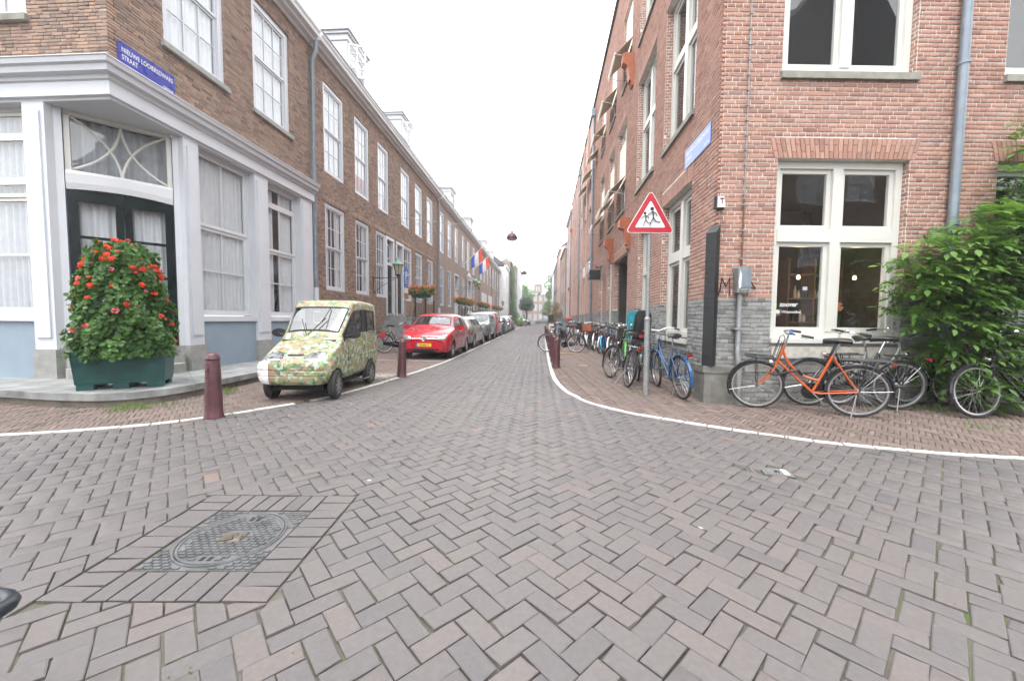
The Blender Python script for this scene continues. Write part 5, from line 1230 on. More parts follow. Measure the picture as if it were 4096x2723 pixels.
# street name plates
def name_plate(F, s0, s1, z0, z1, mat, label, d=0.02):
    t = thing('street_sign', label, 'street sign', tuple(F((s0 + s1) / 2, d, z0)), group='blue street name plates')
    MB().fbox(F, s0, s1, d - 0.008, d, z0, z1).build('plate', mat, t); return t
sA = name_plate(LS, 6.12, 7.12, 5.42, 5.80, 'sign_blue', 'dark blue street name plate on the brown brick corner house')
def plate_text(F, t, left, z0, z1, W, flip=1, d=0.021):
    M = lambda s, z: (F.mat(s, d, z) if flip > 0 else F.mat(s, d, z) @ Matrix.Rotation(math.pi, 4, 'Y') @ Matrix.Scale(-1, 4, (0, 0, 1)))
    h = (z1 - z0)
    for body, size, x, z in (('NIEUWE LOOIERSDWARS', h * 0.30, 0.06, h * 0.60), ('STRAAT', h * 0.30, 0.06, h * 0.28), ('CENTRUM', h * 0.19, 0.76, h * 0.10)):
        me = text_mesh(body, size, 0.0006, bold=0.0008); mx = max(v.co.x for v in me.vertices); tw = {'NIEUWE LOOIERSDWARS': 0.9, 'STRAAT': 0.26, 'CENTRUM': 0.2}[body] * W
        for v in me.vertices: v.co.x *= tw / mx
        p = F(left + flip * x * W, d, z0 + z); Mw = Matrix.Identity(4); ux = F.u * flip
        Mw.col[0] = (ux.x, ux.y, 0, 0); Mw.col[1] = (0, 0, 1, 0); Mw.col[2] = (F.n.x, F.n.y, 0, 0); Mw.col[3] = (*p, 1)
        link('lettering', me, 'sign_white', t, WM[t.name].inverted() @ Mw)
plate_text(LS, sA, 6.12, 5.42, 5.80, 1.0)
sB = name_plate(RS, 0.30, 1.42, 4.05, 4.38, 'sign_blue_light', 'pale blue street name plate on the red brick corner building')
plate_text(RS, sB, 1.42, 4.05, 4.38, 1.12, -1)
# ------------------------------------------------------------------ cars
def cage(stations):
    vs = []; m = 8
    for (x, w, zf, zb, mode, p1, p2) in stations:
        if mode == 'h': top = [(0.91 * w, zb + 0.25 * p1), (0.80 * w, zb + 0.6 * p1), (0.42 * w, zb + p1)]
        elif mode == 'b': top = [(p1 + 0.02, p2 - 0.085), (p1 + 0.005, p2 - 0.02), (p1 * 0.78, p2)]
        else: top = [(p1 + 0.03, p2 - 0.11), (p1 - 0.03, p2 - 0.035), (p1 * 0.55, p2)]
        half = [(0.82 * w, zf), (0.97 * w, zf + 0.05), (w, zf + 0.5 * (zb - zf)), (w * 0.995, zb - 0.10), (0.965 * w, zb)] + top
        vs += [(x, y, z) for y, z in half] + [(x, -y, z) for y, z in half]
    return vs, m
def car_body(stations, glass, pillars, arches, creases=()):
    """glass: {station index: 'f' windscreen | 's' side | 'r' rear}; returns evaluated faces split by surface"""
    vs, m = cage(stations); fs = []; ms = []; n = len(stations); W = 2 * m
    for i in range(n - 1):
        a, b = i * W, (i + 1) * W; g = glass.get(i, '')
        for j in range(m - 1):
            mi = 0
            if j == 4 and 's' in g: mi = 2
            elif j == 4 and 'p' in g: mi = 4
            if j == 6 and ('f' in g or 'r' in g): mi = 1 if 'f' in g else 3
            fs.append((a + j, b + j, b + j + 1, a + j + 1)); ms.append(mi)
            fs.append((a + m + j, a + m + j + 1, b + m + j + 1, b + m + j)); ms.append(mi)
        fs.append((a, a + m, b + m, b)); ms.append(5)
        fs.append((a + m - 1, b + m - 1, b + 2 * m - 1, a + 2 * m - 1)); ms.append(1 if 'f' in g else 3 if 'r' in g else 0)
    for a, fl in ((0, 0), ((n - 1) * W, 1)):
        for j in range(m - 1):
            f = (a + j, a + j + 1, a + m + j + 1, a + m + j); fs.append(f if not fl else f[::-1]); ms.append(0)
    me = bpy.data.meshes.new('cage'); me.from_pydata(vs, [], fs)
    bm = bmesh.new(); bm.from_mesh(me); bmesh.ops.recalc_face_normals(bm, faces=bm.faces); bm.to_mesh(me); bm.free()
    for k in range(6): me.materials.append(bpy.data.materials.new('slot'))
    me.polygons.foreach_set('material_index', ms)
    ob = bpy.data.objects.new('cage', me); col.objects.link(ob)
    s = ob.modifiers.new('s', 'SUBSURF'); s.levels = 2; s.render_levels = 2
    tmp = [ob]
    for ar in arches:
        x, r = ar[:2]; c = MB().lathe([(r, -0.95), (r, 0.95)], 28, Matrix.Translation((x, 0, arches[0][2])) @ Matrix.Rotation(math.pi / 2, 4, 'X'))
        co = link('cutter', c.mesh('cutter'), None); co.data.materials.append(bpy.data.materials.new('slot')); tmp.append(co)
        b = ob.modifiers.new('b', 'BOOLEAN'); b.operation = 'DIFFERENCE'; b.object = co; b.solver = 'EXACT'
    dg = bpy.context.evaluated_depsgraph_get(); ev = ob.evaluated_get(dg); em = ev.to_mesh()
    V = [tuple(v.co) for v in em.vertices]; P = [(tuple(p.vertices), p.material_index) for p in em.polygons]
    ev.to_mesh_clear()
    for o in tmp:
        mm = o.data; bpy.data.objects.remove(o); bpy.data.meshes.remove(mm)
    surf = {}
    for f, mi in P: surf.setdefault(mi, []).append(f)
    bvh = BVHTree.FromPolygons([Vector(v) for v in V], [f for f, _ in P])
    return V, surf, bvh
def submesh(name, V, faces, mat, parent, smooth=50, push=0.0):
    used = sorted({i for f in faces for i in f}); mp = {o: k for k, o in enumerate(used)}
    mb = MB(); mb.v = [V[i] for i in used]; mb.f = [tuple(mp[i] for i in f) for f in faces]; mb.t = [0.5] * len(faces)
    o = link(name, mb.mesh(name, smooth=smooth), mat, parent); return o
def components(faces):
    """split a face list into connected pieces"""
    par = {}
    def find(x):
        while par.setdefault(x, x) != x: par[x] = par[par[x]]; x = par[x]
        return x
    for f in faces:
        r = find(f[0])
        for i in f[1:]: par[find(i)] = r
    out = {}
    for f in faces: out.setdefault(find(f[0]), []).append(f)
    return list(out.values())
def seal(V, faces, r, parent):
    """black rubber round the edge of a pane"""
    cnt = {}
    for f in faces:
        for a, b in zip(f, f[1:] + f[:1]): cnt[(min(a, b), max(a, b))] = cnt.get((min(a, b), max(a, b)), 0) + 1
    nb = {}
    for (a, b), c in cnt.items():
        if c == 1: nb.setdefault(a, []).append(b); nb.setdefault(b, []).append(a)
    if not nb: return
    s = next(iter(nb)); loop = [s]; prev = None; cur = s
    while True:
        nx = [q for q in nb[cur] if q != prev]
        if not nx or nx[0] == s or len(loop) > 400: break
        prev, cur = cur, nx[0]; loop.append(cur)
    if len(loop) > 6: MB().tube([V[i] for i in loop], r, 5, closed=True).build('window_seal', 'vinyl_black', parent, local=True)
def surf_patch(bvh, poly, side, off=0.006, rings=(1.0, 0.8, 0.55, 0.28), bulge=0.0):
    """polygon given in the view plane of a side (front/rear: y,z; left/right: x,z) laid on the body"""
    n = len(poly); cx = sum(p[0] for p in poly) / n; cy = sum(p[1] for p in poly) / n; mb = MB(); vs = []
    def hit(a, b, extra):
        if side in ('front', 'rear'):
            sg = 1 if side == 'front' else -1; o = Vector((4 * sg, a, b)); d = Vector((-sg, 0, 0))
        elif side == 'top': o = Vector((a, b, 4)); d = Vector((0, 0, -1))
        else:
            sg = 1 if side == 'left' else -1; o = Vector((a, 3 * sg, b)); d = Vector((0, -sg, 0))
        h = bvh.ray_cast(o, d)
        if h[0] is None: return None
        return h[0] - d * (off + extra)
    last = Vector((0, 0, 0))
    for r in rings:
        for (x, y) in poly:
            p = hit(cx + (x - cx) * r, cy + (y - cy) * r, bulge * (1 - r * r))
            p = last if p is None else p; last = p; vs.append(p)
    vs.append(hit(cx, cy, bulge) or last); fs = []
    for k in range(len(rings) - 1):
        for i in range(n): fs.append((k * n + i, k * n + (i + 1) % n, (k + 1) * n + (i + 1) % n, (k + 1) * n + i))
    k = len(rings) - 1
    for i in range(n): fs.append((k * n + i, k * n + (i + 1) % n, len(vs) - 1))
    return mb.add(vs, fs)
def rrect(cx, cy, w, h, r, n=4):
    pts = []
    for (sx, sy, a0) in ((1, 1, 0), (-1, 1, 90), (-1, -1, 180), (1, -1, 270)):
        for k in range(n + 1):
            a = R(a0 + 90 * k / n); pts.append((cx + sx * (w / 2 - r) + r * math.cos(a), cy + sy * (h / 2 - r) + r * math.sin(a)))
    return pts
def car_wheel(parent, x, y, r, w, rim='alloy', steer=0.0, spokes=5, cap=True):
    sg = 1 if y > 0 else -1
    M = Matrix.Translation((x, y, r)) @ Matrix.Rotation(steer, 4, 'Z') @ Matrix.Rotation(-sg * math.pi / 2, 4, 'X')
    t = MB().lathe([(r * 0.62, -w / 2), (r * 0.9, -w / 2), (r * 0.985, -w * 0.36), (r, -w * 0.2), (r * 0.985, -w * 0.1), (r, -w * 0.09), (r, w * 0.09), (r * 0.985, w * 0.1), (r, w * 0.2), (r * 0.985, w * 0.36), (r * 0.9, w / 2), (r * 0.64, w / 2), (r * 0.62, w * 0.42)], 28, M).build('wheel', 'rubber', parent, smooth=35, local=True)
    m = MB().lathe([(r * 0.63, w * 0.1), (r * 0.64, w * 0.46), (r * 0.60, w * 0.45), (r * 0.57, w * 0.28), (r * 0.2, w * 0.32), (r * 0.16, w * 0.42), (0.0, w * 0.43)], 28, M, cap=False)
    for k in range(spokes):
        a = 2 * math.pi * k / spokes; S = M @ Matrix.Rotation(a, 4, 'Z'); m.hexa([S @ Vector(p) for p in ((r * 0.15, -r * 0.07, w * 0.3), (r * 0.6, -r * 0.09, w * 0.3), (r * 0.6, r * 0.09, w * 0.3), (r * 0.15, r * 0.07, w * 0.3), (r * 0.15, -r * 0.055, w * 0.45), (r * 0.6, -r * 0.07, w * 0.43), (r * 0.6, r * 0.07, w * 0.43), (r * 0.15, r * 0.055, w * 0.45))])
    m.build('rim', rim, t, smooth=35, local=True)
    MB().lathe([(r * 0.56, -w * 0.4), (r * 0.56, w * 0.2)], 16, M).build('brake_drum', 'dark_void', t, local=True)
def mirror(parent, x, y, z, sg, mat, s=1.0):
    m = MB(); prof = [(0.0, 0.02), (0.02, 0.055), (0.05, 0.07), (0.08, 0.062), (0.095, 0.045)]
    M = Matrix.Translation((x, y + sg * 0.11 * s, z)) @ Matrix.Rotation(-math.pi / 2, 4, 'Y') @ Matrix.Diagonal((0.85 * s, 1.5 * s, 1.0 * s, 1))
    m.lathe(prof, 14, M); o = m.build('wing_mirror', mat, parent, smooth=50, local=True)
    MB().tube([(x, y - sg * 0.03, z - 0.05 * s), (x, y + sg * 0.06, z - 0.02)], 0.02 * s, 8).build('mirror_arm', 'vinyl_black', o, local=True)
def plate(parent, bvh, side, z, text, w=0.48, h=0.10, col_='plate_yellow', y=0.0):
    sg = 1 if side == 'front' else -1; hit = bvh.ray_cast(Vector((4 * sg, y, z)), Vector((-sg, 0, 0)))[0]; x = hit.x + sg * 0.012
    p = MB().box(x - 0.006, x + 0.006, y - w / 2, y + w / 2, z - h / 2, z + h / 2).build('number_plate', col_, parent, local=True)
    M = Matrix.Translation((x + sg * 0.0075, y, z)); M = M @ Matrix(((0, 0, sg, 0), (sg, 0, 0, 0), (0, 1, 0, 0), (0, 0, 0, 1)))
    MB().box(-w / 2, -w / 2 + 0.045, -h / 2, h / 2, -0.0005, 0.0008).xf(M).build('blue_strip', 'parking_blue', p, local=True)
    if text:
        me = text_mesh(text, h * 0.85, 0.0005, 'CENTER', 0.0008); link('characters', me, 'sign_black', p, M @ Matrix.Translation((0.02, -h * 0.3, 0.001)))
    return p
plain('plate_yellow', (0.80, 0.50, 0.03), 0.35, var=0.04)
def lamp_mat(name, c, dark=0.1):
    m, nt, out = new_mat(name); p = pos(nt, 'object'); v = nt.nodes.new('ShaderNodeTexVoronoi'); v.inputs['Scale'].default_value = 14; nt.links.new(p, v.inputs['Vector'])
    principled(nt, out, mixc(nt, ramp(nt, v.outputs['Distance'], [(0.1, 0), (0.6, 1)]), tuple(x * dark for x in c), c), 0.08, 0.55, coat=1.0); MATS[name] = m
lamp_mat('headlamp', (0.42, 0.43, 0.43), 0.25); lamp_mat('tail_lamp', (0.55, 0.015, 0.02), 0.35); lamp_mat('amber_lamp', (0.8, 0.28, 0.03), 0.4)
def finish_car(root, V, surf, bvh, paint, wheels, r, tw, rim, x_under, names=True, steer=0.0, spokes=5, side_glass='car_glass'):
    submesh('body', V, surf[0] , paint, root)
    if 1 in surf: seal(V, surf[1], 0.016, submesh('windscreen', V, surf[1], 'car_glass', root))
    if 3 in surf: submesh('rear_window', V, surf[3], 'car_glass', root)
    for c in components(surf.get(2, [])): seal(V, c, 0.013, submesh('side_window', V, c, side_glass, root))
    for c in components(surf.get(4, [])): submesh('pillar', V, c, 'vinyl_black', root)
    if 5 in surf: submesh('underside', V, surf[5], 'dark_void', root)
    for i, (x, y) in enumerate(wheels): car_wheel(root, x, y, r, tw, rim, steer if x > 0 else 0.0, spokes)
    zmid = r
    w = abs(wheels[0][1])
    MB().box(x_under[0], x_under[1], -w + 0.1, w - 0.1, r * 0.7, r * 1.25).build('chassis', 'dark_void', root, local=True)
    for x in {wheels[0][0], wheels[-1][0]}: MB().tube([(x, -w, r), (x, w, r)], 0.035, 8).build('axle', 'dark_void', root, local=True)
def interior_car(root, x0, x1, w, z, seats=True):
    m = MB()
    for sy in (-1, 1):
        m.box(x0, x0 + 0.12, sy * w * 0.5 - 0.22, sy * w * 0.5 + 0.22, z - 0.35, z + 0.22).box(x0 + 0.02, x0 + 0.10, sy * w * 0.5 - 0.1, sy * w * 0.5 + 0.1, z + 0.24, z + 0.42).box(x0 + 0.1, x0 + 0.5, sy * w * 0.5 - 0.22, sy * w * 0.5 + 0.22, z - 0.42, z - 0.28)
    m.build('seats', 'vinyl_black', root, local=True)
    d = MB().box(x1, x1 + 0.25, -w * 0.85, w * 0.85, z - 0.22, z - 0.03); d.build('dashboard', 'vinyl_black', root, local=True)
    MB().tube([(x1 - 0.1, w * 0.45 + 0.17 * math.cos(a), z + 0.0 + 0.16 * math.sin(a)) for a in [2 * math.pi * k / 16 for k in range(16)]], 0.014, 6, closed=True).build('steering_wheel', 'vinyl_black', root, local=True)
# --- tiny camouflage car
def camo_mat():
    m, nt, out = new_mat('camouflage'); p = pos(nt, 'object')
    sn = nt.nodes.new('ShaderNodeVectorMath'); sn.operation = 'SNAP'; sn.inputs[1].default_value = (0.022, 0.022, 0.022); nt.links.new(p, sn.inputs[0])
    c = (0.235, 0.26, 0.115)
    cc = None
    for k, (sc, thr, cl, off) in enumerate(((11.0, 0.535, (0.36, 0.21, 0.165), 0.0), (11.5, 0.58, (0.075, 0.16, 0.09), 7.3), (12.0, 0.57, (0.40, 0.46, 0.38), 15.1))):
        ad = nt.nodes.new('ShaderNodeVectorMath'); ad.inputs[1].default_value = (off, off * 1.7, off * 0.6); nt.links.new(sn.outputs[0], ad.inputs[0])
        n = noise(nt, sc, 1.5, 0.5, vec=ad.outputs[0]); f = ramp(nt, n.outputs['Fac'], [(thr - 0.004, 0.0), (thr + 0.004, 1.0)])
        cc = mixc(nt, f, cc if cc is not None else c, cl)
    g = noise(nt, 2.5, 4, 0.6, vec=p); cc = mixc(nt, 0.3, cc, mixc(nt, g.outputs['Fac'], (0.6, 0.6, 0.55), (1.3, 1.3, 1.3)), 'MULTIPLY')
    principled(nt, out, cc, 0.45, 0.0, None, None, 0.15); MATS['camouflage'] = m
camo_mat()
ct = thing('microcar', 'tiny camouflage-painted microcar with a white taped bumper corner, half on the pavement', 'car', (-3.73, 6.60, 0.0), R(-86))
CS = [(1.13, 0.44, 0.30, 0.58, 'h', 0.02, 0), (1.11, 0.50, 0.25, 0.60, 'h', 0.04, 0), (1.02, 0.525, 0.24, 0.64, 'h', 0.06, 0), (0.84, 0.53, 0.24, 0.735, 'h', 0.08, 0), (0.60, 0.53, 0.24, 0.86, 'h', 0.08, 0), (0.54, 0.53, 0.24, 0.89, 'h', 0.09, 0),
      (0.10, 0.53, 0.24, 0.93, 'b', 0.475, 1.545), (0.02, 0.53, 0.24, 0.93, 'b', 0.48, 1.58), (-0.30, 0.53, 0.24, 0.94, 'b', 0.485, 1.60), (-0.36, 0.53, 0.24, 0.94, 'b', 0.485, 1.60), (-0.42, 0.53, 0.24, 0.94, 'b', 0.485, 1.60), (-0.98, 0.53, 0.24, 0.95, 'b', 0.475, 1.58), (-1.06, 0.525, 0.25, 0.95, 'b', 0.465, 1.55), (-1.12, 0.50, 0.28, 0.93, 'b', 0.44, 1.42), (-1.15, 0.45, 0.34, 0.90, 'b', 0.38, 1.10)]
V, S, bv = car_body(CS, {5: 'fs', 6: 's', 7: 's', 8: 'p', 9: 'p', 10: 's'}, None, [(0.79, 0.262, 0.228), (-0.66, 0.262)])
finish_car(ct, V, S, bv, 'camouflage', [(0.79, 0.49), (0.79, -0.49), (-0.66, 0.49), (-0.66, -0.49)], 0.228, 0.115, 'steel_dull', (-1.0, 0.95), steer=R(9), spokes=8)
interior_car(ct, -0.35, 0.38, 0.5, 0.95)
for sg in (-1, 1):
    pl = [(sg * 0.17, 0.665), (sg * 0.20, 0.715), (sg * 0.30, 0.745), (sg * 0.41, 0.735), (sg * 0.47, 0.69), (sg * 0.465, 0.635), (sg * 0.31, 0.625), (sg * 0.19, 0.632)]
    h = surf_patch(bv, pl, 'front', 0.006, bulge=0.012).build('headlight', 'headlamp', ct, smooth=60, local=True)
    surf_patch(bv, [(sum(p[0] for p in pl) / 8 + (p[0] - sum(q[0] for q in pl) / 8) * 1.09, 0.68 + (p[1] - 0.68) * 1.16) for p in pl], 'front', 0.002).build('bezel', 'vinyl_black', h, local=True)
surf_patch(bv, [(-0.14, 0.715), (0.14, 0.715), (0.10, 0.69), (-0.10, 0.69)], 'front', 0.004).build('air_slot', 'dark_void', ct, local=True)
bp = [(z, o) for z, o in ((0.26, 0.0), (0.28, 0.01), (0.33, 0.02), (0.385, 0.022), (0.395, 0.01), (0.405, 0.022), (0.47, 0.026), (0.482, 0.014), (0.494, 0.026), (0.56, 0.03), (0.60, 0.016), (0.61, 0.0))]
def bumper(y0, y1, extra, name, mat, n=40):
    vs = []; fs = []; k = len(bp)
    for i in range(n + 1):
        t = y0 + (y1 - y0) * i / n                                   # arc coordinate round the nose
        for z, o in bp:
            if abs(t) < 0.42: org = Vector((3, t, z)); d = Vector((-1, 0, 0))
            else:
                a = min(1.0, (abs(t) - 0.42) / 0.30) * math.pi / 2; sg = math.copysign(1, t); d = Vector((-math.cos(a), -sg * math.sin(a), 0)); org = Vector((0.86, sg * 0.32, z)) - d * 2
            h = bv.ray_cast(org, d)[0]; h = h if h is not None else org + d * 1.8; o = o * max(0.25, 1 - max(0, abs(t) - 0.42) * 2.5)
            vs.append(h - d * (o + extra + 0.003))
    for i in range(n):
        for j in range(k - 1): fs.append((i * k + j, (i + 1) * k + j, (i + 1) * k + j + 1, i * k + j + 1))
    return MB().add(vs, fs).build(name, mat, ct, smooth=40, local=True)
bumper(-0.68, 0.68, 0.0, 'bumper', 'camouflage')
wt = bumper(-0.70, -0.38, 0.012, 'taped_corner', plain('tape_white', (0.78, 0.78, 0.77), 0.55, var=0.08, scale=20, bmp=0.9), 14); wt['label'] = 'white tape wrapped round the bumper corner'
mirror(ct, 0.42, 0.52, 1.0, 1, 'vinyl_black', 0.9); mirror(ct, 0.42, -0.52, 1.02, -1, 'vinyl_black', 0.9)
wp = MB().tube([(0.59, -0.03, 1.0), (0.36, 0.16, 1.27)], 0.008, 6).tube([(0.60, -0.05, 1.0), (0.40, -0.22, 1.25)], 0.006, 6).build('wiper', 'black_paint', ct, local=True)
MB().tube([(0.5, 0.15, 1.2), (0.2, 0.17, 1.44)], 0.007, 5).build('wiper_blade', 'black_paint', wp, local=True)
for sg in (-1, 1):
    m = MB()
    for (xa, xb, z) in ((0.45, -1.1, 0.55), (0.45, -1.1, 0.63)):
        pts = []
        for k in range(14):
            x = xa + (xb - xa) * k / 13; h = bv.ray_cast(Vector((x, sg * 3, z)), Vector((0, -sg, 0)))[0]
            if h is not None: pts.append(h)
        m.tube(pts, 0.007, 6)
    m.build('side_moulding', 'camouflage', ct, local=True)['kind'] = 'stuff'
MB().tube([(0.7, -0.42, 0.2), (0.72, -0.15, 0.16), (0.72, 0.15, 0.17), (0.7, 0.42, 0.2)], 0.022, 8).tube([(0.75, -0.3, 0.25), (0.6, -0.1, 0.17), (0.4, 0.0, 0.2)], 0.03, 8).build('suspension', 'rust', ct, local=True)
MB().tube([(-0.3, 0.35, 0.17), (-0.2, 0.56, 0.16), (-0.45, 0.57, 0.16)], 0.012, 6).build('exhaust', 'steel_dull', ct, local=True)
for s_ in ((0.47, 0.56),):
    m = MB(); pts = []
    for k in range(16):
        z = 0.28 + k * 0.045; h = bv.ray_cast(Vector((0.36 - 0.1 * max(0, 0.55 - z), 3, z)), Vector((0, -1, 0)))[0]
        if h is not None: pts.append(h + Vector((0, 0.001, 0)))
    m.tube(pts, 0.0035, 4).build('door_seam', 'dark_void', ct, local=True)

# --- red hatchback with plate
HS = [(1.77, 0.60, 0.30, 0.60, 'h', 0.02, 0), (1.74, 0.70, 0.22, 0.68, 'h', 0.05, 0), (1.62, 0.79, 0.19, 0.76, 'h', 0.08, 0), (1.35, 0.82, 0.18, 0.86, 'h', 0.07, 0), (0.98, 0.82, 0.18, 0.93, 'h', 0.07, 0), (0.90, 0.82, 0.18, 0.94, 'h', 0.085, 0),
      (0.30, 0.82, 0.18, 0.95, 'r', 0.60, 1.40), (0.16, 0.82, 0.18, 0.96, 'r', 0.615, 1.445), (-0.28, 0.82, 0.18, 0.97, 'r', 0.62, 1.475), (-0.36, 0.82, 0.18, 0.97, 'r', 0.62, 1.475), (-0.44, 0.82, 0.18, 0.975, 'r', 0.62, 1.475), (-1.10, 0.815, 0.18, 1.0, 'r', 0.60, 1.46), (-1.38, 0.80, 0.18, 1.01, 'r', 0.57, 1.41), (-1.60, 0.775, 0.19, 1.0, 'h', 0.06, 0), (-1.72, 0.72, 0.24, 0.92, 'h', 0.03, 0), (-1.77, 0.62, 0.32, 0.82, 'h', 0.02, 0)]
HG = {5: 'fs', 6: 's', 7: 's', 8: 'p', 9: 'p', 10: 's', 12: 'r'}
def hatch(label, loc, rot, paint, text=None, scale=1.0, detail=False, group='cars parked along the left kerb'):
    t = thing('parked_car', label, 'car', loc, rot, group)
    if scale != 1.0: t.scale = (scale,) * 3; WM[t.name] = t.matrix_world.copy()
    V, S, bv = HATCH
    finish_car(t, V, S, bv, paint, [(1.18, 0.70), (1.18, -0.70), (-1.22, 0.70), (-1.22, -0.70)], 0.29, 0.17, 'alloy', (-1.55, 1.5), spokes=7)
    interior_car(t, -0.35, 0.62, 0.62, 0.98)
    for sg in (-1, 1):
        surf_patch(bv, [(sg * 0.40, 0.62), (sg * 0.43, 0.70), (sg * 0.58, 0.765), (sg * 0.70, 0.79), (sg * 0.74, 0.74), (sg * 0.70, 0.64), (sg * 0.55, 0.61)], 'front', 0.006, bulge=0.008).build('headlight', 'headlamp', t, smooth=60, local=True)
        surf_patch(bv, [(sg * 0.60, 0.60), (sg * 0.58, 0.86), (sg * 0.66, 0.95), (sg * 0.74, 0.9), (sg * 0.75, 0.62)], 'rear', 0.006).build('tail_light', 'tail_lamp', t, smooth=60, local=True)
        mirror(t, 0.72, sg * 0.80, 0.98, sg, paint)
    plate(t, bv, 'front', 0.46, text); plate(t, bv, 'rear', 0.6, None)
    if detail:
        o = rrect(0, 0.41, 1.30, 0.32, 0.12); i_ = rrect(0, 0.415, 1.22, 0.25, 0.09); n = len(o)
        a = surf_patch(bv, o, 'front', 0.004, rings=(1.0, 0.99)); b = surf_patch(bv, i_, 'front', 0.004, rings=(1.0, 0.99))
        MB().add(a.v[:n] + b.v[:n], [(k, (k + 1) % n, n + (k + 1) % n, n + k) for k in range(n)]).build('bumper_trim', 'vinyl_black', t, smooth=60, local=True)
        surf_patch(bv, rrect(0, 0.315, 0.95, 0.055, 0.02), 'front', 0.006).build('air_intake', 'dark_void', t, local=True)
        st_ = surf_patch(bv, rrect(0, 0.655, 0.78, 0.018, 0.006), 'front', 0.005).build('chrome_strip', 'chrome', t, local=True)
        surf_patch(bv, rrect(0, 0.615, 0.9, 0.014, 0.005), 'front', 0.004).build('bonnet_seam', 'dark_void', t, local=True)
        M = Matrix.Translation((bv.ray_cast(Vector((4, 0, 0.66)), Vector((-1, 0, 0)))[0].x + 0.004, 0, 0.66)) @ Matrix(((0, 0, 1, 0), (1, 0, 0, 0), (0, 1, 0, 0), (0, 0, 0, 1)))
        e = MB().lathe([(0.001, 0.004), (0.072, 0.004), (0.08, 0.012), (0.086, 0.010), (0.088, 0.0)], 28, M, cap=False).build('badge', 'chrome', t, smooth=50, local=True)
        w_ = MB()
        for pts in ([(-0.052, 0.048), (-0.018, -0.055), (0.0, -0.012), (0.018, -0.055), (0.052, 0.048)], [(-0.025, 0.068), (0.0, 0.008), (0.025, 0.068)]):
            w_.tube([M @ Vector((x, y, 0.010)) for x, y in pts], 0.008, 6)
        w_.build('badge_letters', 'sign_white', e, local=True)
        for sg in (1,):
            pts = []
            for k in range(14):
                z = 0.30 + k * 0.05; h = bv.ray_cast(Vector((0.55, 3, z)), Vector((0, -1, 0)))[0]
                if h is not None: pts.append(h)
            MB().tube(pts, 0.004, 4).build('door_seam', 'dark_void', t, local=True)
            for k, (x, z, s) in enumerate(((0.1, 0.84, 0.09), (-0.45, 0.45, 0.28))): surf_patch(bv, rrect(x, z, s * (4 if k == 0 else 0.45), s, s * 0.2), 'left', 0.003).build('side_lettering', plain('decal_pale', (0.62, 0.30, 0.30), 0.4), t, local=True)
    else: surf_patch(bv, rrect(0, 0.36, 1.0, 0.14, 0.05), 'front', 0.004).build('grille', 'vinyl_black', t, local=True)
    return t
HATCH = car_body(HS, HG, None, [(1.18, 0.325, 0.29), (-1.22, 0.325)])
car_paint('paint_red', (0.48, 0.006, 0.02)); car_paint('paint_silver', (0.27, 0.27, 0.265)); car_paint('paint_ice', (0.15, 0.20, 0.22)); car_paint('paint_van_red', (0.36, 0.07, 0.07)); car_paint('paint_teal', (0.03, 0.13, 0.15)); car_paint('paint_grey', (0.2, 0.215, 0.23)); car_paint('paint_dark', (0.05, 0.055, 0.06)); car_paint('paint_white', (0.7, 0.7, 0.7)); car_paint('paint_blue_grey', (0.18, 0.22, 0.26))
hatch('small red hatchback with yellow plate facing the junction', (-3.50, 13.42, 0), R(-90), 'paint_red', 'PJ-462-T', detail=True)
# --- long estate, suv, van
WS = [(2.30, 0.62, 0.30, 0.56, 'h', 0.03, 0), (2.24, 0.74, 0.24, 0.66, 'h', 0.05, 0), (2.05, 0.83, 0.2, 0.74, 'h', 0.07, 0), (1.5, 0.87, 0.19, 0.84, 'h', 0.06, 0), (1.08, 0.88, 0.19, 0.90, 'h', 0.07, 0), (0.98, 0.88, 0.19, 0.91, 'h', 0.085, 0),
      (0.35, 0.88, 0.19, 0.93, 'r', 0.60, 1.34), (0.18, 0.88, 0.19, 0.93, 'r', 0.62, 1.39), (-0.1, 0.88, 0.19, 0.94, 'r', 0.63, 1.42), (-0.18, 0.88, 0.19, 0.94, 'r', 0.63, 1.42), (-0.26, 0.88, 0.19, 0.94, 'r', 0.63, 1.42), (-1.0, 0.88, 0.19, 0.95, 'r', 0.62, 1.41), (-1.1, 0.88, 0.19, 0.96, 'r', 0.62, 1.405), (-1.75, 0.865, 0.2, 0.98, 'r', 0.59, 1.36), (-1.9, 0.85, 0.21, 0.98, 'r', 0.57, 1.31), (-2.14, 0.82, 0.22, 0.97, 'h', 0.05, 0), (-2.26, 0.76, 0.27, 0.88, 'h', 0.03, 0), (-2.30, 0.66, 0.33, 0.78, 'h', 0.02, 0)]
WG = {5: 'fs', 6: 's', 7: 's', 8: 'p', 9: 'p', 10: 's', 11: 'p', 12: 's', 14: 'r'}
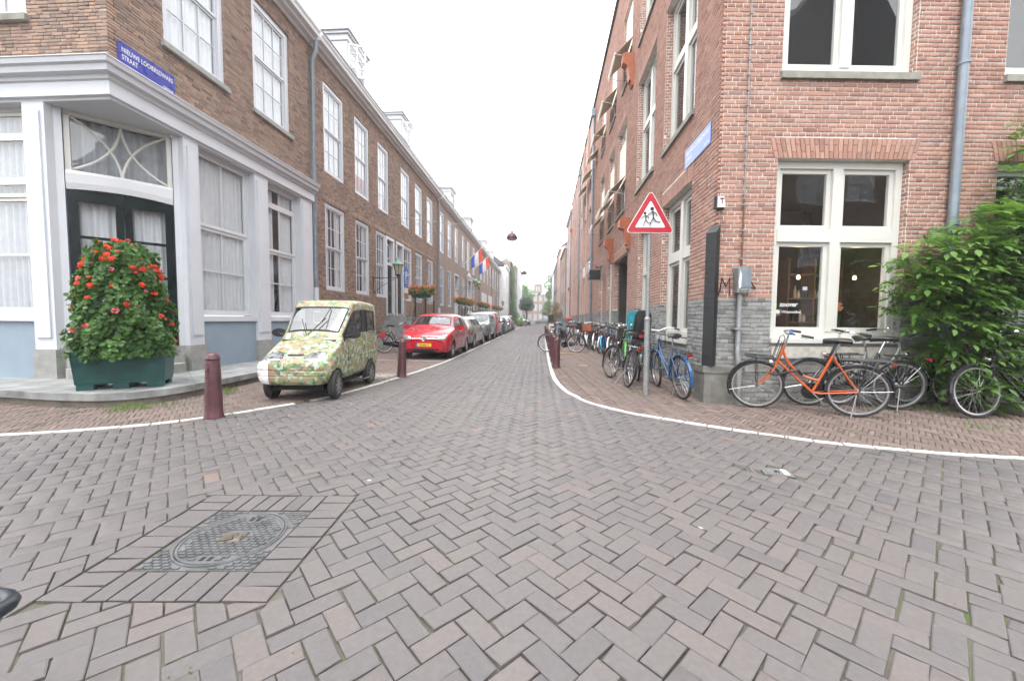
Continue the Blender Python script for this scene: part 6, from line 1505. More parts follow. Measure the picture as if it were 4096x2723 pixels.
US = [(2.18, 0.70, 0.42, 0.80, 'h', 0.03, 0), (2.12, 0.80, 0.34, 0.88, 'h', 0.06, 0), (1.95, 0.88, 0.30, 0.95, 'h', 0.09, 0), (1.4, 0.92, 0.28, 1.04, 'h', 0.07, 0), (1.02, 0.92, 0.28, 1.08, 'h', 0.08, 0), (0.94, 0.92, 0.28, 1.09, 'h', 0.09, 0),
      (0.30, 0.92, 0.28, 1.10, 'r', 0.66, 1.60), (0.12, 0.92, 0.28, 1.10, 'r', 0.68, 1.66), (-0.1, 0.92, 0.28, 1.11, 'r', 0.69, 1.68), (-0.18, 0.92, 0.28, 1.11, 'r', 0.69, 1.68), (-0.26, 0.92, 0.28, 1.11, 'r', 0.69, 1.68), (-1.0, 0.92, 0.28, 1.12, 'r', 0.68, 1.67), (-1.1, 0.92, 0.28, 1.13, 'r', 0.68, 1.665), (-1.75, 0.91, 0.3, 1.14, 'r', 0.66, 1.62), (-1.9, 0.90, 0.32, 1.14, 'r', 0.64, 1.56), (-2.06, 0.87, 0.34, 1.12, 'h', 0.05, 0), (-2.14, 0.82, 0.38, 1.0, 'h', 0.03, 0), (-2.18, 0.72, 0.45, 0.88, 'h', 0.02, 0)]
VS = [(2.05, 0.66, 0.32, 0.66, 'h', 0.03, 0), (1.98, 0.76, 0.26, 0.76, 'h', 0.05, 0), (1.8, 0.83, 0.22, 0.88, 'h', 0.08, 0), (1.45, 0.86, 0.2, 1.0, 'h', 0.07, 0), (1.3, 0.86, 0.2, 1.04, 'h', 0.07, 0), (1.22, 0.86, 0.2, 1.05, 'h', 0.085, 0),
      (0.62, 0.86, 0.2, 1.06, 'r', 0.66, 1.66), (0.45, 0.86, 0.2, 1.06, 'r', 0.68, 1.74), (0.1, 0.86, 0.2, 1.07, 'r', 0.70, 1.79), (0.0, 0.86, 0.2, 1.07, 'r', 0.70, 1.80), (-0.1, 0.86, 0.2, 1.07, 'r', 0.70, 1.80), (-1.0, 0.86, 0.2, 1.07, 'r', 0.70, 1.80), (-1.1, 0.86, 0.2, 1.07, 'r', 0.70, 1.80), (-1.7, 0.86, 0.2, 1.07, 'r', 0.69, 1.79), (-1.82, 0.855, 0.21, 1.07, 'r', 0.68, 1.76), (-1.96, 0.84, 0.24, 1.04, 'h', 0.06, 0), (-2.03, 0.80, 0.30, 0.95, 'h', 0.03, 0), (-2.05, 0.72, 0.38, 0.85, 'h', 0.02, 0)]
WAG = car_body(WS, WG, None, [(1.38, 0.35, 0.31), (-1.38, 0.35)]); SUV = car_body(US, WG, None, [(1.32, 0.41, 0.36), (-1.3, 0.41)]); VAN = car_body(VS, {5: 'fs', 6: 's', 7: 's', 8: 'p', 9: 'p', 14: 'r'}, None, [(1.25, 0.35, 0.31), (-1.3, 0.35)])
def big_car(kind, label, loc, rot, paint, group='cars parked along the left kerb'):
    (V, S, bv), wx, wy, r, tw, zh = {'wagon': (WAG, (1.38, -1.38), 0.75, 0.31, 0.2, 0.62), 'suv': (SUV, (1.32, -1.3), 0.79, 0.36, 0.22, 0.84), 'van': (VAN, (1.25, -1.3), 0.74, 0.31, 0.19, 0.74)}[kind]
    t = thing('parked_car' if kind != 'van' else 'parked_van', label, 'car' if kind != 'van' else 'van', loc, rot, group)
    finish_car(t, V, S, bv, paint, [(wx[0], wy), (wx[0], -wy), (wx[1], wy), (wx[1], -wy)], r, tw, 'alloy', (wx[1] - 0.5, wx[0] + 0.5), spokes=6)
    interior_car(t, -0.3, 0.72, 0.66, zh + 0.38)
    for sg in (-1, 1):
        surf_patch(bv, [(sg * 0.46, zh - 0.05), (sg * 0.48, zh + 0.05), (sg * 0.66, zh + 0.09), (sg * 0.76, zh + 0.08), (sg * 0.77, zh - 0.03), (sg * 0.6, zh - 0.07)], 'front', 0.006, bulge=0.01).build('headlight', 'headlamp', t, smooth=60, local=True)
        zt = zh + (0.08 if kind == 'wagon' else 0.2)
        surf_patch(bv, [(sg * 0.58, zt - 0.12), (sg * 0.56, zt + 0.06), (sg * 0.66, zt + 0.16), (sg * 0.78, zt + 0.12), (sg * 0.80, zt - 0.08)], 'rear', 0.006).build('tail_light', 'tail_lamp', t, smooth=60, local=True)
        surf_patch(bv, [(-wx[0] * 1.62 if kind == 'wagon' else -2.04, zt - 0.1), (-1.9, zt + 0.1), (-1.82, zt + 0.06), (-1.9, zt - 0.1)], 'left' if sg > 0 else 'right', 0.005).build('tail_light', 'tail_lamp', t, local=True)
        mirror(t, 0.85, sg * 0.86, zh + 0.36, sg, paint if kind != 'van' else 'vinyl_black', 1.1)
    surf_patch(bv, rrect(0, zh, 0.62, 0.12, 0.04), 'front', 0.004).build('grille', 'vinyl_black', t, local=True)
    surf_patch(bv, rrect(0, zh - 0.28, 1.1, 0.14, 0.05), 'front', 0.004).build('lower_grille', 'vinyl_black', t, local=True)
    plate(t, bv, 'front', zh - 0.17, None); plate(t, bv, 'rear', zh - 0.02 if kind == 'wagon' else zh, None)
    if kind in ('wagon', 'suv'):
        for sg in (-1, 1): MB().tube([(0.1, sg * 0.62, 1.40 if kind == 'wagon' else 1.69), (-0.6, sg * 0.63, 1.46 if kind == 'wagon' else 1.74), (-1.6, sg * 0.6, 1.40 if kind == 'wagon' else 1.68)], 0.016, 6).build('roof_rail', 'chrome', t, local=True)
    return t
big_car('wagon', 'silver estate car with red tail lights behind the red hatchback', (-3.58, 17.95, 0), R(90), 'paint_silver')
big_car('suv', 'pale blue grey off-road car with roof rails facing the viewer', (-3.62, 23.2, 0), R(-90), 'paint_ice')
big_car('van', 'faded red van seen from behind, beyond the off-road car', (-3.6, 28.2, 0), R(90), 'paint_van_red')
hatch('small dark teal hatchback behind the red van', (-3.5, 33.0, 0), R(90), 'paint_teal', scale=1.03)
big_car('wagon', 'grey saloon-like car facing the viewer farther down the kerb', (-3.55, 38.0, 0), R(-90), 'paint_grey')
big_car('suv', 'dark off-road car with a red rear lamp near the end of the row', (-3.6, 43.8, 0), R(90), 'paint_dark')
hatch('white car parked far down near the round tree', (-3.0, 74, 0), R(90), 'paint_white', group='cars far down the street', scale=1.1)
big_car('wagon', 'dark car parked far down beside the round tree', (-2.4, 82, 0), R(90), 'paint_dark', group='cars far down the street')
big_car('van', 'blue grey van crossing at the end of the street', (1.3, 104, 0), R(180), 'paint_blue_grey', group='cars far down the street')
# ------------------------------------------------------------------ bicycles
def arc(cx, cz, r, a0, a1, n, y=0.0): return [(cx + r * math.cos(R(a0 + (a1 - a0) * k / n)), y, cz + r * math.sin(R(a0 + (a1 - a0) * k / n))) for k in range(n + 1)]
def bike(label, rear, heading, lean=0.0, frame='black_frame', style='oma', guard='black_frame', rim='alloy', saddle='vinyl_black', rack=True, front_rack=False, crate=None, seat=False, jacket=False, tail='tail_lamp', steer=0.0, seed=0, detail=True, group=None, name='bicycle', stem='chrome', grip='vinyl_black', case=True, tyre='rubber', zoff=0.0, crate_mat='vinyl_black'):
    """local x forwards, rear axle above the origin"""
    rg = random.Random(seed); Rw = 0.345; WBs = 1.12
    z = gz1(rear[0], rear[1]) + zoff
    M = Matrix.Translation((rear[0], rear[1], z)) @ Matrix.Rotation(heading, 4, 'Z') @ Matrix.Rotation(lean, 4, 'X')
    t = thing(name, label, 'bicycle', mat=M, group=group)
    B = lambda mb, nm, mt, par=t, sm=40: mb.build(nm, mt, par, smooth=sm, local=True)
    Mst = Matrix.Translation((0.90, 0, 0)) @ Matrix.Rotation(steer, 4, 'Z') @ Matrix.Translation((-0.90, 0, 0))
    n = 28 if detail else 18
    for fx, MM in ((0.0, Matrix.Identity(4)), (WBs, Mst)):
        w = B(MB().tube(arc(fx, Rw, Rw - 0.02, 0, 360 * (n - 1) / n, n - 1), 0.02, 7, closed=True).xf(MM), 'wheel', tyre)
        MBr = MB(); pr = [(Rw - 0.055, -0.011), (Rw - 0.036, -0.014), (Rw - 0.036, 0.014), (Rw - 0.055, 0.011), (Rw - 0.055, -0.011)]
        MBr.lathe(pr, n, MM @ Matrix.Translation((fx, 0, Rw)) @ Matrix.Rotation(math.pi / 2, 4, 'X'), cap=False); B(MBr, 'rim', rim, w)
        sp = MB(); ns = 32 if detail else 16
        for k in range(ns):
            a = 2 * math.pi * k / ns; b = a + (0.5 if k % 4 < 2 else -0.5); y = 0.03 if k % 2 else -0.03
            sp.tube([MM @ Vector((fx + 0.022 * math.cos(b), y, Rw + 0.022 * math.sin(b))), MM @ Vector((fx + (Rw - 0.05) * math.cos(a), 0, Rw + (Rw - 0.05) * math.sin(a)))], 0.0016 if detail else 0.0024, 3, cap=False)
        so = B(sp, 'spokes', 'alloy', w, None)
        B(MB().lathe([(0.008, -0.06), (0.024, -0.045), (0.03 if fx == 0 else 0.026, -0.03), (0.02, -0.02), (0.02, 0.02), (0.03 if fx == 0 else 0.026, 0.03), (0.024, 0.045), (0.008, 0.06)], 10, MM @ Matrix.Translation((fx, 0, Rw)) @ Matrix.Rotation(math.pi / 2, 4, 'X')), 'hub', 'steel_dull', w)
    bb = (0.47, 0, 0.29); sc = (0.28, 0, 0.80); hb = (0.895, 0, 0.66); ht = (0.81, 0, 0.92)
    f = MB(); r = 0.0165
    f.tube([bb, sc], r, 8).tube([hb, ht], 0.019, 8)
    if style == 'oma':
        f.tube([(hb[0] - 0.015, 0, hb[2] + 0.04), bb], r, 8)
        P0, P1, P2, P3 = Vector((0.83, 0, 0.86)), Vector((0.77, 0, 0.62)), Vector((0.60, 0, 0.48)), Vector((0.405, 0, 0.46))
        f.tube([P0 * (1 - u)**3 + P1 * 3 * u * (1 - u)**2 + P2 * 3 * u * u * (1 - u) + P3 * u**3 for u in [k / 12 for k in range(13)]], r * 0.9, 8)
        f.tube([(0.70, 0, 0.50), (0.72, 0, 0.535)], r * 0.7, 6)
    elif style == 'men': f.tube([hb, bb], r, 8).tube([(ht[0] + 0.01, 0, ht[2] - 0.05), (sc[0] + 0.01, 0, sc[2] - 0.01)], r, 8)
    else: f.tube([hb, bb], r * 1.3, 8).tube([(hb[0] - 0.02, 0, hb[2] + 0.09), (bb[0] - 0.03, 0, bb[2] + 0.10)], r, 8)
    for y in (-0.05, 0.05): f.tube([bb, (bb[0] - 0.08, y, bb[2]), (0.0, y, Rw)], 0.009, 6).tube([sc, (sc[0] - 0.06, y, sc[2] - 0.12), (0.0, y, Rw)], 0.008, 6)
    B(f, 'frame', frame)
    fk = MB()
    for y in (-0.045, 0.045): fk.tube([Mst @ Vector(p) for p in ((hb[0], y * 0.6, hb[2]), (0.94, y, 0.56), (1.0, y, 0.45), (WBs, y, Rw))], [0.012, 0.012, 0.010, 0.008], 6)
    fk.tube([Mst @ Vector((hb[0], -0.03, hb[2])), Mst @ Vector((hb[0], 0.03, hb[2]))], 0.014, 6); B(fk, 'fork', frame)
    sp = (sc[0] - 0.055, 0, 0.96)
    B(MB().tube([sc, sp], 0.012, 8), 'seat_post', 'chrome')
    s = MB(); prof = [(-0.14, 0.06, 0.0), (-0.13, 0.10, 0.02), (-0.06, 0.105, 0.035), (0.02, 0.07, 0.03), (0.08, 0.035, 0.025), (0.14, 0.022, 0.018), (0.155, 0.012, 0.0)]; m = 10; vs = []
    for (x, wd, hh) in prof:
        for k in range(m):
            a = 2 * math.pi * k / m; vs.append((sp[0] + 0.02 + x, wd * math.cos(a), sp[2] + 0.03 + (0.03 if math.sin(a) > 0 else 0.045) * math.sin(a) + hh * 0.6))
    s.add(vs, [(i * m + k, i * m + (k + 1) % m, (i + 1) * m + (k + 1) % m, (i + 1) * m + k) for i in range(len(prof) - 1) for k in range(m)] + [tuple(range(m)), tuple(range(len(prof) * m - 1, (len(prof) - 1) * m - 1, -1))])
    so = B(s, 'saddle', saddle, sm=60)
    for y in (-0.05, 0.05): B(MB().tube([(sp[0] - 0.09 + 0.016 * math.cos(k * 0.9), y + 0.016 * math.sin(k * 0.9), sp[2] - 0.03 + 0.0028 * k) for k in range(18)], 0.003, 4), 'spring', 'chrome', so)
    hz = 1.10; st_ = Vector((0.775, 0, 1.06))
    B(MB().tube([ht, st_], 0.0125, 8), 'stem', stem)
    hbv = MB()
    half = [(0.775, 0, 1.065), (0.80, 0.08, 1.085), (0.79, 0.17, hz), (0.72, 0.25, hz - 0.005), (0.58, 0.285, hz - 0.03)] if style != 'sport' else [(0.775, 0, 1.065), (0.785, 0.1, 1.075), (0.77, 0.2, 1.08), (0.73, 0.29, 1.08)]
    full = [Mst @ Vector((x, -y, zz)) for x, y, zz in half[::-1]] + [Mst @ Vector((x, y, zz)) for x, y, zz in half[1:]]
    ho = B(hbv.tube(full, 0.011, 7), 'handlebar', stem)
    for e, q in ((full[0], full[1]), (full[-1], full[-2])): B(MB().tube([e + (e - q).normalized() * 0.01, e + (q - e).normalized() * 0.12], 0.0165, 8), 'grip', grip, ho)
    if detail:
        B(MB().lathe([(0.0, 0.028), (0.018, 0.024), (0.027, 0.008), (0.027, 0.0)], 12, Matrix.Translation(full[-3] + Vector((0, 0, 0.012)))), 'bell', 'sign_blue_light' if seed == 1 else 'chrome', ho)
        for q in (full[1], full[-2]): B(MB().tube([q + Vector((0.03, 0, -0.02)), q + Vector((-0.09, 0, -0.045))], 0.005, 5), 'brake_lever', 'alloy', ho)
    def guard_mb(cx, a0, a1, MM=Matrix.Identity(4)):
        g_ = MB(); pts = arc(cx, Rw, Rw + 0.025, a0, a1, 18); vs = []
        for p in pts:
            d = Vector((p[0] - cx, 0, p[2] - Rw)).normalized()
            for (y, dr) in ((-0.028, -0.02), (-0.02, 0.0), (0.02, 0.0), (0.028, -0.02)): vs.append(MM @ (Vector(p) + d * dr + Vector((0, y, 0))))
        return g_.add(vs, [(i * 4 + k, i * 4 + k + 1, i * 4 + 5 + k, i * 4 + 4 + k) for i in range(18) for k in range(3)])
    g1 = B(guard_mb(0.0, 20, 195), 'mudguard', guard); g2 = B(guard_mb(WBs, -28, 125, Mst), 'mudguard', guard)
    for a in (175, 130): B(MB().tube([(0, 0.05, Rw), ((Rw + .02) * math.cos(R(a)), 0.02, Rw + (Rw + .02) * math.sin(R(a)))], 0.0028, 4), 'stay', 'alloy', g1)
    B(MB().tube([Mst @ Vector((WBs, 0.05, Rw)), Mst @ Vector((WBs + (Rw + .02) * math.cos(R(-15)), 0.02, Rw + (Rw + .02) * math.sin(R(-15))))], 0.0028, 4), 'stay', 'alloy', g2)
    if jacket:
        j = MB(); pts = [(0.0, Rw)] + [((Rw + 0.01) * math.cos(R(a)), Rw + (Rw + 0.01) * math.sin(R(a))) for a in range(25, 180, 14)]
        for y in (-0.055, 0.055): j.add([(x, y, zz) for x, zz in pts], [(0, k, k + 1) for k in range(1, len(pts) - 1)])
        B(j, 'coat_guard', guard if isinstance(jacket, bool) else jacket, g1, None)
    # reflector and tail light
    B(MB().box(-0.385, -0.37, -0.028, 0.028, 0.50, 0.57) if not rack else MB().box(-0.335, -0.31, -0.04, 0.04, 0.70, 0.745), 'tail_light', tail, sm=None)
    if rack:
        rk = MB()
        for y in (-0.06, 0.0, 0.06): rk.tube([(0.20, y, 0.765), (-0.30, y, 0.755)], 0.006, 5)
        rk.tube([(-0.30, -0.06, 0.755), (-0.31, 0.0, 0.755), (-0.30, 0.06, 0.755)], 0.006, 5).tube([(0.2, -0.06, 0.765), (0.2, 0.06, 0.765)], 0.006, 5)
        for y in (-0.065, 0.065): rk.tube([(0.0, y * 0.9, Rw), (-0.16, y, 0.755)], 0.006, 5).tube([(0.0, y * 0.9, Rw), (-0.05, y, 0.755)], 0.006, 5)
        B(rk, 'rear_rack', 'black_frame')
    if front_rack:
        fr = MB(); z0 = 0.74
        for y in (-0.13, -0.045, 0.045, 0.13): fr.tube([(0.92, y, z0), (1.27, y, z0 + 0.03)], 0.006, 5)
        fr.tube([(1.27, -0.13, z0 + 0.03), (1.29, 0, z0 + 0.05), (1.27, 0.13, z0 + 0.03)], 0.007, 5).tube([(0.92, -0.13, z0), (0.92, 0.13, z0)], 0.006, 5)
        fr.tube([(0.92, -0.13, z0), (0.84, -0.13, 1.03), (0.83, 0.0, 1.06), (0.84, 0.13, 1.03), (0.92, 0.13, z0)], 0.006, 5)
        for y in (-0.06, 0.06): fr.tube([(WBs, y, Rw), (1.14, y * 1.2, z0 + 0.01)], 0.006, 5).tube([(0.92, y, z0), (0.86, y, 0.98)], 0.005, 5)
        B(fr.xf(Mst), 'front_rack', 'black_frame')
    if crate:
        c = MB(); x0, x1, z0 = (0.90, 1.25, 0.80) if crate == 'front' else (-0.33, 0.05, 0.78); w_, h_ = 0.19, 0.24
        for (a, b, cc, d) in ((x0, x1, -w_, -w_ + 0.008), (x0, x1, w_ - 0.008, w_), (x0, x0 + 0.008, -w_ + 0.008, w_ - 0.008), (x1 - 0.008, x1, -w_ + 0.008, w_ - 0.008)):
            for k in range(4): c.box(a, b, cc, d, z0 + k * h_ / 4 + 0.004, z0 + (k + 1) * h_ / 4 - 0.012 * (k < 3))
        for (a, b) in ((x0, -w_), (x1 - 0.02, -w_), (x0, w_ - 0.02), (x1 - 0.02, w_ - 0.02)): c.box(a + 0.001, a + 0.019, b + 0.001, b + 0.019, z0, z0 + h_)
        c.box(x0, x1, -w_, w_, z0 - 0.012, z0); B(c.xf(Mst) if crate == 'front' else c, 'crate', crate_mat, sm=None)
    if seat:
        c = MB(); sec = [(-0.02, 0.155, 0.80), (-0.10, 0.165, 0.86), (-0.15, 0.17, 1.0), (-0.19, 0.165, 1.2), (-0.21, 0.15, 1.34), (-0.215, 0.10, 1.42)]; vs = []; m = 8
        for (x, hw, zz) in sec:
            for k in range(m + 1):
                u = -1 + 2 * k / m; vs.append((x + 0.10 * u * u * (1 if zz < 1.36 else 0.5), hw * u, zz))
        c.add(vs, [(i * (m + 1) + k, i * (m + 1) + k + 1, (i + 1) * (m + 1) + k + 1, (i + 1) * (m + 1) + k) for i in range(len(sec) - 1) for k in range(m)])
        c.box(-0.1, 0.2, -0.15, 0.15, 0.79, 0.84); cs = B(c, 'child_seat', seat)
        for y in (-0.15, 0.15): B(MB().box(0.05, 0.16, y - 0.03, y + 0.03, 0.38, 0.82).box(0.02, 0.22, y - 0.05, y + 0.05, 0.36, 0.40), 'foot_rest', seat, cs, None)
        B(MB().box(-0.225, -0.205, -0.07, 0.07, 0.90, 0.95), 'reflector', 'tail_lamp', cs, None)
    if case:
        c = MB(); pts = []
        for a in range(-80, 100, 15): pts.append((bb[0] + 0.115 * math.cos(R(a)), bb[2] + 0.115 * math.sin(R(a))))
        for a in range(90, 280, 20): pts.append((0.055 * math.cos(R(a)), Rw + 0.055 * math.sin(R(a)) - 0.01))
        B(c.prism(pts, -0.012, 0.012, Matrix.Translation((0, -0.062, 0)) @ Matrix.Rotation(math.pi / 2, 4, 'X')), 'chain_case', guard if style == 'oma' else 'vinyl_black')
    ca = rg.uniform(0, 360); cr = MB(); pd = []
    for sg in (-1, 1):
        a = R(ca + (180 if sg > 0 else 0)); e = (bb[0] + 0.165 * math.cos(a), sg * 0.10, bb[2] + 0.165 * math.sin(a)); cr.tube([(bb[0], sg * 0.085, bb[2]), e], 0.009, 6); pd.append(e)
    cr.tube([(bb[0], -0.085, bb[2]), (bb[0], 0.085, bb[2])], 0.012, 6); co = B(cr, 'crank', 'steel_dull')
    for e in pd: sg = math.copysign(1, e[1]); B(MB().box(e[0] - 0.045, e[0] + 0.045, e[1], e[1] + sg * 0.09, e[2] - 0.012, e[2] + 0.012), 'pedal', 'rubber_grey', co, None)
    B(MB().lathe([(0.0, 0.0), (0.03, 0.012), (0.034, 0.05), (0.0, 0.055)], 12, Mst @ Matrix.Translation((0.93, 0, 0.76 if not front_rack else 0.68)) @ Matrix.Rotation(math.pi / 2, 4, 'Y')), 'headlight', 'chrome')
    if abs(lean) < R(16): B(MB().tube([(0.02, 0.06, 0.31), (0.08, 0.17 + lean * 0.3, 0.015)], 0.008, 6), 'kickstand', 'steel_dull')
    return t
def bike_at(label, p_rear, p_front, lean, **kw):
    d = Vector(p_front) - Vector(p_rear); return bike(label, p_rear, math.atan2(d.y, d.x), lean, **kw)
car_paint('bike_orange', (0.58, 0.11, 0.025)); car_paint('bike_blue', (0.012, 0.075, 0.20)); car_paint('bike_green', (0.10, 0.42, 0.05)); car_paint('bike_white', (0.7, 0.7, 0.68)); car_paint('bike_teal', (0.02, 0.3, 0.38)); car_paint('bike_red', (0.4, 0.02, 0.02)); car_paint('bike_grey', (0.28, 0.28, 0.27)); car_paint('bike_navy', (0.02, 0.05, 0.14)); car_paint('bike_sky', (0.03, 0.25, 0.55))
ob = bike_at('orange step-through bicycle with black front carrier leaning by the wall', (4.17, 5.28), (3.13, 5.72), R(-6), frame='bike_orange', guard='black_frame', front_rack=True, seed=1, steer=R(4))
lk = MB(); rgk = random.Random(3)
B_ = lambda p: WM[ob.name] @ Vector(p)
lock = MB().tube([B_((0.60, 0.02, 0.53)), B_((0.66, 0.07, 0.60)), B_((0.75, 0.08, 0.57)), B_((0.88, 0.05, 0.52)), B_((0.97, 0.06, 0.53))], 0.018, 8).build('chain_lock', 'vinyl_black', None, base=tuple(B_((0.7, 0.05, 0.5)))); tag(lock, 'black sleeved chain lock on the orange bicycle', 'lock')
bike_at('old grey bicycle with rusty stem behind the orange one', (4.45, 5.93), (5.52, 6.13), R(7), frame='bike_grey', style='oma', guard='black_frame', rim='curtain', stem='steel_dull', seed=2)
bike_at('black bicycle half hidden between the grey one and the shrub', (5.05, 5.72), (4.0, 5.85), R(-4), frame='black_frame', seed=3, rack=True)
bike_at('black bicycle at the right edge with its front wheel by the shrub', (6.84, 5.50), (5.76, 5.34), R(5), frame='black_frame', seed=4, steer=R(-4), stem='black_frame')
bike_at('second black bicycle parked against the wall behind the right edge one', (7.25, 6.2), (6.2, 6.12), R(-6), frame='black_frame', seed=5, stem='chrome')
bike_at('blue bicycle with front carrier against the side wall at the corner', (2.30, 6.20), (2.22, 7.27), R(-5), frame='bike_blue', guard='bike_blue', front_rack=True, jacket=False, seed=6, steer=R(-8))
bike_at('black bicycle with a black child seat behind the warning sign', (2.02, 7.85), (2.22, 8.9), R(3), frame='black_frame', seat='vinyl_black', seed=7)
bike_at('dark bicycle standing on its kickstand in front of the row', (1.67, 7.25), (1.60, 8.33), R(9), frame='black_frame', style='men', guard='vinyl_black', rack=True, seed=8, steer=R(15))
bike_at('white and green bicycle with a black crate beside the child seat', (2.0, 8.75), (2.12, 9.8), R(5), frame='bike_green', guard='bike_white', crate='front', seed=9, style='sport')
bike_at('bicycle with a teal child seat against the brick pier', (2.35, 9.3), (2.5, 10.3), R(-4), frame='bike_white', seat='bike_teal', seed=10)
cols = [('bike_navy', 'black_frame'), ('bike_sky', 'bike_sky'), ('bike_grey', 'bike_white'), ('black_frame', 'black_frame'), ('bike_blue', 'bike_white'), ('bike_green', 'black_frame'), ('black_frame', 'bike_white'), ('bike_red', 'black_frame')]
row = [(2.12, 11.2, 'navy bicycle with black mudguards nearest in the wall row', 0), (2.28, 13.0, 'bicycle with bright blue mudguards and coat guard in the wall row', 1), (2.25, 14.2, 'grey bicycle with white rear mudguard in the wall row', 2), (2.2, 15.2, 'black bicycle with white rear guard leaning in the wall row', 6), (2.15, 16.1, 'blue bicycle with an orange crate in the wall row', 4), (2.2, 17.1, 'pale bicycle next to the blue one in the wall row', 2), (2.08, 18.3, 'green bicycle with a black rear crate in the wall row', 5), (2.1, 19.2, 'black bicycle with red tail lamp before the crate in the wall row', 3),
       (2.3, 21.4, 'navy bicycle carrying a big dark crate in the wall row', 0), (2.5, 23.2, 'black bicycle after the big crate in the wall row', 3), (2.4, 24.6, 'dark bicycle farther along the wall row', 3), (2.6, 25.8, 'white guarded bicycle farther along the wall row', 6), (2.4, 27.0, 'red bicycle farther along the wall row', 7), (2.5, 28.2, 'blue bicycle near the far end of the wall row', 4), (2.4, 29.6, 'grey bicycle near the far end of the wall row', 2), (2.6, 31.0, 'black bicycle near the far end of the wall row', 3), (2.7, 32.6, 'last dark bicycle of the wall row', 0)]
row += [(2.0, 10.1, 'dark bicycle squeezed in behind the black crate', 3), (2.3, 12.1, 'white guarded bicycle before the blue one in the wall row', 2), (2.35, 13.6, 'navy bicycle close behind the bright blue mudguards', 0), (2.3, 16.6, 'red bicycle between the blue and the pale one in the wall row', 7), (2.3, 17.7, 'black bicycle before the green one in the wall row', 3), (2.35, 20.2, 'grey bicycle before the big dark crate in the wall row', 2), (2.45, 22.3, 'black bicycle beside the big dark crate in the wall row', 6), (2.6, 24.0, 'blue bicycle midway along the far wall row', 4)]
rgb = random.Random(12)
for i, (x, y, lb, c) in enumerate(row):
    fr, gu = cols[c]
    bike(lb, (x, y), R(rgb.uniform(62, 80)), R(rgb.uniform(-10, 10)), frame=fr, guard=gu, style=('oma', 'sport', 'men')[i % 3], seed=20 + i, detail=i < 5, group='bicycles parked along the right wall', jacket='bike_sky' if i == 1 else False, crate='rear' if i in (4, 6, 8) else None, crate_mat='orange_beam' if i == 4 else 'vinyl_black', steer=R(rgb.uniform(-20, 20)))
bike('black bicycle standing across the bollards at the kerb', (1.45, 14.6), R(165), R(4), frame='black_frame', seed=60, detail=False, group='bicycles by the bollards', steer=R(10))
bike('black bicycle with saddlebag beyond the bollards at the kerb', (1.3, 19.2), R(112), R(-5), frame='black_frame', seed=61, detail=False, group='bicycles by the bollards', jacket=True)
bike('dark bicycle farther along by the bollards', (1.25, 23.0), R(100), R(5), frame='bike_navy', seed=62, detail=False, group='bicycles by the bollards')
mp = bike('black moped-like bicycle with red bag beside the stone steps', (-5.6, 13.75), R(35), R(-8), frame='black_frame', seed=63, group=None, rack=True, tail='tail_lamp', steer=R(15))
bag = MB().box(-0.18, 0.02, -0.17, -0.09, 0.55, 0.74).xf(WM[mp.name]).build('pannier', 'bike_red', None, base=tuple(WM[mp.name] @ Vector((-0.05, -0.12, 0.45)))); tag(bag, 'red pannier bag on the black bicycle by the steps', 'bag')
# scooter with windscreen
sc = thing('scooter', 'white scooter with a smoked windscreen on the right pavement', 'scooter', (1.0, 25.5, 0.03), R(95))
for x in (0.0, 1.2): MB().tube(arc(x, 0.22, 0.17, 0, 345, 23), 0.05, 8, closed=True).build('wheel', 'rubber', sc, smooth=40, local=True)
m = MB()
for (x0, x1, w, z0, z1) in ((-0.35, 0.35, 0.16, 0.32, 0.72), (0.35, 0.85, 0.14, 0.25, 0.34), (0.85, 1.0, 0.2, 0.3, 0.95)): m.hexa([(x0, -w, z0), (x1, -w, z0), (x1, w, z0), (x0, w, z0), (x0 + 0.05, -w * .8, z1), (x1 - 0.03, -w * .8, z1), (x1 - 0.03, w * .8, z1), (x0 + 0.05, w * .8, z1)])
m.hexa([(1.02, -0.1, 0.42), (1.4, -0.06, 0.42), (1.4, 0.06, 0.42), (1.02, 0.1, 0.42), (1.04, -0.09, 0.5), (1.35, -0.05, 0.48), (1.35, 0.05, 0.48), (1.04, 0.09, 0.5)]); m.build('body', 'bike_white', sc, local=True)
MB().box(-0.35, 0.32, -0.13, 0.13, 0.722, 0.80).build('seat', 'vinyl_black', sc, local=True)
MB().tube([(0.95, -0.32, 1.05), (1.0, -0.1, 1.02), (1.0, 0.1, 1.02), (0.95, 0.32, 1.05)], 0.014, 6).tube([(1.2, 0, 0.22), (0.98, 0, 1.0)], 0.03, 8).build('handlebar', 'vinyl_black', sc, local=True)
MB().hexa([(1.02, -0.2, 1.05), (1.03, -0.2, 1.05), (1.03, 0.2, 1.05), (1.02, 0.2, 1.05), (0.9, -0.16, 1.55), (0.91, -0.16, 1.55), (0.91, 0.16, 1.55), (0.9, 0.16, 1.55)]).build('windscreen', 'glass_dark', sc, local=True)
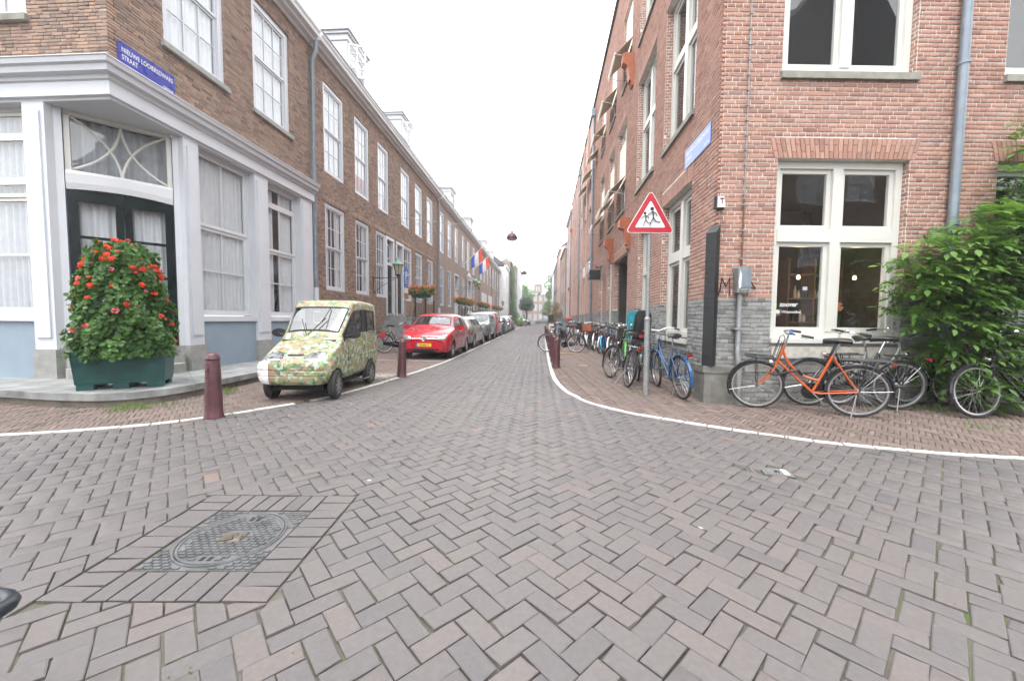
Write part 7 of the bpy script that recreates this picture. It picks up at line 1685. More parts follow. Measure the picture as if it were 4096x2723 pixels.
# ------------------------------------------------------------------ bollards
def bollard(x, y, label, h=0.82, tilt=0.0):
    z = gz1(x, y); t = thing('bollard', label, 'bollard', mat=Matrix.Translation((x, y, z)) @ Matrix.Rotation(tilt, 4, 'Y'), group='brown cast iron bollards')
    MB().lathe([(0.108, -0.03), (0.106, 0.04), (0.098, 0.06), (0.094, 0.20), (0.078, h - 0.13), (0.074, h - 0.10)], 18, cap=True).build('shaft', 'bollard_paint', t, smooth=40, local=True)
    MB().lathe([(0.074, h - 0.099), (0.082, h - 0.09), (0.082, h - 0.075), (0.074, h - 0.065), (0.07, h - 0.04), (0.05, h - 0.01), (0.02, h), (0.0, h)], 18).build('head', 'bollard_paint', t, smooth=50, local=True)
    for k in range(3):
        for s in (-1, 1): MB().tube([(s * 0.012, -0.088 + 0.004 * k, h - 0.22 - k * 0.07 + 0.02), (-s * 0.012, -0.0895 + 0.004 * k, h - 0.22 - k * 0.07 - 0.02)], 0.006, 5).build('relief_cross', 'bollard_paint', t, local=True)
bollard(-4.08, 4.56, 'scuffed brown bollard standing alone left of the microcar', 0.83, R(0.6)); bollard(-2.94, 8.15, 'brown bollard between the microcar and the red hatchback', 0.83, R(2))
for i in range(14):
    y = 10.2 + 1.62 * i; bollard(0.50 + 0.012 * i, y, ['nearest', 'second', 'third', 'fourth', 'fifth', 'sixth', 'seventh', 'eighth', 'ninth', 'tenth', 'eleventh', 'twelfth', 'thirteenth', 'farthest'][i] + ' brown bollard counted up the right kerb', 0.80, R(random.uniform(-2, 2)))
# ------------------------------------------------------------------ warning sign
sg_ = thing('warning_sign', 'red bordered triangular sign with two running children on a grey pole', 'traffic sign', (1.82, 6.52, gz1(1.82, 6.52)))
b = Vector((1.82, 6.52, gz1(1.82, 6.52))); dx = -0.02
MB().tube([b, b + Vector((dx * 0.4, 0, 1.27))], 0.046, 14).build('sleeve', 'galvanised', sg_, smooth=40)
MB().tube([b + Vector((dx * 0.4, 0, 1.27)), b + Vector((dx, 0, 3.22))], 0.031, 12).lathe([(0.046, 0.0), (0.05, 0.01), (0.05, 0.035), (0.033, 0.06)], 14, Matrix.Translation(b + Vector((dx * 0.4, 0, 1.24)))).build('pole', 'galvanised', sg_, smooth=40)
SF = Fac((b.x + dx, b.y - 0.045), (0.998, 0.06), (0.06, -0.998))
def tri(cx, cz, side, r, n=5):
    h = side * 0.866; P = [Vector((cx - side / 2, cz - h / 3)), Vector((cx + side / 2, cz - h / 3)), Vector((cx, cz + 2 * h / 3))]; out = []
    for i, p in enumerate(P):
        c = Vector((cx, cz)); d = (p - c).normalized(); q = p - d * 2 * r; a0 = math.atan2(d.y, d.x)
        for k in range(n + 1): a = a0 - R(60) + R(120) * k / n; out.append((q.x + r * math.cos(a), q.y + r * math.sin(a)))
    return out
zc = 2.925; SM = SF.mat(0, 0, 0)
MB().prism(tri(0, zc, 0.80, 0.045), -0.012, 0.0, SM).build('back_plate', 'sign_white', sg_); MB().prism(tri(0, zc, 0.77, 0.04), 0.0005, 0.002, SM).build('border', 'sign_red', sg_); MB().prism(tri(0, zc, 0.50, 0.016), 0.0025, 0.004, SM).build('field', 'sign_white', sg_)
def figure(x, z, s, name):
    m = MB(); r = 0.0135 * s * 1.35
    def limb(pts, w): m.tube([SF(x + px_ * s, 0.0055, z + pz * s) for px_, pz in pts], [q * s for q in w], 6, flat=0.25)
    m.lathe([(0.0, 0.0), (0.024 * s, 0.0), (0.024 * s, 0.002)], 14, SF.mat(x - 0.005 * s, 0.005, z + 0.215 * s))
    limb([(0.0, 0.185), (0.01, 0.14), (0.012, 0.095)], [0.022, 0.03, 0.022])
    limb([(0.0, 0.18), (-0.05, 0.15), (-0.068, 0.115)], [0.014, 0.012, 0.010]); limb([(0.005, 0.18), (0.05, 0.155), (0.062, 0.12)], [0.014, 0.012, 0.010])
    limb([(0.012, 0.10), (-0.015, 0.05), (-0.03, 0.0)], [0.02, 0.015, 0.012]); limb([(0.012, 0.10), (0.05, 0.055), (0.105, 0.045)], [0.02, 0.015, 0.012]); m.build(name, 'sign_black', sg_)
figure(0.03, zc - 0.115, 1.25, 'large_figure'); figure(-0.085, zc - 0.12, 0.95, 'small_figure')
for z in (zc - 0.1, zc + 0.15): MB().box(b.x + dx - 0.04, b.x + dx + 0.04, b.y - 0.035, b.y + 0.035, z - 0.015, z + 0.015).build('clamp', 'galvanised', sg_)
# ------------------------------------------------------------------ leaves in bulk
def leaf_cloud(P, Nn, size, tpl, tints, seed=0, curl=0.0):
    """P (n,3), Nn facing directions (n,3), tpl list of (x along, y across, z) and faces"""
    rg = np.random.default_rng(seed); n = len(P); V, Fc = tpl; V = np.array(V, float)
    Nn = Nn / np.linalg.norm(Nn, axis=1)[:, None]; a = rg.normal(size=(n, 3)); X = a - (a * Nn).sum(1)[:, None] * Nn; X /= np.linalg.norm(X, axis=1)[:, None]; Y = np.cross(Nn, X)
    s = np.broadcast_to(size, (n,))[:, None, None]
    W = P[:, None] + s * (V[None, :, 0:1] * X[:, None] + V[None, :, 1:2] * Y[:, None] + V[None, :, 2:3] * Nn[:, None])
    k = len(V); verts = W.reshape(-1, 3); faces = [tuple(np.array(f) + i * k) for i in range(n) for f in Fc]
    return verts, faces, np.repeat(tints, len(Fc))
def cloud_object(name, data, mat, parent, kind='stuff'):
    v, f, t = data; inv = np.array(WM[parent.name].inverted()); v = v @ inv[:3, :3].T + inv[:3, 3]
    me = bpy.data.meshes.new(name); me.from_pydata(v.tolist(), [], f)
    me.attributes.new('tint', 'FLOAT', 'FACE').data.foreach_set('value', np.asarray(t, np.float32)); o = link(name, me, mat, parent)
    if kind: o['kind'] = kind
    return o
LOBED = ([(-0.5, 0, 0), (-0.25, 0.45, 0.08), (0.1, 0.5, 0.1), (0.42, 0.3, 0.06), (0.5, 0, 0.0), (0.42, -0.3, 0.06), (0.1, -0.5, 0.1), (-0.25, -0.45, 0.08), (0.0, 0, -0.05)], [(8, i, i + 1) for i in range(7)] + [(8, 7, 0)])
OVAL = ([(-0.5, 0, 0), (-0.15, 0.26, 0.06), (0.25, 0.2, 0.04), (0.5, 0, -0.06), (0.25, -0.2, 0.04), (-0.15, -0.26, 0.06)], [(0, 1, 2, 3), (0, 3, 4, 5)])
def ball_leaves(centres, radii, n, size, seed, squash=1.0):
    rg = np.random.default_rng(seed); c = np.array(centres, float); r = np.array(radii, float); w = r ** 2 / (r ** 2).sum(); idx = rg.choice(len(c), n, p=w)
    d = rg.normal(size=(n, 3)); d /= np.linalg.norm(d, axis=1)[:, None]; rad = r[idx] * rg.uniform(0.55, 1.0, n) ** 0.5
    P = c[idx] + d * rad[:, None] * np.array([1, 1, squash]); return P, d + rg.normal(0, 0.5, (n, 3)) + np.array([0, 0, 0.4]), rg
# planter with geranium pyramid
PA = R(32); pc = Vector((-6.25, 5.44, 0.2)); PM = Matrix.Translation(pc) @ Matrix.Rotation(PA, 4, 'Z')
pt = thing('planter_box', 'dark green plastic planter box on feet holding the geraniums', 'planter', mat=PM)
w, dpt, z0, z1 = 0.52, 0.25, 0.085, 0.53
def frustum(w0, d0, w1, d1, a, b_): return [(-w0, -d0, a), (w0, -d0, a), (w0, d0, a), (-w0, d0, a), (-w1, -d1, b_), (w1, -d1, b_), (w1, d1, b_), (-w1, d1, b_)]
MB().hexa(frustum(w - 0.03, dpt - 0.03, w, dpt, z0, z1)).build('box', 'planter_green', pt, local=True)
m = MB(); 
for (a, b_, c, d) in ((-w - 0.015, w + 0.015, -dpt - 0.015, -dpt + 0.03), (-w - 0.015, w + 0.015, dpt - 0.03, dpt + 0.015), (-w - 0.015, -w + 0.03, -dpt + 0.03, dpt - 0.03), (w - 0.03, w + 0.015, -dpt + 0.03, dpt - 0.03)): m.box(a, b_, c, d, z1 + 0.0005, z1 + 0.025)
m.build('rim', 'planter_green', pt, local=True)
for x in (-0.38, 0.0, 0.38):
    for y in (-0.18, 0.18): MB().box(x - 0.09, x + 0.09, y - 0.06, y + 0.06, 0.003, z0 - 0.001).build('foot', 'planter_green', pt, local=True)
ge = thing('geranium', 'tall cone of red geraniums growing from the green planter', 'plant', tuple(pc + Vector((0, 0, 0.55))))
def cone_r(h): return 0.60 - 0.07 * h - 0.06 * h * h      # radius at height (m)
rg = np.random.default_rng(70); n = 9000; h = rg.uniform(-0.06, 1.6, n); a = rg.uniform(0, 2 * math.pi, n)
rr = np.array([cone_r(max(0, x)) for x in h]) * (0.72 + 0.3 * rg.random(n) ** 0.6) * (1 + 0.12 * np.sin(5 * a + 7 * h) + 0.09 * np.sin(11 * a - 9 * h)); rr *= np.where(h > 1.5, 0.75, 1.0)
P = np.stack([pc.x + rr * np.cos(a) * 0.98, pc.y + rr * np.sin(a) * 0.92, 0.2 + z1 + h + 0.03 * np.sin(9 * a)], 1); Nn = np.stack([np.cos(a), np.sin(a), 0.5 + 0 * a], 1) + rg.normal(0, 0.42, (n, 3))
cloud_object('foliage', leaf_cloud(P, Nn, rg.uniform(0.035, 0.075, n), LOBED, np.clip(rg.normal(0.45, 0.28, n), 0, 1), 71), 'leaf_geranium', ge)
m = MB()
for k in range(60):
    aa = rg.uniform(0, 6.28); hh = rg.uniform(0.0, 1.25); r0 = 0.75 * cone_r(hh); q = Vector((pc.x + r0 * math.cos(aa), pc.y + r0 * math.sin(aa), 0.2 + z1 + hh))
    m.tube([Vector((pc.x, pc.y, 0.2 + z1 + hh * 0.6)), q], 0.006, 4)
m.tube([pc + Vector((0, 0, z1 - 0.1)), pc + Vector((0, 0, z1 + 1.35))], 0.2, 10); m.build('stems', plain('stem_green', (0.015, 0.035, 0.012), 0.8), ge)['kind'] = 'stuff'
def umbel(seed, r=0.055):
    g_ = np.random.default_rng(seed); n = 46; d = g_.normal(size=(n, 3)); d[:, 2] = np.abs(d[:, 2]) * 0.9; d /= np.linalg.norm(d, axis=1)[:, None]; P = d * r * g_.uniform(0.6, 1.0, n)[:, None]
    v, f, t = leaf_cloud(P, d + g_.normal(0, 0.4, (n, 3)), g_.uniform(0.02, 0.034, n), LOBED, g_.random(n), seed); me = bpy.data.meshes.new('flower'); me.from_pydata(v.tolist(), [], f)
    me.attributes.new('tint', 'FLOAT', 'FACE').data.foreach_set('value', np.asarray(t, np.float32)); return me
UM = [umbel(80 + k) for k in range(4)]; UM[3].materials.append(MATS['petal_pink']); [u.materials.append(MATS['petal_red']) for u in UM[:3]]
k = 0
while k < 135:
    hh = rg.uniform(0.05, 1.6) if k > 48 else rg.uniform(1.15, 1.66); aa = rg.uniform(0, 2 * math.pi)
    r0 = cone_r(hh) * (1.0 if hh < 1.45 else rg.uniform(0.1, 0.9))
    if hh < 0.5 and rg.random() < 0.6: continue
    q = Vector((pc.x + r0 * 0.99 * math.cos(aa), pc.y + r0 * 0.94 * math.sin(aa), 0.2 + z1 + hh + 0.02)); up = Vector((math.cos(aa), math.sin(aa), 0.7 if hh < 1.45 else 2.5)).normalized(); sc_ = rg.uniform(0.4, 0.85)
    o = bpy.data.objects.new('flower', UM[int(rg.integers(0, 4)) if rg.random() < 0.55 else int(rg.integers(0, 3))]); col.objects.link(o); o.parent = ge
    o.matrix_local = WM[ge.name].inverted() @ (Matrix.Translation(q) @ up.to_track_quat('Z', 'X').to_matrix().to_4x4() @ Matrix.Scale(sc_, 4)); k += 1
# ash shrub against the right front
def pinnate(pairs=4, L=0.30, seed=0):
    g_ = random.Random(seed); V = []; Fc = []; T = []
    def leaflet(o, d, s):
        d = d.normalized(); side = d.cross(Vector((0, 0, 1))).normalized(); up = Vector((0, 0, 1)); b_ = len(V)
        for (u, v, zz) in ((0, 0, 0), (0.22, 0.2, 0.015), (0.5, 0.24, 0.02), (0.78, 0.13, 0.0), (1, 0, -0.06), (0.78, -0.13, 0.0), (0.5, -0.24, 0.02), (0.22, -0.2, 0.015), (0.5, 0, -0.015)): V.append(o + d * u * s + side * v * s * 0.95 + up * (zz - 0.12 * u * u) * s)
        Fc.extend([(b_ + i, b_ + i + 1, b_ + 8) for i in range(7)] + [(b_ + 7, b_, b_ + 8)])
    for k in range(pairs):
        x = L * (0.25 + 0.75 * k / pairs); o = Vector((x, 0, -0.25 * x * x / L)); s = L * g_.uniform(0.30, 0.38)
        for sgn in (-1, 1): leaflet(o, Vector((0.55, sgn, g_.uniform(-0.25, 0.1))), s)
    leaflet(Vector((L, 0, -0.25 * L)), Vector((1, g_.uniform(-.1, .1), -0.5)), L * 0.38)
    b_ = len(V); n = 5
    for k in range(n + 1):
        x = L * k / n; V += [Vector((x, 0.002, -0.25 * x * x / L)), Vector((x, -0.002, -0.25 * x * x / L))]
    Fc.extend([(b_ + 2 * i, b_ + 2 * i + 1, b_ + 2 * i + 3, b_ + 2 * i + 2) for i in range(n)])
    return np.array([tuple(v) for v in V]), Fc
sh = thing('ash_shrub', 'big leafy ash shrub climbing the brick front beside the downpipe', 'shrub', tuple(RF(3.6, 0.4, 0.07)))
blobs = [(3.1, 0.55, 2.05, 0.55), (3.6, 0.6, 2.2, 0.7), (4.2, 0.6, 2.4, 0.75), (4.7, 0.7, 2.7, 0.7), (5.4, 0.7, 2.6, 0.8), (2.9, 0.5, 1.55, 0.5), (3.3, 0.6, 1.3, 0.55), (3.9, 0.55, 1.55, 0.7), (4.45, 0.45, 2.0, 0.55), (5.1, 0.45, 2.25, 0.55), (3.2, 0.55, 0.75, 0.45), (3.6, 0.5, 0.75, 0.55), (3.35, 0.5, 0.38, 0.35), (4.9, 0.45, 3.1, 0.4), (4.6, 0.35, 2.95, 0.35), (4.95, 0.4, 3.5, 0.22), (2.75, 0.45, 2.15, 0.3), (3.3, 0.4, 2.65, 0.25), (5.8, 0.7, 3.0, 0.7), (2.72, 0.4, 1.8, 0.25), (2.62, 0.4, 1.95, 0.22), (2.7, 0.4, 1.45, 0.2), (4.6, 0.45, 3.3, 0.38), (4.95, 0.45, 3.7, 0.4), (4.55, 0.35, 3.85, 0.22), (4.5, 0.3, 4.15, 0.13), (4.3, 0.4, 3.0, 0.32), (3.85, 0.4, 2.8, 0.25), (4.15, 0.35, 3.3, 0.14)]
rg = np.random.default_rng(90); TP = [pinnate(4, 0.30, 1), pinnate(5, 0.33, 2), pinnate(3, 0.24, 3)]; LV = []
wts = np.array([b_[3] ** 2 for b_ in blobs]); wts /= wts.sum()
for k in range(2250):
    s0, d0, zc_, r0 = blobs[rg.choice(len(blobs), p=wts)]; d = rg.normal(size=3); d /= np.linalg.norm(d); q = r0 * rg.uniform(0.3, 1.0) ** 0.5
    s_, dd, zz = s0 + d[0] * q, min(0.70, max(0.06, d0 + d[1] * q * 0.75)), max(0.15, zc_ + d[2] * q)
    out = Vector((d[0], 0.6 + d[1], 0.0)); dirw = RF(out.x, out.y, 0) - RF(0, 0, 0); dirw.z = rg.uniform(-0.25, 0.45); dirw.normalize(); p = RF(s_, dd, zz)
    X = dirw; Z = (Vector((0, 0, 1)) + Vector(rg.normal(0, 0.25, 3)) + (RF(0, 0.5, 0) - RF(0, 0, 0))); Z = (Z - X * Z.dot(X)).normalized(); Y = Z.cross(X); sc_ = rg.uniform(0.7, 1.15)
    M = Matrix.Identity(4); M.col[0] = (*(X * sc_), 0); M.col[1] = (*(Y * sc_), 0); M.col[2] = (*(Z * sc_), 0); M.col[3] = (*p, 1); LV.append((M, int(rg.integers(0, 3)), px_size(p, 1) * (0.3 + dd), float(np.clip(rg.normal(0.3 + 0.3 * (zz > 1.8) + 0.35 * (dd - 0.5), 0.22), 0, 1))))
LV.sort(key=lambda q: -q[2]); LM = []
for k, (v, f) in enumerate(TP):
    for j, tn in enumerate((0.25, 0.5, 0.8)):
        me = bpy.data.meshes.new('leaf'); me.from_pydata(v.tolist(), [], f); me.attributes.new('tint', 'FLOAT', 'FACE').data.foreach_set('value', np.full(len(f), tn, np.float32)); me.materials.append(MATS['leaf_ash']); LM.append(me)
inv = WM[sh.name].inverted(); AV = []; AF = []; AT = []; nv = 0
for i, (M, k, _, tn) in enumerate(LV):
    if i < 300:
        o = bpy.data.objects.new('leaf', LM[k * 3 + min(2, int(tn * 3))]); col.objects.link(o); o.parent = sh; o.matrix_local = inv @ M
    else:
        v, f = TP[k]; A = np.array(M); AV.append(v @ A[:3, :3].T + A[:3, 3]); AF += [tuple(j + nv for j in q) for q in f]; AT += [tn] * len(f); nv += len(v)
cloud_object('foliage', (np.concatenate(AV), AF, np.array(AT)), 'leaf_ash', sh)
m = MB(); g_ = random.Random(5)
for k in range(16):
    s1, d1, zz, r1 = g_.choice(blobs); p0 = RF(3.75 + g_.uniform(-0.15, 0.2), 0.3, 0.07); p3 = RF(s1, d1 * 0.8, zz); p1 = p0 + Vector((0, 0, zz * 0.5)); 
    m.tube([p0 * (1 - u)**2 + p1 * 2 * u * (1 - u) + p3 * u * u for u in [q / 6 for q in range(7)]], [0.028 - 0.0035 * q for q in range(7)], 6)
m.build('stems', 'bark', sh, smooth=50)['kind'] = 'stuff'
# ------------------------------------------------------------------ left side: steps, railing, lantern, boxes, parking sign
stp = thing('stone_steps', 'grey stone steps rising to the two doors of the terrace', 'steps', (-6.3, 17.5, 0))
for k in range(7): MB().box(-6.93, -5.62, 15.75 + 0.25 * k, 17.5, 0.195 * k + (0.001 if k else -0.02), 0.195 * (k + 1)).build('step', 'bluestone', stp)
MB().box(-6.93, -5.62, 17.502, 20.9, -0.02, 1.366).build('landing', 'bluestone', stp)
def railing(y0, y1, z, label, x=-5.62):
    t = thing('iron_railing', label, 'railing', (x, (y0 + y1) / 2, z), group='black iron stoop railings')
    n = max(2, int((y1 - y0) / 1.1)); 
    for k in range(n + 1): yy = y0 + (y1 - y0) * k / n; MB().lathe([(0.045, 0), (0.05, 0.05), (0.035, 0.1), (0.035, 0.85), (0.045, 0.9), (0.0, 0.95)], 8, Matrix.Translation((x, yy, z - 0.05))).build('post', 'black_paint', t, smooth=40)
    MB().tube([(x, y0, z + 0.72), (x, y1, z + 0.72)], 0.015, 6).build('top_rail', 'black_paint', t); MB().tube([(x, y0, z + 0.12), (x, y1, z + 0.12)], 0.012, 6).build('bottom_rail', 'black_paint', t)
    for k in range(int((y1 - y0) / 0.28)): MB().tube([(x, y0 + 0.15 + 0.28 * k, z + 0.12), (x, y0 + 0.15 + 0.28 * k, z + 0.72)], 0.008, 5).build('baluster', 'black_paint', t)
    MB().tube([(x, y0, z + 0.6), (x, y0 - 0.75, z - 0.9)], 0.014, 6).build('brace', 'black_paint', t)
def flower_box(y, z, label, x=-5.62, L=1.0, rot=90, n=420):
    t = thing('flower_box', label, 'flower box', mat=Matrix.Translation((x, y, z)) @ Matrix.Rotation(R(rot), 4, 'Z'), group='geranium boxes on the stoop railings')
    MB().hexa([(-L / 2 + .05, -0.09, 0), (L / 2 - .05, -0.09, 0), (L / 2 - .05, 0.09, 0), (-L / 2 + .05, 0.09, 0), (-L / 2, -0.13, 0.22), (L / 2, -0.13, 0.22), (L / 2, 0.13, 0.22), (-L / 2, 0.13, 0.22)]).build('trough', 'tray_green', t, local=True)
    g_ = np.random.default_rng(int(y * 10)); M = np.array(WM[t.name])
    def cloud(nm, n, zlo, zhi, sz, mat, sp):
        P = np.stack([g_.uniform(-L / 2 - .12, L / 2 + .12, n), g_.normal(0, sp, n), g_.uniform(zlo, zhi, n)], 1); P = P @ M[:3, :3].T + M[:3, 3]
        cloud_object(nm, leaf_cloud(P, g_.normal(size=(n, 3)) + np.array([0.6, -0.8, 0.6]), g_.uniform(sz * .7, sz * 1.3, n), LOBED, g_.random(n), 3), mat, t)
    cloud('foliage', n, 0.12, 0.46, 0.10, 'leaf_geranium', 0.16); cloud('blossoms', int(n * 0.55), 0.18, 0.56, 0.06, 'petal_red', 0.19)
railing(17.4, 20.6, 1.37, 'black railing with posts on the stone steps behind the red car')
flower_box(17.3, 2.22, 'near end flower box with red geraniums above the red car', L=0.95, rot=0, x=-5.3); flower_box(18.4, 2.24, 'second flower box with red geraniums above the red car')
railing(27.2, 33.0, 1.35, 'black railing along the second stoop beyond the downpipe'); MB().box(-6.93, -5.62, 27.0, 44.0, -0.02, 1.33).build('stoop_landing', 'bluestone', None, base=(-6.3, 35, 0))
tag(bpy.data.objects['stoop_landing'], 'raised stone stoop behind the parked cars, under the flower boxes', 'stoop')
for i, y in enumerate((27.6, 29.5, 31.6)): flower_box(y, 2.3, ['first', 'second', 'third'][i] + ' flower box of the middle group on the left stoop')
railing(36.5, 43.0, 1.35, 'black railing along the third stoop near the flags')
for i, y in enumerate((37.5, 39.6, 42.0)): flower_box(y, 2.4, ['first', 'second', 'third'][i] + ' flower box of the group below the flags')
for i, y in enumerate((50, 54, 58)): flower_box(y, 2.5, ['first', 'second', 'third'][i] + ' flower box of the farthest group on the left', L=1.6)
def lantern(s, z, label, reach=1.09, sc=1.0, fancy=True):
    t = thing('wall_lantern', label, 'lantern', tuple(LS(s, reach, z)), group='green topped wall lanterns')
    m = MB().tube([LS(s, 0.0, z), LS(s, reach + 0.12, z)], 0.014, 6).tube([LS(s, 0.03, z + 0.05), LS(s, 0.03, z - 0.65)], 0.014, 6)
    if fancy:
        m.tube([LS(s, 0.05, z - 0.6), LS(s, 0.3, z - 0.42), LS(s, 0.6, z - 0.22), LS(s, 0.95, z - 0.05)], 0.010, 6)
        m.tube([LS(s, 0.38 + (0.17 - 0.012 * k) * math.cos(0.55 * k + 1.2), z - 0.2 + (0.17 - 0.012 * k) * math.sin(0.55 * k + 1.2)) for k in range(13)], 0.009, 5)
    m.build('bracket', 'black_paint', t, smooth=40); c = Matrix.Translation(LS(s, reach, z)) @ Matrix.Scale(sc, 4)
    MB().lathe([(0.05, -0.0), (0.06, 0.03), (0.04, 0.06), (0.10, 0.12), (0.11, 0.14)], 6, c).build('base', 'black_paint', t)
    MB().lathe([(0.10, 0.141), (0.185, 0.52)], 6, c).build('glass', 'lantern_glass', t)
    for k in range(6):
        a = math.pi / 3 * k; MB().tube([c @ Vector((0.102 * math.cos(a), 0.102 * math.sin(a), 0.141)), c @ Vector((0.19 * math.cos(a), 0.19 * math.sin(a), 0.525))], 0.011, 4).build('frame_bar', 'black_paint', t)
    MB().lathe([(0.24, 0.521), (0.25, 0.55), (0.17, 0.62), (0.10, 0.70), (0.06, 0.76), (0.05, 0.80), (0.0, 0.83)], 12, c).build('cap', 'copper_green', t, smooth=40)
lantern(15.9, 2.96, 'green capped lantern on a curled iron bracket by the steps'); lantern(33.4, 4.0, 'first of two green lanterns on long arms below the flags', 1.5, 1.0, False); lantern(35.4, 4.0, 'second of two green lanterns on long arms below the flags', 1.5, 1.0, False); lantern(63, 3.4, 'farthest green lantern near the white house', 1.2, 1.2, False)
ps = thing('parking_sign', 'blue parking sign with stickers on a pole by the stone steps', 'parking sign', (-5.0, 14.3, 0), R(88))
MB().tube([(0, 0, 0), (0, 0, 3.2)], 0.028, 10).build('pole', 'galvanised', ps, smooth=40, local=True)
for (z0, z1, mt) in ((2.42, 3.16, 'parking_blue'), (2.22, 2.41, 'sign_white'), (2.0, 2.215, 'orange_beam')): MB().box(-0.17, 0.17, -0.045, -0.03, z0, z1).build('plate', mt, ps, local=True)
link('letter', text_mesh('P', 0.42, 0.001, 'CENTER', 0.006), 'sign_white', ps, Matrix.Translation((0.0, -0.047, 2.72)) @ Matrix.Rotation(math.pi / 2, 4, 'X'))
link('small_print', text_mesh('betaald\nparkeren', 0.075, 0.001, 'CENTER', 0.0), 'sign_white', ps, Matrix.Translation((0.0, -0.047, 2.58)) @ Matrix.Rotation(math.pi / 2, 4, 'X'))
def flag(y, label, tip, base):
    t = thing('flag', label, 'flag', tuple(base), group='red white and blue flags'); a = Vector(base); b_ = Vector(tip)
    MB().tube([a, b_], 0.025, 6).lathe([(0.0, -0.05), (0.05, 0.0), (0.0, 0.05)], 8, Matrix.Translation(b_)).build('pole', 'sign_white', t); L = 1.6
    for k, mt in enumerate(('flag_red', 'sign_white', 'flag_blue')):
        vs = []; fs = []; nu, nvv = 5, 10
        for i in range(nu + 1):
            u = 0.98 - (k + i / nu) * 0.2
            for j in range(nvv + 1):
                v = j / nvv; p = a + (b_ - a) * u + Vector((-0.05 * v * k, 0.16 * math.sin(5 * u * 3 + 4 * v) * v, -L * v * (0.82 + 0.18 * u) * 0.8)); vs.append(p + Vector((0.10 * v, 0, 0)))
        for i in range(nu):
            for j in range(nvv): q = i * (nvv + 1) + j; fs.append((q, q + 1, q + nvv + 2, q + nvv + 1))
        MB().add(vs, fs).build('stripe', mt, t, smooth=60)
flag(36.1, 'nearer red white and blue flag on a slanting pole', (-5.25, 36.1, 7.95), (-6.95, 36.1, 6.4)); flag(41.3, 'farther red white and blue flag on a slanting pole', (-5.3, 41.6, 8.05), (-6.95, 41.3, 6.5))
def street_lamp(x, y, z, label):
    t = thing('hanging_lamp', label, 'street lamp', (x, y, z), group='lamps hanging over the street')
    MB().lathe([(0.24, 0.0), (0.245, 0.05), (0.22, 0.15), (0.14, 0.25), (0.05, 0.29), (0.04, 0.36), (0.0, 0.37)], 20, Matrix.Translation((x, y, z))).build('shade', 'bollard_paint', t, smooth=50)
    MB().lathe([(0.0, -0.07), (0.15, -0.05), (0.225, 0.0)], 20, Matrix.Translation((x, y, z - 0.001)), cap=False).build('diffuser', 'sign_white', t, smooth=50)
    MB().tube([(x, y, z + 0.36), (x, y, z + 0.55)], 0.012, 5).build('hanger', 'black_paint', t)
    xr = RS((y - 6.05), 0, 0).x; MB().tube([(XL, y - 0.3, z + 1.0), (x * 0.5 + XL * 0.5, y - 0.15, z + 0.68), (x, y, z + 0.55), (x * 0.5 + xr * 0.5, y, z + 0.7), (xr, y, z + 0.98)], 0.010, 5).build('wire', 'galvanised', t)
street_lamp(-1.17, 17.0, 4.75, 'nearest brown dome lamp hanging on a wire over the street'); street_lamp(-1.2, 33.0, 5.1, 'second brown dome lamp hanging farther down the street'); street_lamp(0.2, 62.0, 5.2, 'farthest tiny dome lamp hanging over the street')
# litter, planks and a handle at the frame edge
gpl = ground(2276, 1413, 0.03); pk = MB().box(-0.35, 0.35, -0.04, 0.04, 0.0, 0.018).build('plank', 'plank', None); pk.matrix_world = Matrix.Translation((gpl.x, gpl.y, gz1(gpl.x, gpl.y) + 0.006)) @ Matrix.Rotation(R(20), 4, 'Z'); tag(pk, 'pale wooden plank lying on the right pavement', 'plank')
gpl = ground(2330, 1463, 0.03); pk = MB().box(-0.13, 0.13, -0.03, 0.03, 0.0, 0.012).build('wood_scrap', 'plank', None); pk.matrix_world = Matrix.Translation((gpl.x, gpl.y, gz1(gpl.x, gpl.y) + 0.006)) @ Matrix.Rotation(R(5), 4, 'Z'); tag(pk, 'short pale scrap of wood on the right pavement', 'wood')
hd = thing('hand_cart', 'black tubular handle reaching in at the lower left edge', 'handle', tuple(ground(-500, 2500, 0)))
hz = 0.45; Q = [ground(x, y, hz) for x, y in ((-420, 2375), (-150, 2372), (-20, 2378), (25, 2385), (42, 2400), (30, 2420), (-10, 2445), (-150, 2520), (-420, 2640))]
MB().tube(Q, 0.0205, 12).build('handle', plain('handle_black', (0.015, 0.02, 0.026), 0.38), hd, smooth=60)
for q in (Q[0], Q[-1]): MB().tube([q, Vector((q.x - 0.2, q.y, 0.0))], 0.0205, 10).build('leg', 'handle_black', hd)
def spill():
    m, nt, out = new_mat('sand_spill'); p = pos(nt); n = noise(nt, 14, 6, 0.75, vec=p); tc = nt.nodes.new('ShaderNodeTexCoord'); ln = nt.nodes.new('ShaderNodeVectorMath'); ln.operation = 'LENGTH'; nt.links.new(tc.outputs['Object'], ln.inputs[0])
    ad = nt.nodes.new('ShaderNodeMath'); ad.operation = 'MULTIPLY_ADD'; ad.inputs[1].default_value = -0.42; nt.links.new(ln.outputs['Value'], ad.inputs[0]); nt.links.new(n.outputs['Fac'], ad.inputs[2])
    f = ramp(nt, ad.outputs[0], [(0.28, 0.0), (0.5, 0.75)]); d = nt.nodes.new('ShaderNodeBsdfDiffuse'); d.inputs[0].default_value = (0.5, 0.48, 0.44, 1); t = nt.nodes.new('ShaderNodeBsdfTransparent'); mx = nt.nodes.new('ShaderNodeMixShader')
    nt.links.new(f, mx.inputs[0]); nt.links.new(t.outputs[0], mx.inputs[1]); nt.links.new(d.outputs[0], mx.inputs[2]); nt.links.new(mx.outputs[0], out.inputs['Surface']); MATS['sand_spill'] = m
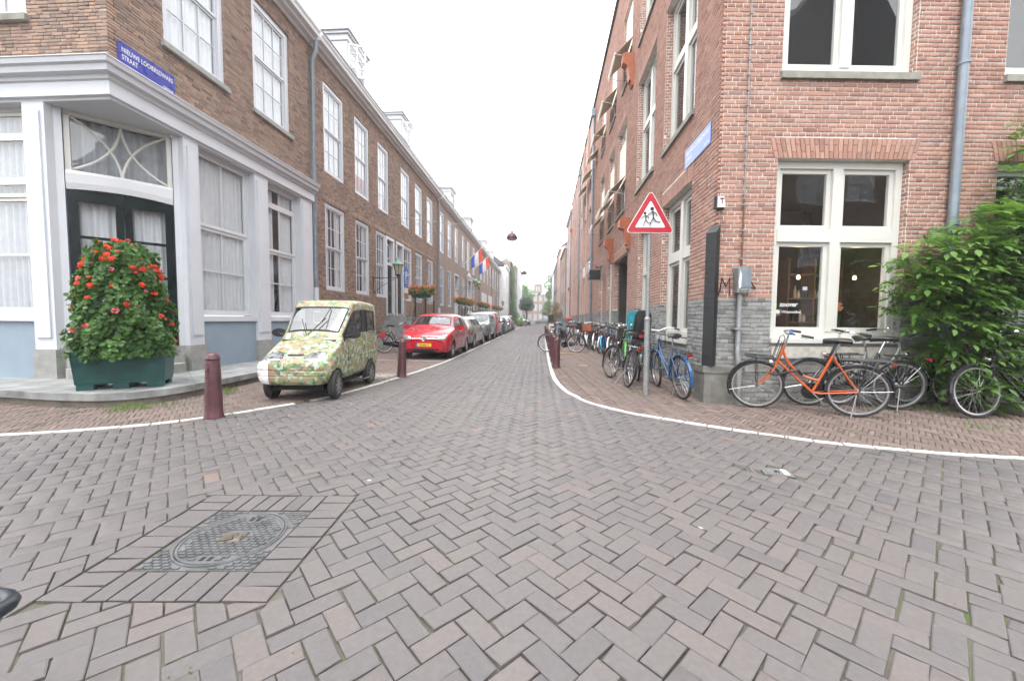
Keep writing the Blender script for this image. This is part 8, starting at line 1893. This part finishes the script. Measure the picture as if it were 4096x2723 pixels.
spill(); c_ = ground(1520, 1505); o = MB().add([(math.cos(a) * 0.95, math.sin(a) * 0.8, 0.0) for a in [k * math.pi / 12 for k in range(24)]], [tuple(range(24))]).build('sand_spill', 'sand_spill', pav_l); o.matrix_local = Matrix.Translation((c_.x, c_.y, 0.011)); o['kind'] = 'stuff'
# grass and weeds
g_ = np.random.default_rng(101); GV = []; GF = []; GT = []
def tuft(x, y, n, r, h):
    for k in range(n):
        px_, py_ = x + g_.normal(0, r), y + g_.normal(0, r * 0.6); a = g_.uniform(0, 6.28); b_ = len(GV); hh = h * g_.uniform(0.4, 1.1); w_ = 0.004; le = hh * g_.uniform(0.2, 0.8); z = gzc
        c, s = math.cos(a), math.sin(a); GV.extend([(px_ - s * w_, py_ + c * w_, z), (px_ + s * w_, py_ - c * w_, z), (px_ + c * le * .5 + s * w_ * .6, py_ + s * le * .5 - c * w_ * .6, z + hh * .7), (px_ + c * le, py_ + s * le, z + hh)]); GF.extend([(b_, b_ + 1, b_ + 2), (b_, b_ + 2, b_ + 3)]); GT.extend([g_.random()] * 2)
for (sx, sy, n, r, h) in ((500, 1640, 60, 0.10, 0.09), (560, 1634, 50, 0.08, 0.10), (300, 1655, 20, 0.08, 0.05), (440, 1643, 25, 0.08, 0.05), (660, 1624, 40, 0.09, 0.07), (890, 1575, 60, 0.12, 0.09), (920, 1560, 40, 0.08, 0.08), (760, 1630, 20, 0.1, 0.04), (940, 1662, 20, 0.1, 0.04), (1450, 1535, 30, 0.12, 0.05), (1545, 1527, 25, 0.1, 0.05), (1480, 1533, 30, 0.1, 0.05), (1396, 1585, 15, 0.05, 0.04), (1520, 1395, 60, 0.2, 0.12), (650, 1690, 15, 0.1, 0.04), (200, 1690, 15, 0.1, 0.03)):
    gzc = 0.0; p = ground(sx, sy); tuft(p.x, p.y, n, r, h)
for (sx, sy, n, r, h) in ((2530, 1572, 20, 0.05, 0.05), (2495, 1605, 12, 0.04, 0.03), (3090, 1600, 50, 0.12, 0.1), (3230, 1610, 70, 0.15, 0.12), (3300, 1608, 50, 0.12, 0.1), (3500, 1640, 30, 0.15, 0.05), (3750, 1640, 60, 0.2, 0.1), (3900, 1700, 40, 0.12, 0.04), (3990, 1715, 30, 0.12, 0.04), (3010, 1690, 10, 0.1, 0.03), (3400, 1700, 12, 0.2, 0.03), (2700, 1640, 10, 0.15, 0.03)):
    gzc = 0.045; p = ground(sx, sy, 0.05); tuft(p.x, p.y, n, r, h)
for k in range(260):                                              # moss and blades in the road joints
    gzc = -0.006; x, y = g_.uniform(-6, 6), g_.uniform(0.9, 5.5); tuft(x, y, int(g_.integers(2, 7)), 0.035, 0.014)
me = bpy.data.meshes.new('grass'); me.from_pydata(GV, [], GF); me.attributes.new('tint', 'FLOAT', 'FACE').data.foreach_set('value', np.asarray(GT, np.float32)); o = link('grass', me, 'grass'); tag(o, 'thin grass and weeds in the paving joints and wall feet', 'grass', kind='stuff')
# ------------------------------------------------------------------ the far end of the street
def far_house(name, label, F, s0, s1, h, wallmat, cols, rows, roof='roof_slate', rise=2.5, frame='white_paint', depth=8, cornice='white_paint', base=0.9, fh=3.2, cat='house'):
    root = thing(name, label, cat, tuple(F((s0 + s1) / 2, -depth / 2, 0))); ops = []; w = (s1 - s0) / cols
    for r in range(rows):
        for c in range(cols): ops.append((s0 + w * (c + 0.22), s0 + w * (c + 0.78), base + r * fh, base + r * fh + fh * 0.66))
    m = MB(); wall_cells(m, F, s0, s1, 0, h, ops, 0.0, 0.25); m.fbox(F, s0, s0 + 0.02, -depth, -0.251, 0, h).fbox(F, s1 - 0.02, s1, -depth, -0.251, 0, h)
    wl = m.build('wall', wallmat, root)
    if wallmat.startswith('wall'): uv_metres(wl)
    for o in ops: window(F, root, *o, d=-0.05, fw=0.1, cols=2, rows=(1, 1), detail=False, mat=frame, curtain='curtain_grey' if (o[0] * 7) % 2 < 1 else None, room='room_dark')
    MB().fbox(F, s0 - 0.02, s1 + 0.02, -0.3, 0.22, h + 0.001, h + 0.35).build('cornice', cornice, root)
    if rise: MB().add([F(s0, 0.1, h + 0.36), F(s1, 0.1, h + 0.36), F(s1, -depth * .4, h + 0.36 + rise), F(s0, -depth * .4, h + 0.36 + rise), F(s1, -depth, h + .36), F(s0, -depth, h + .36)], [(0, 1, 2, 3), (2, 4, 5, 3), (0, 3, 5), (1, 4, 2)]).build('roof', roof, root)
    return root
LF = lambda x: Fac((x, 0), (0, 1), (1, 0)); RFx = lambda x: Fac((x, 0), (0, 1), (-1, 0))
wh = far_house('white_house', 'tall white plastered house jutting out past the brown terrace', LF(-5.85), 69.5, 77, 10.6, 'stucco_white', 3, 3); MB().box(-12, -5.85, 69.3, 69.49, 0, 10.6).build('end_wall', 'stucco_white', wh)
far_house('brick_house', 'brown brick house hung with ivy past the white house', LF(-5.6), 77.2, 86, 12.8, 'wall_brown', 3, 4, rise=0); far_house('dark_house', 'narrow dark brown house beyond the ivy', LF(-5.2), 86.2, 95, 13.2, 'wall_brown_dark', 3, 4, cornice='cream_paint', rise=0); far_house('pale_house', 'pale stone house with mansard roof near the street end', LF(-4.6), 95.2, 112, 13.4, 'stucco_white', 5, 4, 'lead', cornice='cream_paint')
far_house('narrow_house', 'narrow red brick house with orange tiled roof past the warehouse', RFx(3.45), 41.2, 48, 12.4, 'wall_red', 3, 3, 'roof_tile_orange', 4.0, fh=3.7); far_house('gutter_house', 'brick house with a white gutter beyond the orange roof', RFx(3.3), 48.2, 57, 10.0, 'wall_brown', 3, 2, 'roof_tile_orange', 3.5, fh=3.9); far_house('plain_house', 'plain red brick house farther down on the right', RFx(3.2), 57.2, 66, 11.5, 'wall_red', 4, 3); far_house('hoist_house', 'brown brick house with hoist beam far down on the right', RFx(3.35), 66.2, 84, 11.2, 'wall_brown_dark', 6, 3); far_house('last_house', 'last pale house at the right street end', RFx(3.7), 84.2, 112, 12.5, 'stucco_white', 8, 3)  # the house with hoist beam takes the darker brown brick
for (y, z) in ((47, 12.2), (62, 12.6), (75, 11.0)):
    o = MB().box(2.2, 4.2, y - 0.1, y + 0.1, z, z + 0.22).build('hoist_beam', 'white_paint', None, base=(3.6, y, z)); tag(o, 'white hoist beam sticking out over the far right houses', 'beam', 'hoist beams far on the right')
EF = Fac((-16, 128), (1, 0), (0, -1))
eh = far_house('row_house', 'grey brown canal house closing the street, left of the gabled one', EF, 0, 12.4, 9.5, 'wall_brown', 6, 3); eh = far_house('row_house', 'grey brown house closing the street, right of the gabled one', EF, 19.6, 32, 9.0, 'wall_brown', 6, 3)
gh = far_house('gabled_house', 'house with white neck gable facing down the street at its end', EF, 12.6, 19.4, 9.4, 'wall_brown', 4, 3, rise=0)
MB().prism([(-1.3, 0), (1.3, 0), (1.3, 2.6), (1.0, 3.0), (0.5, 3.3), (-0.5, 3.3), (-1.0, 3.0), (-1.3, 2.6)], -0.3, 0.02, EF.mat(16, 0, 9.76)).build('neck', 'wall_brown', gh); uv_metres(bpy.data.objects['neck'])
for sgn in (-1, 1): MB().prism([(sgn * 1.31, 0.01), (sgn * 3.3, 0.01), (sgn * 2.7, 0.7), (sgn * 2.1, 1.3), (sgn * 1.8, 2.3), (sgn * 1.31, 2.7)], -0.2, 0.1, EF.mat(16, 0, 9.76)).build('scroll', 'stucco_white', gh)
MB().prism([(-1.6, 0), (1.6, 0), (1.2, 0.5), (0.5, 0.85), (-0.5, 0.85), (-1.2, 0.5)], -0.3, 0.12, EF.mat(16, 0, 12.8)).build('gable_cap', 'stucco_white', gh)
window(EF, gh, 15.4, 16.6, 10.4, 11.9, d=0.08, fw=0.1, cols=2, rows=(1, 1), detail=False, curtain=None, depth=0.02)
def tree(name, label, x, y, centres, radii, trunk_h, n, size, mat, seed, cat='tree', squash=1.0):
    t = thing(name, label, cat, (x, y, 0)); P, Nn, g_ = ball_leaves([(x + a, y + b_, c) for a, b_, c in centres], radii, n, size, seed, squash)
    cloud_object('crown', leaf_cloud(P, Nn, g_.uniform(size * .7, size * 1.3, n), OVAL, np.clip(g_.normal(0.5, 0.25, n), 0, 1), seed), mat, t)
    m = MB().tube([(x, y, -0.05), (x + 0.03, y, trunk_h * 0.5), (x, y, trunk_h)], [0.16, 0.12, 0.10], 8)
    for k, (a, b_, c) in enumerate(centres[:6]): m.tube([(x, y, trunk_h * 0.9), (x + a * .5, y + b_ * .5, (trunk_h + c) / 2), (x + a, y + b_, c)], [0.08, 0.05, 0.02], 6)
    m.build('trunk', 'bark', t, smooth=50); return t
tree('round_tree', 'clipped round dark green tree at the far end of the street', -2.45, 84, [(0, 0, 4.5), (0.6, 0.2, 4.1), (-0.6, 0.2, 4.1), (0, -0.5, 4.9), (0.5, -0.4, 5.0), (-0.6, -0.3, 5.1)], [1.35, 1.15, 1.15, 1.1, 1.0, 1.0], 3.2, 5200, 0.20, 'leaf_tree', 111)
tree('canal_tree', 'light green tree behind the round one on the left', -3.6, 117, [(0, 0, 8), (-1, 0.5, 10), (1.2, 0, 9), (0.2, -0.5, 11.5), (0.5, 0, 6)], [1.9, 1.7, 1.6, 1.4, 1.7], 5, 2600, 0.34, 'leaf_light', 112); tree('canal_tree', 'tall light green tree rising by the right street end', 3.0, 106, [(0, 0, 5), (0.3, 0, 8), (-0.3, 0, 10.5), (0.4, 0, 12.5), (-0.8, 0, 3.5)], [1.5, 1.4, 1.3, 1.1, 1.3], 4, 2800, 0.33, 'leaf_light', 113)
tree('street_bush', 'green and rusty shrub standing on the right pavement far down', 2.25, 52, [(0, 0, 1.2), (0.3, 0, 2.2), (-0.3, 0, 1.8), (0.1, 0, 3.1), (0.6, 0.2, 1.6), (-0.5, 0, 0.8)], [0.8, 0.8, 0.7, 0.6, 0.7, 0.6], 1.2, 2600, 0.15, 'hedge_brown', 114, 'bush'); tree('street_bush', 'pale green bush between the far parked cars', -2.9, 66, [(0, 0, 0.7), (0.4, 0, 1.1), (-0.4, 0, 1.0)], [0.8, 0.7, 0.7], 0.6, 1200, 0.16, 'leaf_light', 115, 'bush')
tree('street_bush', 'leafy bush at the foot of the ivy wall', -4.9, 78, [(0, 0, 1.0), (0.3, 0, 2.0), (-0.2, 0.5, 1.6)], [1.0, 0.9, 0.9], 0.8, 1400, 0.2, 'leaf_ivy', 116, 'bush')
iv = thing('ivy', 'green ivy hanging down the front of the brick house past the white one', 'ivy', (-5.5, 78.5, 0)); g_ = np.random.default_rng(120); n = 5200; hh = g_.uniform(0.3, 12.5, n); P = np.stack([-5.55 + np.abs(g_.normal(0, 0.28, n)) * (1.5 - hh / 14), 77.2 + g_.uniform(0, 3.6, n) * (1.1 - 0.5 * hh / 12.5), hh], 1)
cloud_object('foliage', leaf_cloud(P, np.stack([np.ones(n), -np.ones(n) * 0.7, 0.5 * np.ones(n)], 1) + g_.normal(0, 0.5, (n, 3)), g_.uniform(0.18, 0.34, n), OVAL, g_.random(n), 121), 'leaf_ivy', iv)
pb = thing('flower_tub', 'tub with pink flowers against the far right wall', 'flower tub', tuple(RS(30, 0.5, 0.06))); p = RS(30.0, 0.45, 0.06)
MB().lathe([(0.2, 0), (0.28, 0.5), (0.3, 0.5)], 14, Matrix.Translation(p + Vector((0, 0, 0.75)))).build('tub', 'orange_beam', pb); MB().tube([p, p + Vector((0, 0, 0.76))], 0.06, 8).build('post', 'black_paint', pb)
P, Nn, g_ = ball_leaves([(p.x, p.y, 1.35)], [0.24], 300, 0.06, 5); cloud_object('blossoms', leaf_cloud(P, Nn, 0.06, LOBED, g_.random(300), 5), 'petal_pink', pb)
cab = thing('grey_cabinet', 'grey metal cabinet on the right pavement past the bicycles', 'cabinet', (2.3, 36.5, 0.06)); MB().box(1.8, 3.0, 36.2, 36.8, 0.06, 1.3).build('cabinet_body', 'zinc', cab); MB().box(1.75, 3.05, 36.15, 36.85, 1.301, 1.36).build('cabinet_top', 'lead', cab)
# houses behind the viewer, mirrored in the window panes
BF_ = Fac((-16, -6.5), (1, 0), (0, 1))
far_house('house_opposite', 'dark brick house across the junction, mirrored in the left panes', BF_, 0, 12.5, 8.5, 'wall_brown_dark', 6, 2, fh=3.8); hb_ = far_house('house_opposite', 'dark brick house across the junction, mirrored in the right panes', BF_, 25.5, 41, 10.5, 'wall_brown_dark', 6, 3, fh=3.2, rise=0); MB().prism([(-7.7, 0), (7.7, 0), (0, 8.5)], -8, 0.0, BF_.mat(33.25, 0, 10.86)).build('gable_roof', 'roof_slate', hb_)
# ------------------------------------------------------------------ haze volume added to stand in for lens glare
def haze():
    m, nt, out = new_mat('glare_haze'); v = nt.nodes.new('ShaderNodeVolumePrincipled'); v.inputs['Color'].default_value = (0.97, 0.98, 1.0, 1); v.inputs['Density'].default_value = 0.0017; v.inputs['Anisotropy'].default_value = 0.2
    nt.links.new(v.outputs[0], out.inputs['Volume']); MATS['glare_haze'] = m
    o = MB().box(-620, 620, -320, 1220, -1.1, 22).build('haze', 'glare_haze'); tag(o, 'thin haze added over the street in place of lens glare', 'haze', kind='stuff')
haze()
